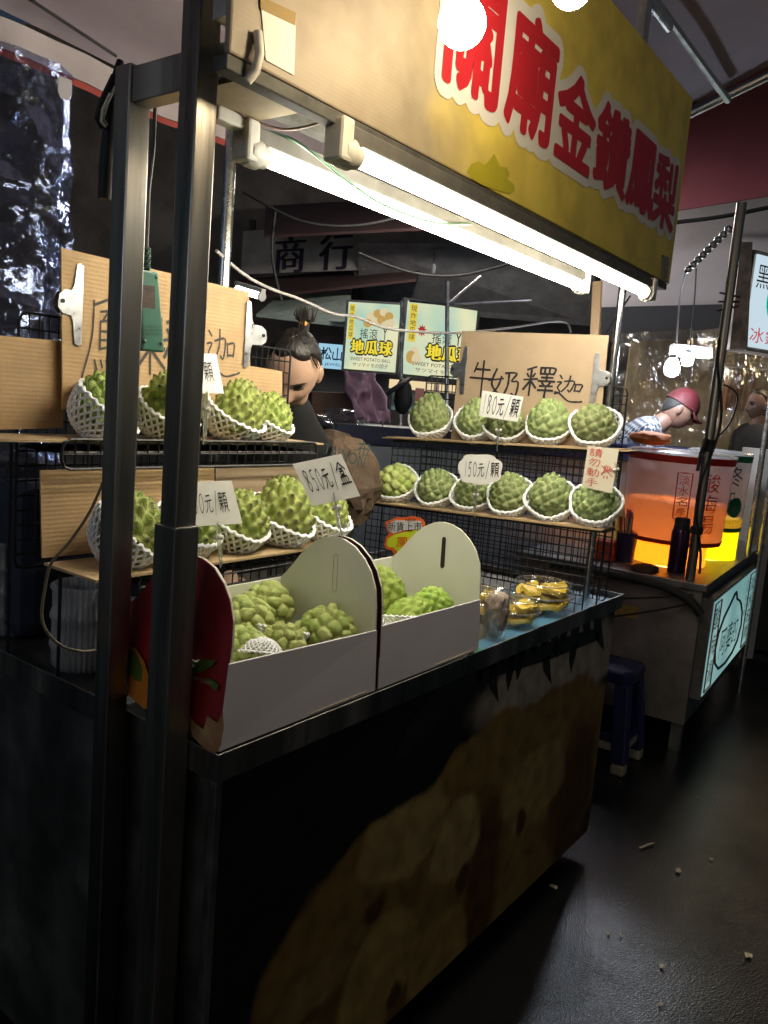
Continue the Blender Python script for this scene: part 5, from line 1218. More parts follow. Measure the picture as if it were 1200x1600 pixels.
# head_shape looks along +y with x to its right hand
Mh = Mh @ Matrix.Scale(1.06, 4)
back = -toC
hip = Vector((hc.x, hc.y, 0))+back*.50+Vector((0, 0, .98)); neck = Mh @ Vector((0, -.03, -.13))
ch = neck+back*.14+lf*.05+Vector((0, 0, -.21)); sL = lf
J = [(hip, (.15, .12)), (hip.lerp(ch, .5), (.15, .115)), (ch, (.16, .11)), (neck, .056), (neck.lerp(hc, .5), .050),
     (ch+sL*.17+Vector((0, 0, .0)), .058), (ch-sL*.15+Vector((0, 0, -.02)), .056),
     (ch+sL*.24+toC*.05+Vector((0, 0, -.24)), .046), (ch-sL*.24+toC*.05+Vector((0, 0, -.24)), .046),
     (ch+sL*.10+toC*.24+Vector((0, 0, -.36)), .034), (ch-sL*.12+toC*.22+Vector((0, 0, -.36)), .034),
     (hip+sL*.10+Vector((0, 0, -.12)), .085), (hip-sL*.10+Vector((0, 0, -.12)), .085),
     (hip+sL*.11+toC*.06+Vector((0, 0, -.50)), .062), (hip-sL*.11+toC*.06+Vector((0, 0, -.50)), .062),
     (hip+sL*.11+Vector((0, 0, -.92)), .048), (hip-sL*.11+Vector((0, 0, -.92)), .048),
     (hip+sL*.11+toC*.14+Vector((0, 0, -.95)), .04), (hip-sL*.11+toC*.14+Vector((0, 0, -.95)), .04)]
E_ = [(0, 1), (1, 2), (2, 3), (2, 5), (2, 6), (5, 7), (6, 8), (7, 9), (8, 10), (0, 11), (0, 12), (11, 13), (12, 14), (13, 15), (14, 16), (15, 17), (16, 18)]
J2 = [j for i, j in enumerate(J) if i != 4]; mp = {i: (i if i < 4 else i-1) for i in range(len(J))}
skinbody('clothed_body', vend, J2, [(mp[a], mp[b]) for a, b in E_], shirt_black)
skinbody('neck', vend, [(neck+back*.03+Vector((0, 0, -.04)), .052), (neck.lerp(hc, .45)+back*.02, .050)], [(0, 1)], skin1)
add_head(vend, Mh, skin1, hair_m)
# topknot
kb = Mh @ Vector((-.012, -.058, .108)); ku = (Vector((0, 0, 1))*.9+Mh.to_3x3() @ Vector((0, -.3, .3))).normalized()
part('hair_tie', MB().lathe([(.013, -.006), (.0145, -.003), (.0155, .002), (.0145, .006), (.013, .008)], 14, frame(kb+ku*.008, ku.orthogonal(), ku.cross(ku.orthogonal()))), mat('tie_orange', (.65, .33, .05), .6), vend, smooth=60)
mb = MB(); rr = random.Random(5)
for k in range(150):
    a = rr.uniform(0, 6.28); o1_ = ku.orthogonal(); o2_ = ku.cross(o1_); e = (o1_*math.cos(a)+o2_*math.sin(a))
    r0 = rr.uniform(.001, .011); sp = rr.uniform(.004, .022)*rr.uniform(.4, 1); L_ = rr.uniform(.035, .062)
    mb.tube([kb+e*r0*.9-ku*.012, kb+e*r0+ku*.012, kb+e*(r0+sp*.8)+ku*L_*.55, kb+e*(r0+sp*rr.uniform(.3, 1.1))+ku*L_], [.0022, .0024, .002, .0006], 4)
part('topknot', mb, hair_m, vend, smooth=60)
mb = MB()
for k in range(120):
    a = rr.uniform(-2.6, 2.6); el0 = rr.uniform(.30, .62) if abs(a) < 1.2 else rr.uniform(.25, .55)
    pts = []
    for q in (0, .33, .66, 1):
        el = el0+(1.45-el0)*q; rr_ = 1.085+.006*math.sin(k*3+q*5)
        pts.append(Mh @ Vector((.0745*rr_*math.cos(el)*math.sin(a)*(1-.2*q), .0945*rr_*math.cos(el)*math.cos(a), .1145*rr_*math.sin(el))))
    if abs(a) < 1.2 and math.sin(el0) < .80: continue
    mb.tube(pts, [.0008, .0014, .0014, .001], 4)
part('hair_strands', mb, hair_m, vend)
for s in (1, -1):
    w = ch+sL*(.10 if s > 0 else -.12)+toC*(.24 if s > 0 else .22)+Vector((0, 0, -.36)); hand(vend, w, toC*.5+Vector((0, 0, -.5)), (0, 0, 1), skin1)

# ---- the drinks seller in a red cap
hc2 = AD(1062, 640, 4.75)
sel = thing('person', 'person in a red cap and checked shirt at the drinks stall', 'person', (hc2.x, hc2.y+.15, 0))
f2 = (CR*.80+Vector((-FW.x, -FW.y, 0))*.18+Vector((0, 0, -.55))).normalized(); u2 = (Vector((0, 0, 1))+CR*.5).normalized()
x2 = f2.cross(u2).normalized(); u2 = x2.cross(f2)
M2 = Matrix(((x2.x, f2.x, u2.x, hc2.x), (x2.y, f2.y, u2.y, hc2.y), (x2.z, f2.z, u2.z, hc2.z), (0, 0, 0, 1)))
mat('seller_skin', (.22, .12, .085), .55, var=.1)
add_head(sel, M2, MATS['seller_skin'], mat('grey_hair', (.015, .014, .013), .7))
D, F = uvsphere(32, 20); V = [M2 @ Vector((d[0]*.086, d[1]*.106-.004, max(d[2], .10)*.128+.010)) for d in D]
capm = mat('cap_red', (.065, .002, .005), .7, var=.1)
mb = MB(); mb.add(V, F); cp = part('cap_crown', mb, capm, sel, smooth=60)
mb = MB().grid([[M2 @ Vector((.075*math.sin(a)*(1), .085+q*(.075*math.cos(a)+.012)-.02, .026-.018*q-.02*math.sin(a)**2*q)) for a in np.linspace(-1.35, 1.35, 17)] for q in (0, .35, .7, 1.0)]); bo = part('cap_brim', mb, capm, sel, smooth=180)
bo.modifiers.new('thick', 'SOLIDIFY').thickness = .005
mb = MB(); qn = [M2 @ Vector((-.09, y_, z_)) for y_, z_ in ((.015, .04), (.06, .04), (.06, .07), (.015, .07))]
letters(mb, '10', qn, -.004); part('cap_number', mb, white_print, sel)
def check_mat():
    m = bpy.data.materials.new('checked_shirt'); m.use_nodes = True; nt = m.node_tree; L = nt.links; b = nt.nodes['Principled BSDF']; b.inputs['Roughness'].default_value = .8
    tc = _n(nt, 'ShaderNodeTexCoord'); br = _n(nt, 'ShaderNodeTexBrick'); mp_ = _n(nt, 'ShaderNodeMapping'); mp_.inputs['Rotation'].default_value = (.6, .5, .4); mp_.inputs['Scale'].default_value = (38, 38, 38)
    L.new(tc.outputs['Object'], mp_.inputs[0]); ck = _n(nt, 'ShaderNodeTexChecker'); ck.inputs['Color1'].default_value = (.05, .055, .08, 1); ck.inputs['Color2'].default_value = (.40, .42, .46, 1); ck.inputs['Scale'].default_value = 1
    L.new(mp_.outputs[0], ck.inputs[0]); L.new(ck.outputs[0], b.inputs['Base Color']); nt.nodes.remove(br); return m
bk2 = Vector((FW.x, FW.y, 0)).normalized()
n2 = M2 @ Vector((0, -.04, -.12)); c2 = n2-CR*.10+Vector((0, 0, -.05)); h2 = c2-CR*.12+bk2*.1+Vector((0, 0, -.45))
sd2 = bk2
J = [(h2, (.14, .12)), (h2.lerp(c2, .5), (.19, .18)), (c2, (.22, .19)), (n2, .075), (c2-sd2*.16-CR*.03, .065), (c2+sd2*.18, .065),
     (c2-sd2*.22-CR*.06+Vector((0, 0, -.20)), .05), (c2+sd2*.24+CR*.04+Vector((0, 0, -.22)), .05), (c2-sd2*.26+CR*.03+Vector((0, 0, -.20))+Vector((0, 0, -.03)), .038), (c2+sd2*.1+CR*.2+Vector((0, 0, -.26)), .038),
     (h2+sd2*.1+Vector((0, 0, -.45)), .065), (h2-sd2*.1+Vector((0, 0, -.45)), .065), (h2+sd2*.1+Vector((0, 0, -.86)), .05), (h2-sd2*.1+Vector((0, 0, -.86)), .05)]
skinbody('clothed_body', sel, J, [(0, 1), (1, 2), (2, 3), (2, 4), (2, 5), (4, 6), (5, 7), (6, 8), (7, 9), (0, 10), (0, 11), (10, 12), (11, 13)], check_mat())
skinbody('neck', sel, [(M2 @ Vector((0, -.015, -.05)), .058), (n2-CR*.02-Vector((0, 0, .02)), .062), (c2+CR*.03, .075)], [(0, 1), (1, 2)], MATS['seller_skin'])
hand(sel, J[8][0], CR*.8+Vector((0, 0, -.5)), (0, 0, 1), MATS['seller_skin'], 1.1)
hand(sel, J[9][0], CR*.6+Vector((0, 0, -.6)), (0, 0, 1), MATS['seller_skin'], 1.0)
# ---- a passer-by behind the plastic at the right edge
hc3 = AD(1185, 632, 6.1); pas = thing('person', 'dim person in dark clothes at the right edge behind the poles', 'person', (hc3.x, hc3.y, 0))
f3 = (-CR*.9-FW*.2).normalized(); f3.z = -.1; u3 = Vector((0, 0, 1)); x3 = f3.cross(u3).normalized(); u3 = x3.cross(f3)
M3 = Matrix(((x3.x, f3.x, u3.x, hc3.x), (x3.y, f3.y, u3.y, hc3.y), (x3.z, f3.z, u3.z, hc3.z), (0, 0, 0, 1)))
add_head(pas, M3, MATS['seller_skin'], hair_m)
b3 = Vector((hc3.x, hc3.y, 0)); Z = Vector((0, 0, 1)); s3 = FW*.2; zz = hc3.z
J = [(b3+Z*.95, (.15, .12)), (b3+Z*1.15, (.15, .12)), (b3+Z*(zz-.30), (.17, .12)), (b3+Z*(zz-.13), .055), (b3+x3*.19+Z*(zz-.24), .06), (b3-x3*.19+Z*(zz-.24), .06), (b3+x3*.23+Z*1.1, .045), (b3-x3*.23+Z*1.1, .045), (b3+x3*.23+Z*.86, .035), (b3-x3*.23+Z*.86, .035), (b3+x3*.1+Z*.5, .065), (b3-x3*.1+Z*.5, .065), (b3+x3*.1+Z*.06, .05), (b3-x3*.1+Z*.06, .05)]
skinbody('clothed_body', pas, J, [(0, 1), (1, 2), (2, 3), (2, 4), (2, 5), (4, 6), (5, 7), (6, 8), (7, 9), (0, 10), (0, 11), (10, 12), (11, 13)], mat('dark_jacket', (.035, .03, .03), .8, var=.3))
skinbody('neck', pas, [(M3 @ Vector((0, -.02, -.06)), .05), (b3+Z*(zz-.16), .055), (b3+Z*(zz-.25), .07)], [(0, 1), (1, 2)], MATS['seller_skin'])
hand(pas, J[8][0], (0, 0, -1), (1, 0, 0), MATS['seller_skin']); hand(pas, J[9][0], (0, 0, -1), (1, 0, 0), MATS['seller_skin'])
# ================================================================== the drinks stall next door
K = AZ(1105, 915, .83); e1 = Vector((math.cos(R(3.8)), math.sin(R(3.8)), 0)); e2 = Vector((-e1.y, e1.x, 0)); Zv = Vector((0, 0, 1))
def DS(a, b, z): return Vector((K.x, K.y, 0))+e1*a+e2*b+Zv*z
def dsbox(a0, a1, b0, b1, z0, z1):
    mb = MB(); v = [DS(a, b, z) for z in (z0, z1) for a, b in ((a0, b0), (a1, b0), (a1, b1), (a0, b1))]
    return mb.add(v, [(0, 3, 2, 1), (4, 5, 6, 7), (0, 1, 5, 4), (1, 2, 6, 5), (2, 3, 7, 6), (3, 0, 4, 7)])
ds = thing('drinks_stall', 'steel drinks stall with a lit sign front to the right', 'market stall', DS(0, 0, 0))
part('counter_top', dsbox(0, 1.9, 0, .95, .795, .83), steel_dark, ds, bevel=.003)
part('side_panel', dsbox(.02, .035, .02, .93, .14, .794), mat('stall_side', (.30, .27, .26), .45, .6, var=.3, vs=6), ds)
part('front_panel', dsbox(.036, 1.88, .02, .035, .14, .794), dark_steel, ds)
part('foot', dsbox(.03, .08, .03, .08, 0, .139), steel_dark, ds); part('foot', dsbox(1.8, 1.85, .03, .08, 0, .139), steel_dark, ds)
part('foot', dsbox(.03, .08, .85, .9, 0, .139), steel_dark, ds)
part('warning_label', dsbox(.0185, .0195, .30, .47, .60, .66), mat('label_ochre', (.38, .25, .06), .6, var=.4, vs=60), ds)
# lit sign on its front
fo = DS(0, .015, 0)
lb = part('sign_housing', dsbox(.05, 1.35, -.03, .0195, .27, .76), steel_dark, ds)
part('sign_face', dsbox(.065, 1.335, -.034, -.0305, .285, .745), emis_mottled('sign_glow_cool', (.26, .52, .52), (.50, .82, .78), .36, 2.2), lb)
def DQ(a0, a1, z0, z1, b=-.034): return [DS(a0, b, z0), DS(a1, b, z0), DS(a1, b, z1), DS(a0, b, z1)]
mb = MB()
cxx, czz = .60, .50
ol = [(-.20, -.10), (-.23, -.02), (-.21, .06), (-.15, .12), (-.07, .16), (0, .20), (.03, .205), (.06, .16), (.13, .13), (.17, .10), (.22, .04), (.24, -.04), (.20, -.12), (.12, -.16), (0, -.175), (-.12, -.16)]
P = [DS(cxx+a*1.6, -.0352, czz+b) for a, b in ol]; mb.tube(P, .007, 5, closed=True)
hletters(mb, '阿婆的', DQ(.34, .86, .40, .55), .004, 0)
part('sign_drawing', mb, black_ink, lb)
for tx_, q_ in (('酸梅湯', DQ(.10, .21, .32, .72)), ('淡水名產', DQ(1.12, 1.26, .33, .72)), ('古早味好喝', DQ(1.0, 1.05, .5, .72))):
    mb = MB(); vletters(mb, tx_, q_, .003); part('sign_lettering', mb, mat('sign_dark_red', (.22, .02, .03), .5), lb)
for a0, a1 in ((.08, .23), (1.095, 1.29)):
    mb = MB().tube([DS(a0, -.036, .30), DS(a1, -.036, .30), DS(a1, -.036, .735), DS(a0, -.036, .735)], .004, 4, closed=True); part('sign_border', mb, MATS['sign_dark_red'], lb)
# the two big drink buckets over lamp stands
def bucket(label, c, r, z0, z1, rimcol, liq, liqtop, glow, gs, standcol, stand_r):
    t = thing('drink_bucket', label, 'drink bucket', (c.x, c.y, .831)); M = Matrix.Translation((c.x, c.y, 0))
    part('stand', MB().lathe([(stand_r, .832), (stand_r, z0-.003)], 36, M, close=False), translucent(label[:12]+'_stand', standcol, .75), t, smooth=40)
    part('lamp', MB().lathe([(.02, .86), (.05, .875), (.05, .90), (.02, .915)], 18, M), emis(label[:12]+'_lamp', glow, gs), t, smooth=60)
    wall = translucent(label[:12]+'_wall', (.72, .66, .66), .6, .25, .07)
    part('wall', MB().lathe([(r*.90, z0), (r*.94, z0+.02), (r, z1)], 48, M, close=False), film(label[:12]+'_film', (.95, .9, .9), .05, .15, haze=.5, hazecol=(.80, .68, .70)), t, smooth=40)
    part('liquid', MB().lathe([(r*.89, z0+.006), (r*.93, z0+.02), (r*.955, liqtop-.002), (r*.955, liqtop), (r*.01, liqtop)], 40, M, close=False), translucent(label[:12]+'_liquid', liq, .8), t, smooth=40)
    rm = mat(label[:12]+'_rim', rimcol, .4)
    part('rim_band', MB().lathe([(r*1.004, z1-.035), (r*1.012, z1-.03), (r*1.02, z1), (r*.99, z1)], 48, M, close=False), rm, t, smooth=40)
    part('foot_band', MB().lathe([(r*.915, z0-.001), (r*.93, z0), (r*.95, z0+.02), (r*.945, z0+.022)], 48, M, close=False), rm, t, smooth=40)
    part('lid', MB().lathe([(r*1.03, z1+.001), (r*1.03, z1+.012), (r*.9, z1+.02), (r*.1, z1+.024)], 40, M), film(label[:12]+'_lid', (.9, .9, .9), .1, .2, haze=.4), t, smooth=40)
    return t, wall
c1 = Vector((4.28, 1.256, 0)); d1_ = proj((c1.x, c1.y, 1.2))
r1_ = 79/FPX*d1_[2]; bt, _ = bucket('big drink bucket with red bands glowing orange over a lamp', c1, r1_, AD(1045, 843, d1_[2]).z, AD(1045, 708, d1_[2]).z, (.55, .03, .02), (.85, .42, .22), 1.16, (1.0, .55, .16), 46, (.95, .45, .05), r1_*.70)
def on_cyl(c, r, ang0, ang1, z0, z1, mb, s, vert=True, bold=0.0, lift=.004):
    """letters bent round a bucket; angles measured about its axis"""
    n = len(s)
    for i, ch in enumerate(s):
        if vert: za, zb, aa, ab = z1-(z1-z0)*(i+.95)/n, z1-(z1-z0)*(i+.05)/n, ang0, ang1
        else: za, zb, aa, ab = z0, z1, ang0+(ang1-ang0)*(i+.05)/n, ang0+(ang1-ang0)*(i+.95)/n
        v, f = text2d(ch, bold); xs = [p[0] for p in v]; ys = [p[1] for p in v]
        out = []
        for x, y in v:
            a = aa+(ab-aa)*(x-min(xs))/(max(xs)-min(xs)); z = za+(zb-za)*(y-min(ys))/(max(ys)-min(ys)); rr = r*(.94+.06*min(1, max(0, (z-.99)/.4)))+lift
            out.append((c.x+rr*math.cos(a), c.y+rr*math.sin(a), z))
        mb.add(out, f)
va = math.atan2(-c1.y, -c1.x)      # direction of the viewer from the bucket
mb = MB(); on_cyl(c1, r1_, va+.02, va+.22, 1.10, 1.31, mb, '淡水名產'); on_cyl(c1, r1_, va+.42, va+.85, 1.02, 1.33, mb, '酸梅湯', bold=0)
def cylp(c, r, a, z, lift=.004): rr = r*(.94+.06*min(1, max(0, (z-.99)/.4)))+lift; return Vector((c.x+rr*math.cos(a), c.y+rr*math.sin(a), z))
mb.tube([cylp(c1, r1_, va-.01, 1.09), cylp(c1, r1_, va+.12, 1.09), cylp(c1, r1_, va+.25, 1.09), cylp(c1, r1_, va+.25, 1.32), cylp(c1, r1_, va+.12, 1.32), cylp(c1, r1_, va-.01, 1.32)], .003, 5, closed=True)
part('lettering', mb, red_ink, bt)
c2_ = Vector((4.62, 1.30, 0)); d2_ = proj((c2_.x, c2_.y, 1.2)); sx = (1118-d2_[0])/FPX*d2_[2]; c2_ += CR*sx; c2_.z = 0; d2_ = proj((c2_.x, c2_.y, 1.2))
r2_ = 47/FPX*d2_[2]; bt2, _ = bucket('green banded drink bucket over a yellow lit stand', c2_, r2_, AD(1118, 826, d2_[2]).z, AD(1118, 708, d2_[2]).z, (.02, .22, .09), (.75, .55, .15), 1.06, (1.0, .85, .10), 22, (.95, .80, .03), r2_*.9)
va2 = math.atan2(-c2_.y, -c2_.x); mb = MB(); on_cyl(c2_, r2_, va2-.18, va2+.26, 1.12, 1.36, mb, '黑糖'); part('lettering', mb, black_ink, bt2)
mb = MB(); on_cyl(c2_, r2_, va2+.38, va2+.85, 1.24, 1.36, mb, '冬'); part('lettering', mb, black_ink, bt2)
mb = MB(); on_cyl(c2_, r2_, va2+.30, va2+.72, 1.12, 1.22, mb, '瓜')
g_ = []
for k in range(16): a = 2*math.pi*k/16; g_.append(cylp(c2_, r2_, va2+.72+.30*math.cos(a), 1.13+.055*math.sin(a), .005))
mb.add(g_, [tuple(range(16))]); part('green_lettering', mb, mat('print_green', (.01, .16, .07), .5), bt2)
# on the counter
P = AZ(1056, 893, .831); th = thing('thermos_flask', 'slim dark purple thermos flask on the drinks counter', 'flask', P); M = Matrix.Translation(P)
part('body', MB().lathe([(.042, 0), (.044, .006), (.044, .20), (.040, .212)], 24, M), mat('flask_purple', (.05, .02, .06), .25, .7), th, smooth=40)
part('cap', MB().lathe([(.039, .213), (.036, .24), (.035, .265), (.030, .27)], 24, M), rubber, th, smooth=40)
P = AZ(975, 876, .831); P += CR*.0
sc_ = thing('straw_cup', 'dark cup that holds drinking straws beside the red-banded bucket', 'cup', P); M = Matrix.Translation(P)
part('cup', MB().lathe([(.045, 0), (.055, .15)], 24, M, close=False), mat('cup_navy', (.03, .02, .07), .4), sc_, smooth=40)
rr = random.Random(8); stc = [mat('straw_'+n_, c_, .35) for n_, c_ in (('blue', (.06, .06, .25)), ('red', (.5, .06, .05)), ('yellow', (.55, .38, .05)), ('violet', (.16, .06, .22)), ('white', (.6, .55, .6)))]
scn = ['blue', 'red', 'yellow', 'violet', 'white']
for k in range(30):
    a, q = rr.uniform(0, 6.28), rr.uniform(0, .036); b_ = P+Vector((q*math.cos(a), q*math.sin(a), .008)); tp = P+Vector((q*1.6*math.cos(a), q*1.6*math.sin(a), rr.uniform(.22, .275)))+CR*.02*rr.uniform(-1, 1)
    solo('drinking_straw', MB().tube([b_, tp], .0038, 6), stc[k % 5], '%s drinking straw bunched in the dark cup' % scn[k % 5], 'straw', group='%s straws in the dark cup' % scn[k % 5])
solo('red_napkin_box', dsbox(.16, .26, .50, .62, .831, .93), mat('napkin_red', (.5, .06, .03), .5, var=.3, vs=80), 'small red perforated box beside the straws', 'box')
lump('rag', 'dark brown rag lying on the front rim of the drinks counter', 'rag', AZ(1008, 888, .84), (.09, .06, .02), mat('rag_brown', (.07, .03, .02), .9), 2)
lump('orange_cloth', 'orange cloth under the seller hand on the red-banded bucket', 'cloth', Vector((c1.x-.1, c1.y+.14, 1.47)), (.13, .10, .035), mat('orange_cloth', (.75, .20, .04), .8, var=.2), 6)
# rounded black drain pipe along the near end
cable('thick black hose bent along the near side of the drinks counter', [DS(-.03, .75, .80), DS(-.04, .45, .805), DS(-.05, .2, .80), DS(-.06, .06, .76), DS(-.05, .0, .70)], .02, rubber, 'hose', 10)
for k, (pp, lab) in enumerate((([DS(-.02, .05, .74), DS(-.06, .25, .66), DS(-.05, .5, .58), DS(-.03, .8, .56)], 'black cable drooping across the near side of the drinks stall'), ([DS(-.02, .05, .78), DS(-.07, .3, .72), DS(-.05, .6, .66), DS(-.03, .85, .66)], 'upper black cable across the near side of the drinks stall'))):
    cable(lab, pp, .005, rubber)
# poles
pb_ = AZ(1078, 905, .831)
pl = thing('stall_pole', 'shiny steel pole at the near corner of the drinks stall', 'pole', pb_)
part('tube', MB().tube([(pb_.x, pb_.y, .831), (pb_.x, pb_.y, 2.55)], .022, 16), steel, pl, smooth=40)
part('clamp', MB().lathe([(.028, 1.44), (.03, 1.445), (.03, 1.49), (.028, 1.495)], 16, Matrix.Translation((pb_.x, pb_.y, 0))), rubber, pl)
part('clamp', MB().lathe([(.026, 1.05), (.03, 1.055), (.03, 1.08), (.026, 1.085)], 12, Matrix.Translation((pb_.x, pb_.y, 0))), rubber, pl)
part('twisted_ties', MB().tube([pb_+Vector((-.03, 0, .66)), pb_+Vector((-.09, -.01, .67)), pb_+Vector((-.11, 0, .60)), pb_+Vector((-.12, 0, .52))], .008, 6), rubber, pl)
for k in range(3): part('tied_wire', MB().tube([Vector((pb_.x, pb_.y, 2.08+.04*k))+CR*(-.045), Vector((pb_.x, pb_.y, 2.10+.02*k))+CR*.05], .005, 5), mat('tie_rust', (.12, .05, .04), .6), pl)
cable('black cable wound down the shiny stall pole', [Vector((pb_.x, pb_.y, z))+CR*(.03*math.sin(z*9))-FW*.03 for z in np.linspace(1.95, .86, 14)], .006, rubber)
cable('loop of thin black cable right of the shiny stall pole', [Vector((pb_.x, pb_.y, 1.75))+CR*.03, Vector((pb_.x, pb_.y, 1.70))+CR*.10, Vector((pb_.x, pb_.y, 1.58))+CR*.09, Vector((pb_.x, pb_.y, 1.5))+CR*.03], .004, rubber)
# diagonal chain-wrapped stay
d0, d1q = AD(1072, 425, 3.9), AD(1142, 355, 3.7)
dsx = thing('diagonal_stay', 'diagonal stay wrapped in clear film left of the pole top', 'stay', d0)
part('rod', MB().tube([d0, d1q], .012, 8), chrome, dsx, smooth=40)
for k in range(9): p = d0.lerp(d1q, (k+.5)/9); q_ = (d1q-d0).normalized(); part('wrap', MB().tube([p-q_*.012, p, p+q_*.012], [.014, .021, .014], 8), alu, dsx, smooth=60)
cable('thin wire hanging from the diagonal stay to the lamp box', [d0, AD(1062, 470, 4.1), AD(1057, 535, 4.3)], .005, mat('wire_grey', (.25, .25, .27), .5))
cable('second thin wire from the diagonal stay to the lamp box', [AD(1088, 415, 3.9), AD(1085, 470, 4.1), AD(1078, 540, 4.3)], .004, rubber)
pR = AD(1180, 800, 4.6)
for k, (x, lab) in enumerate(((1178, 'right-hand rear steel pole of the drinks stall'), (1196, 'steel pole at the right picture edge'))):
    pp = AD(x, 800, 4.6+.1*k); solo('stall_pole', MB().tube([(pp.x, pp.y, .0 if k else .831), (pp.x, pp.y, 1.78+.2*k)], .016, 12), chrome, lab, 'pole', smooth=40)
# lamp box with two cool bulbs
lp = AD(1082, 549, 4.45); lt = thing('work_lamp', 'white ballast box with two bright bare bulbs over the seller', 'lamp', lp)
Q = [AD(1051, 553, 4.45), AD(1115, 558, 4.45), AD(1115, 542, 4.45), AD(1052, 536, 4.45)]
part('ballast_box', MB().slab(Q, FW, .06), white_plastic, lt, bevel=.004)
cool = emis('cool_bulb_glow', (.78, .88, 1.0), 170)
for x, y, r_ in ((1050, 576, 12), (1074, 563, 9)):
    c = AD(x, y, 4.43); r_ = r_/FPX*4.43; M = Matrix.Translation(c)
    part('bulb', MB().lathe([(r_*.3, -r_), (r_*.8, -r_*.75), (r_, 0), (r_*.8, r_*.8), (r_*.5, r_*1.25)], 16, M), cool, lt, smooth=80)
    part('bulb_socket', MB().lathe([(r_*.5, r_*1.26), (r_*.5, r_*1.8)], 12, M), rubber, lt)
# lit sign box at the upper right
sgn = thing('light_box', 'lit sign box with a green disc at the right picture edge', 'sign', AD(1170, 545, 3.95))
A0, A1 = AD(1172, 398, 3.95), AD(1172, 540, 3.95); fx = (CR*.86+FW*.5).normalized(); fx.z = 0; fx.normalize()
bzt, bzb = A0.z, A1.z; A0.z = 0; A1.z = 0
A = AD(1174, 470, 3.95); A.z = 0; fn = Vector((fx.y, -fx.x, 0)); fn = fn if fn.dot(FW) < 0 else -fn
Qs = [A+Zv*bzb, A+fx*.7+Zv*bzb, A+fx*.7+Zv*bzt, A+Zv*bzt]
part('housing', MB().slab([q-fn*.01 for q in [A-fx*.012+Zv*(bzb-.02), A+fx*.72+Zv*(bzb-.02), A+fx*.72+Zv*(bzt+.02), A-fx*.012+Zv*(bzt+.02)]], -fn, .11), mat('lightbox_frame', (.45, .38, .33), .4, .7, var=.3, vs=12), sgn)
part('lit_face', MB().slab(Qs, -fn, .008), emis('sign_glow_white', (.72, .90, 1.0), .5), sgn)
mb = MB(); vletters(mb, '黑', sub(Qs, .02, .16, .62, .92), .003); part('lettering', mb, black_ink, sgn)
mb = MB(); hletters(mb, '冰鎮酸梅湯', sub(Qs, .02, .9, .05, .22), .003); part('red_lettering', mb, emis('sign_glow_red', (.7, .03, .05), .5), sgn)
mb = MB(); g_ = [];
for k in range(28): a = 2*math.pi*k/28; q = sub(Qs, .42+.26*math.cos(a), 1, .55+.36*math.sin(a), 1)[0]; g_.append(q+fn*.003)
mb.add(g_, [tuple(range(28))]); part('green_disc', mb, emis('sign_glow_green', (.0, .50, .28), .7), sgn)
part('bracket', MB().slab([AD(1140, 545, 3.9), AD(1168, 545, 3.9), AD(1176, 378, 3.9), AD(1158, 378, 3.9)], FW, .05), mat('rusty_white_frame', (.50, .40, .33), .5, .4, var=.5, vs=10), sgn)

# ================================================================== blue stool
sp_ = mat('stool_blue', (.010, .015, .075), .45, var=.15, vs=6); sp2 = mat('stool_pale_edge', (.30, .27, .20), .6)
L0 = AZ(978, 1222, 0); L1 = AZ(1022, 1176, 0); L2 = AZ(938, 1180, 0)
sx_ = (L1-L0); sx_ = Vector((1, .03, 0)); sy_ = Vector((-.03, 1, 0)); so_ = L0+sx_*.02+sy_*.02
w_ = .30; hz = .46; tp = .035
st = thing('plastic_stool', 'dark blue plastic stool between the cart and the drinks stall', 'stool', so_+sx_*w_/2+sy_*w_/2)
def SP(a, b, z): return so_+sx_*a+sy_*b+Zv*z
ringp = lambda ins, z: [SP(ins, ins+.03, z), SP(ins+.03, ins, z), SP(w_-ins-.03, ins, z), SP(w_-ins, ins+.03, z), SP(w_-ins, w_-ins-.03, z), SP(w_-ins-.03, w_-ins, z), SP(ins+.03, w_-ins, z), SP(ins, w_-ins-.03, z)]
mb = MB(); N = 8; rings = [ringp(tp-.004, hz-.06), ringp(tp-.006, hz-.01), ringp(tp+.004, hz), ringp(tp+.03, hz-.002)]
mb.add([p for r_ in rings for p in r_], [(i*N+k, i*N+(k+1) % N, (i+1)*N+(k+1) % N, (i+1)*N+k) for i in range(3) for k in range(N)]+[tuple(range(3*N, 4*N)), tuple(range(N))[::-1]]); part('seat', mb, sp_, st, bevel=.006)
for a, b in ((0, 0), (1, 0), (1, 1), (0, 1)):
    sa, sb = (1 if a == 0 else -1), (1 if b == 0 else -1); top_ = SP(a*w_+sa*(tp+.035), b*w_+sb*(tp+.035), hz-.062); bot_ = SP(a*w_+sa*.035, b*w_+sb*.035, .05)
    part('leg', MB().bar(top_, bot_, .066, .066, sy_), sp_, st, bevel=.008); part('foot', MB().bar(bot_+Zv*-.001, bot_-Zv*.05, .062, .062, sy_), sp2, st, bevel=.01)
for z, m_ in ((.15, sp_), (.115, sp2)):
    part('stretcher', MB().bar(SP(.075, .03, z), SP(w_-.075, .03, z), .012, .036), m_, st); part('stretcher', MB().bar(SP(.03, .075, z), SP(.03, w_-.075, z), .012, .036), m_, st)

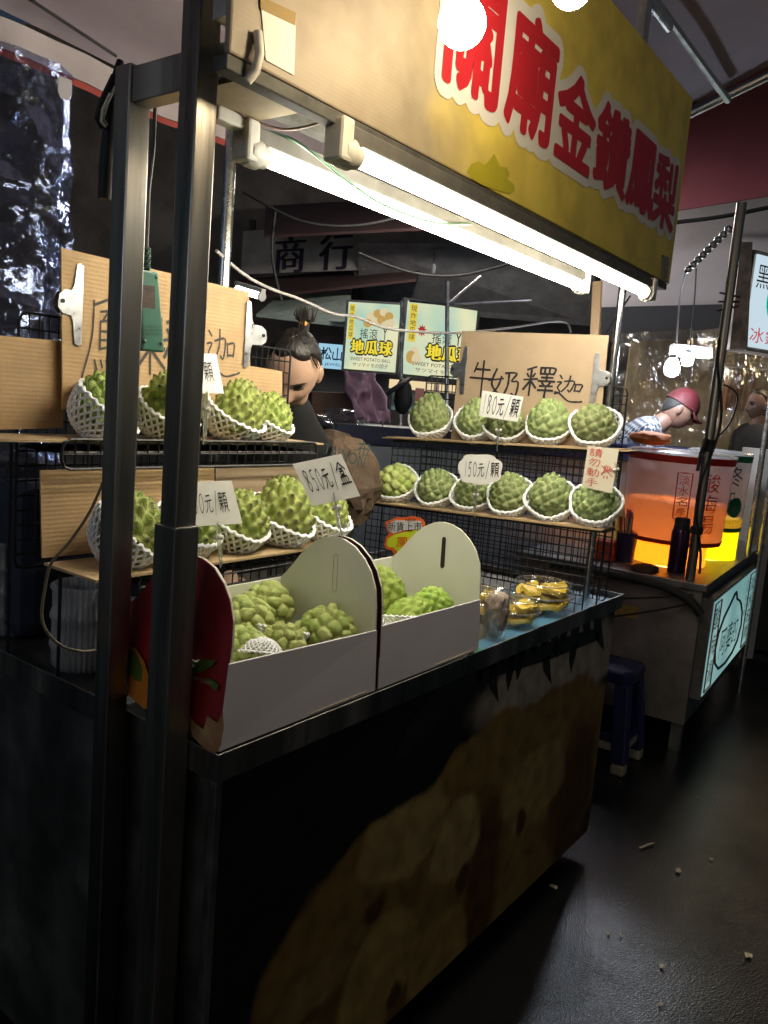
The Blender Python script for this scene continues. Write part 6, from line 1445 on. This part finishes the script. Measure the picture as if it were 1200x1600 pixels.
# ================================================================== litter on the asphalt
litter = [(1010, 1322, .085, 'long torn strip of pale litter on the wet asphalt', 8.0), (1060, 1362, .03, 'small pale scrap below the long torn strip', 1.6), (1170, 1494, .025, 'triangular paper scrap at the right edge of the asphalt', 1.2), (1034, 1511, .018, 'oval pale scrap near the bottom right of the asphalt', 1.2), (970, 1462, .022, 'thin straw-like scrap in the middle of the asphalt', 5), (951, 1459, .012, 'tiny round scrap beside the straw-like scrap', 1), (1111, 1343, .014, 'tiny pale scrap right of the long strip', 1.3), (1117, 1251, .022, 'pale sliver on the asphalt below the stool', 3.5), (1090, 1247, .014, 'small bent scrap left of the pale sliver', 1.4), (865, 1386, .03, 'crumpled paper scrap by the cart wheel', 1.3), (1032, 1571, .014, 'small scrap at the bottom of the picture', 1.2)]
lit_m = mat('litter_paper', (.45, .38, .27), .8, var=.3, vs=60)
for k, (x, y, s, lab, asp) in enumerate(litter):
    c = AZ(x, y, .004); rr = random.Random(k); N = 9; P = []
    ang = {0: -.35}.get(k, rr.uniform(0, 3)); ca, sa = math.cos(ang), math.sin(ang)
    for i in range(N):
        a = 2*math.pi*i/N; q = s*.5*rr.uniform(.7, 1.2); u, v = q*math.cos(a), q*math.sin(a)/asp; P.append(c+Vector((u*ca-v*sa, u*sa+v*ca, 0))+Zv*rr.uniform(0, .004))
    mb = MB(); mb.add(P+[p+Zv*.002 for p in P], [tuple(range(N))[::-1], tuple(range(N, 2*N))]+[(i, (i+1) % N, (i+1) % N+N, i+N) for i in range(N)])
    solo('litter_scrap', mb, lit_m, lab, 'litter', group='scraps on the wet asphalt')
# ================================================================== the market behind
def quadD(pts, D): return [AD(x, y, d if not isinstance(D, (int, float)) else D) for (x, y), d in zip(pts, D if not isinstance(D, (int, float)) else [D]*4)]
def upright(x0, x1, yt, yb, d0, d1=None):
    """upright quad (bl, br, tr, tl): columns x0, x1 at depths d0, d1, heights read at the left column"""
    d1 = d0 if d1 is None else d1; ym = (yt+yb)/2
    a = AD(x0, ym, d0); b = AD(x1, ym, d1); zt = AD(x0, yt, d0).z; zb = AD(x0, yb, d0).z; a.z = 0; b.z = 0
    return [a+Zv*zb, b+Zv*zb, b+Zv*zt, a+Zv*zt]
HB = Vector((FW.x, FW.y, 0)).normalized()
def panel(name, label, cat, Q, m, t=.06, **kw): return solo(name, MB().slab(Q, HB, t), m, label, cat, **kw)
dark_wall = mat('old_wall_dark', (.22, .20, .19), .9, var=.4, vs=1.5, bump=.2, bs=8)
# far buildings closing the lane
bl_ = thing('market_building', 'dark old building closing the lane behind the stalls', 'building', AD(600, 640, 13))
w0 = AD(-400, 500, 13); w1 = AD(1700, 500, 15); w0.z = 0; w1.z = 0
part('wall', MB().slab([w0, w1, w1+Zv*7, w0+Zv*7], HB, .4), dark_wall, bl_)
uu = (w1-w0).normalized()
for k in range(7):
    p = w0+uu*(1.2+k*2.5)-HB*.02; part('shutter', MB().slab([p+Zv*.1, p+uu*1.9+Zv*.1, p+uu*1.9+Zv*2.4, p+Zv*2.4], HB, .03), mat('shutter_grey', (.13, .13, .14), .6, .3, var=.2, vs=3), bl_)
# signboard 商行 under a maroon awning
sb = upright(378, 572, 362, 428, 11.5, 10.2); t = thing('signboard', 'old white signboard with two dark characters under the maroon awning', 'sign', sb[0])
part('board', MB().slab(sb, HB, .05), mat('old_white_board', (.50, .47, .46), .7, var=.3, vs=2), t)
mb = MB(); letters(mb, '商', sub(sb, .30, .54, .0, .80), .01, 0); letters(mb, '行', sub(sb, .66, .90, .02, .80), .01, 0)
for dx in (-.008, .008): letters(mb, '商', sub(sb, .30+dx, .54+dx, .0, .80), .012, 0); letters(mb, '行', sub(sb, .66+dx, .90+dx, .02, .80), .012, 0)
part('lettering', mb, mat('faded_navy', (.035, .03, .06), .7), t)
maroon = mat('maroon_canvas', (.085, .045, .045), .8, var=.2, vs=2)
def awning(label, P, m, th=.03):
    t = thing('awning', label, 'awning', P[0]); part('canvas', MB().slab(P, Vector((0, 0, 1)), th), m, t); return t
awning('maroon awning above the old white signboard', [AD(412, 372, 9.5), AD(830, 352, 8.0), AD(860, 300, 10.5), AD(415, 325, 11.5)], maroon)
awning('lower maroon awning below the old white signboard', [AD(370, 470, 10.5), AD(650, 440, 9.2), AD(660, 415, 11), AD(372, 440, 12)], maroon)
awning('pale green awning edge left of the lit food signs', [AD(400, 495, 9.3), AD(545, 512, 8.8), AD(548, 465, 9.8), AD(430, 470, 10.5)], mat('pale_green_canvas', (.32, .38, .34), .8, var=.2))
panel('dark_roof', 'dark corrugated roof sheet above the lit food signs', 'roof', [AD(560, 480, 11), AD(930, 510, 10.4), AD(930, 380, 9.4), AD(560, 380, 9.8)], mat('corrugated_dark', (.26, .26, .27), .6, var=.3), .04)
# tent frame of the food stall
tf = thing('folding_tent', 'thin grey folding tent poles in front of the lit food signs', 'tent', AD(697, 700, 6.2))
ap = AD(699, 476, 6.2)
part('upright_pole', MB().tube([AD(697, 760, 6.2), AD(699, 440, 6.2)], .017, 8), alu, tf, smooth=40)
for x, y in ((752, 432), (830, 470), (640, 470)): part('truss_bar', MB().tube([ap, AD(x, y, 6.3)], .011, 6), alu, tf, smooth=40)
part('upright_pole', MB().tube([AD(625, 760, 7.2), AD(628, 470, 7.2)], .018, 8), chrome, tf, smooth=40)
# sweet potato ball light boxes
glow = emis_mottled('lightbox_glow', (.55, .80, .62), (1.0, .98, .62), .50, 2.6); glow_y = emis('lightbox_yellow', (1.0, .80, .06), .55); glow_b = emis('lightbox_balls', (.85, .55, .16), .4); glow_w = emis('lightbox_pale_ball', (.95, .80, .50), .48)
def food_box(label, Q, two):
    t = thing('light_box', label, 'sign', Q[0]); bl, br, tr, tl = Q; n = (br-bl).cross(tl-bl).normalized()
    part('frame', MB().slab([q-n*.012 for q in sub(Q, -.05, 1.05, -.035, 1.035)], -n, .05), mat('lightbox_dark_frame', (.04, .04, .042), .5), t)
    part('lit_face', MB().slab(Q, -n, .01), glow, t)
    mb = MB(); q = sub(Q, .03, .14, .45, .97); mb.add([p+n*.004 for p in q], [(0, 1, 2, 3)]); part('yellow_strip', mb, emis('lightbox_strip', (.8, .62, .08), .6), t)
    mb = MB(); vletters(mb, '現炸地瓜球', sub(Q, .045, .125, .47, .95), .008); part('strip_lettering', mb, black_ink, t)
    def disc(mb, cx_, cy_, rx, ry, l): mb.add([p+n*l for p in [sub(Q, cx_+rx*math.cos(a), 1, cy_+ry*math.sin(a), 1)[0] for a in np.linspace(0, 2*math.pi, 15)[:-1]]], [tuple(range(14))])
    mb = MB(); m2_ = MB()
    if not two:
        for i, (a, b) in enumerate(((.45, .80), (.58, .85), (.70, .88), (.80, .82), (.52, .72), (.66, .76), (.84, .72), (.40, .70), (.74, .68))): disc(mb if i % 2 else m2_, a, b, .085, .065, .004+.0006*i)
    else:
        for i, (a, b) in enumerate(((.14, .30), (.10, .24), (.18, .22))): disc(mb if i % 2 else m2_, a, b, .07, .09, .004+.0006*i)
    part('printed_ball', mb, glow_b, t); part('printed_ball', m2_, glow_w, t)
    x0, x1 = (.10, .92) if not two else (.30, .98)
    mb = MB(); hletters(mb, '地瓜球', sub(Q, x0, x1, .24, .45), .010)
    for s_ in (-.012, .012): hletters(mb, '地瓜球', sub(Q, x0+s_, x1+s_, .24, .45), .0102+s_*.01)
    m3 = MB()
    for a in range(10): dx, dy = .028*math.cos(a*.628), .028*math.sin(a*.628); hletters(m3, '地瓜球', sub(Q, x0+dx, x1+dx, .24+dy, .45+dy), .006+.0002*a)
    part('lettering_edge', m3, black_ink, t); part('lettering', mb, glow_y, t)
    mb = MB(); hletters(mb, '搖滾', sub(Q, .26 if not two else .36, .62 if not two else .66, .47, .62), .012); letters(mb, 'Y', sub(Q, .70, .80, .47, .66), .012)
    letters(mb, 'SWEET POTATO BALL', sub(Q, .12, .9, .135, .185), .012); letters(mb, 'サツマイモの団子', sub(Q, .17, .86, .045, .105), .012); part('dark_lettering', mb, black_ink, t)
    if two:
        mb = MB(); P = []
        for k in range(20): a = 2*math.pi*k/20; r_ = .09 if k % 2 else .05; P.append(sub(Q, .22+r_*math.cos(a)*.8, 1, .62+r_*math.sin(a), 1)[0]+n*.008)
        mb.add(P, [tuple(range(20))]); part('red_burst', mb, emis('lightbox_red', (.6, .05, .05), .4), t)
food_box('lit food sign with piled yellow balls left of the thin pole', upright(541, 622, 472, 576, 8.6, 8.5), False)
food_box('lit food sign with a red burst right of the thin pole', upright(633, 742, 470, 584, 8.5, 8.9), True)
jw = upright(497, 534, 536, 574, 9.6, 9.6); t = thing('light_box', 'lit pale blue shop sign right of the vendor head', 'sign', jw[0])
part('lit_face', MB().slab(jw, HB, .08), emis('shop_glow', (.45, .80, 1.0), .48), t)
mb = MB(); write(mb, '松山', sub(jw, .1, 1.05, .35, .85), w=.12, lift=.012); letters(mb, '& JEWEL', sub(jw, .1, 1.0, .08, .22), .012); part('lettering', mb, mat('sign_blue', (.02, .05, .25), .6), t)
# visible tube lamp far behind + the lamp-lit shop front under the food signs
def far_tube(label, A, B, r, m):
    t = thing('fluorescent_lamp', label, 'lamp', A); part('glow_tube', MB().tube([A, B], r, 8), m, t, smooth=60)
    d_ = (B-A).normalized(); part('housing', MB().bar(A-d_*.03+Zv*(r+.022), B+d_*.03+Zv*(r+.022), .05, .035), white_plastic, t)
    for p, s in ((A, -1), (B, 1)): part('lamp_holder', MB().tube([p, p+d_*s*.02], r*1.5, 8), white_plastic, t)
far_tube('small cool tube lamp shining behind the tall corrugated sign', AD(372, 452, 7.5), AD(408, 463, 7.3), .03, emis('cool_tube_glow', (.75, .88, 1.0), 14))
warm_face = emis('lit_shelf_glow', (1.0, .78, .45), .55)
sh = thing('food_stall', 'lit food stall counter below the two lit food signs', 'market stall', AD(680, 760, 7.6))
part('lit_shelf', MB().slab(upright(608, 712, 592, 606, 8.0), HB, .1), warm_face, sh)  # shelf glows by itself in place of lamp light falling on it
part('counter', MB().slab(upright(600, 760, 665, 860, 7.6), HB, .5), mat('stall_dark_red', (.09, .03, .03), .6, var=.3), sh)
part('teal_panel', MB().slab(upright(612, 660, 612, 640, 8.1), HB, .05), mat('teal_poster', (.20, .40, .42), .6, var=.5, vs=6), sh)
part('cream_post', MB().slab(upright(676, 684, 600, 660, 7.6), HB, .04), mat('cream_post', (.5, .42, .33), .7), sh)
part('pink_bottle_row', MB().slab(upright(648, 662, 606, 640, 7.5), HB, .05), mat('pink_jar', (.45, .18, .16), .5), sh)
lump('bundle', 'dark bundle hanging before the lit food stall', 'bundle', AD(630, 620, 6.4), (.07, .07, .14), rubber, 4)
cable('dark bent pipe before the lit food stall', [AD(600, 618, 6.3), AD(628, 600, 6.3), AD(640, 592, 6.4)], .02, rubber, 'pipe')
# tents to the right
red_c = mat('red_tent_canvas', (.19, .042, .048), .8, var=.2, vs=1.5); pale_c = mat('pale_tent_canvas', (.45, .42, .44), .8, var=.15, vs=1.2, bump=.3, bs=3, dist=.05)
panel('tent_valance', 'broad red tent valance behind the banner end', 'tent', [AD(960, 345, 6.3), AD(1330, 285, 5.6), AD(1330, 60, 5.6), AD(960, 140, 6.3)], red_c, .03)
panel('tent_wall', 'pale grey tent wall below the red valance', 'tent', [AD(940, 520, 7.3), AD(1330, 480, 6.6), AD(1330, 280, 6.6), AD(940, 330, 7.3)], pale_c, .03)
cable('dark seam rope across the pale tent wall', [AD(1050, 348, 6.9), AD(1130, 338, 6.7), AD(1230, 318, 6.5)], .018, rubber, 'rope')
panel('dark_tarpaulin', 'dark tarpaulin strip between pale tent wall and plastic sheet', 'tarpaulin', [AD(940, 535, 7.0), AD(1330, 520, 6.5), AD(1330, 470, 6.5), AD(940, 480, 7.0)], mat('dark_tarp', (.035, .035, .04), .7), .03)
tan = mat('lit_tan_wall', (.46, .36, .22), .8, var=.4, vs=2.5, stretch=(3, 3, .5))
panel('plywood_back', 'tan back wall behind the plastic sheet of the drinks stall', 'wall', upright(965, 1330, 520, 900, 7.6, 7.0), tan, .05)
def pf(a, b):
    p = AD(970, 520, 6.4).lerp(AD(1330, 505, 6.0), a); z = p.z-(p.z-.9)*b
    n = mnoise.fractal(Vector((a*9, b*5, 2.2)), 1.0, 2.0, 4); return Vector((p.x, p.y, z))+HB*(.05*math.sin(a*42+3*mnoise.noise(Vector((a*4, b*2, 0))))+.09*n)
solo('plastic_sheet', MB().grid(sheet(pf, 90, 50)), film('wrinkled_film', (.92, .88, .80), .20, .14, haze=.10, hazecol=(.7, .6, .45), bump=.8, bs=14), 'wrinkled clear plastic sheet hanging behind the red-capped person', 'plastic sheet')
for k, (c_, nm) in enumerate((((.42, .16, .07), 'orange'), ((.30, .14, .10), 'brown'), ((.46, .28, .16), 'tan'), ((.35, .12, .10), 'rust'), ((.5, .4, .3), 'cream'))):
    x = 1128+k*15; q = upright(x, x+13, 582, 640, 7.2); t = thing('hung_garment', '%s garment on the rail behind the plastic sheet' % nm, 'garment', q[0])
    bl, br, tr, tl = q; part('cloth', MB().grid([[ (bl*(1-a)+br*a)*(1-b)+(tl*(1-a)+tr*a)*b+HB*.03*math.sin(a*9+k) for b in (0, .3, .6, .9, 1)] for a in np.linspace(0, 1, 9)]), mat('garment_'+nm, c_, .8), t, smooth=180)
cable('pale garment rail behind the plastic sheet', [AD(1110, 572, 7.2), AD(1160, 575, 7.1), AD(1230, 580, 7.0)], .015, alu, 'rail')
# pale scoop stand and boxes right of the buckets
panel('white_carton', 'pale carton behind the green banded bucket', 'carton', upright(1168, 1200, 700, 1035, 5.2), mat('carton_pale', (.5, .47, .45), .7), .3)
panel('side_stall_counter', 'dark neighbouring counter at the far right edge', 'counter', upright(1186, 1330, 780, 1020, 5.6), mat('counter_black', (.03, .03, .03), .5), .5)
# floor-standing dark mass between the racks and the back table
# lamps of the left and right neighbours (out of view; their light shows on posts, film and wet ground)
def hung_lamp(label, P, r, m):
    t = thing('pendant_lamp', label, 'lamp', P); M = Matrix.Translation(P)
    part('bulb', MB().lathe([(r*.3, -r), (r*.8, -r*.7), (r, 0), (r*.8, r*.7), (r*.4, r*1.2)], 16, M), m, t, smooth=80)
    part('shade', MB().lathe([(r*2.2, r*.4), (r*1.2, r*1.6), (r*.4, r*2.0)], 24, M, close=False), alu, t, smooth=60); part('cord', MB().tube([P+Zv*r*2, P+Zv*(r*2+.6)], .006, 6), rubber, t)
far_tube('cool tube lamp of the neighbour stall left of the cart', Vector((-1.7, 1.2, 2.1)), Vector((-1.7, 2.4, 2.1)), .02, emis('cool_tube_left', (.70, .84, 1.0), 22))
hung_lamp('added fill lamp over the back lane hidden behind the banner', AD(690, 285, 7.0), .09, emis('lane_fill_glow', (1.0, .92, .82), 330))  # added lamp, hidden by the banner, to brighten the back signs and awnings
hung_lamp('added fill lamp under the red tent hidden behind the banner end', AD(985, 270, 5.4), .07, emis('tent_lamp', (.95, .92, 1.0), 90))  # added lamp, kept out of sight, to brighten the tents on the right
hung_lamp('warm lamp of the next stall beyond the right picture edge', Vector((6.62, 1.13, 2.2)), .08, emis('garment_lamp', (1.0, .75, .42), 22))
wl_ = emis('front_fill_glow', (1.0, .90, .78), 11)  # both tubes are added fill behind the camera, brightening box fronts and posts
far_tube('added fill tube behind the camera, left one', Vector((-.6, -3.2, 2.5)), Vector((.6, -3.2, 2.5)), .02, wl_)
far_tube('added fill tube behind the camera, right one', Vector((2.0, -3.2, 2.5)), Vector((3.2, -3.2, 2.5)), .02, wl_)
# clutter of the lane: cables, string bulbs, sign legs
for k, (pts, lab) in enumerate((([(380, 300), (470, 345), (560, 352), (660, 330)], 'dark cable sagging before the old white signboard'), ([(560, 395), (640, 425), (720, 430), (820, 405)], 'dark cable sagging over the lit food signs'), ([(430, 330), (425, 400), (440, 470)], 'cable hanging down beside the old white signboard'))):
    cable(lab, [AD(x, y, 7.8+.1*k) for x, y in pts], .014, rubber)
hc_ = AD(677, 420, 6.6); t = thing('cable_clip', 'small white clip hanging under the dark roof sheet', 'clip', hc_)
part('body', MB().lathe([(.012, -.04), (.02, -.03), (.02, .02), (.01, .04)], 12, Matrix.Translation(hc_)), white_plastic, t, smooth=60); part('cord', MB().tube([hc_+Zv*.04, hc_+Zv*.16], .005, 5), rubber, t)
sb_glow = emis('string_bulb_glow', (1.0, .72, .40), 5)
for k, (x, y) in enumerate(((590, 452), (612, 449), (770, 462), (800, 470), (836, 478), (868, 482))):
    c = AD(x, y, 11.0); t = thing('string_bulb', '%s of the dim string bulbs above the lit food signs' % ('first', 'second', 'third', 'fourth', 'fifth', 'sixth')[k], 'light bulb', c, 'string bulbs in the back lane')
    part('globe', MB().lathe([(.008, -.03), (.024, -.015), (.028, .005), (.02, .025), (.012, .04)], 10, Matrix.Translation(c)), sb_glow, t, smooth=80); part('socket', MB().lathe([(.013, .041), (.013, .07)], 8, Matrix.Translation(c)), rubber, t)
for x, d_, lab in ((545, 8.75, 'thin steel pole under the left lit food sign'), (738, 9.0, 'thin steel pole under the right lit food sign')):
    b_ = AD(x, 590, d_); solo('steel_pole', MB().tube([(b_.x, b_.y, 0), (b_.x, b_.y, b_.z+.1)], .02, 8), steel_dark, lab, 'pole')
for x, d_, lab in ((392, 11.6, 'left post of the old white signboard'), (560, 10.4, 'right post of the old white signboard')):
    b_ = AD(x, 400, d_); solo('sign_post', MB().tube([(b_.x, b_.y, 0), (b_.x, b_.y, b_.z+.5)], .05, 8), mat('post_dark', (.06, .055, .055), .8), lab, 'pole')
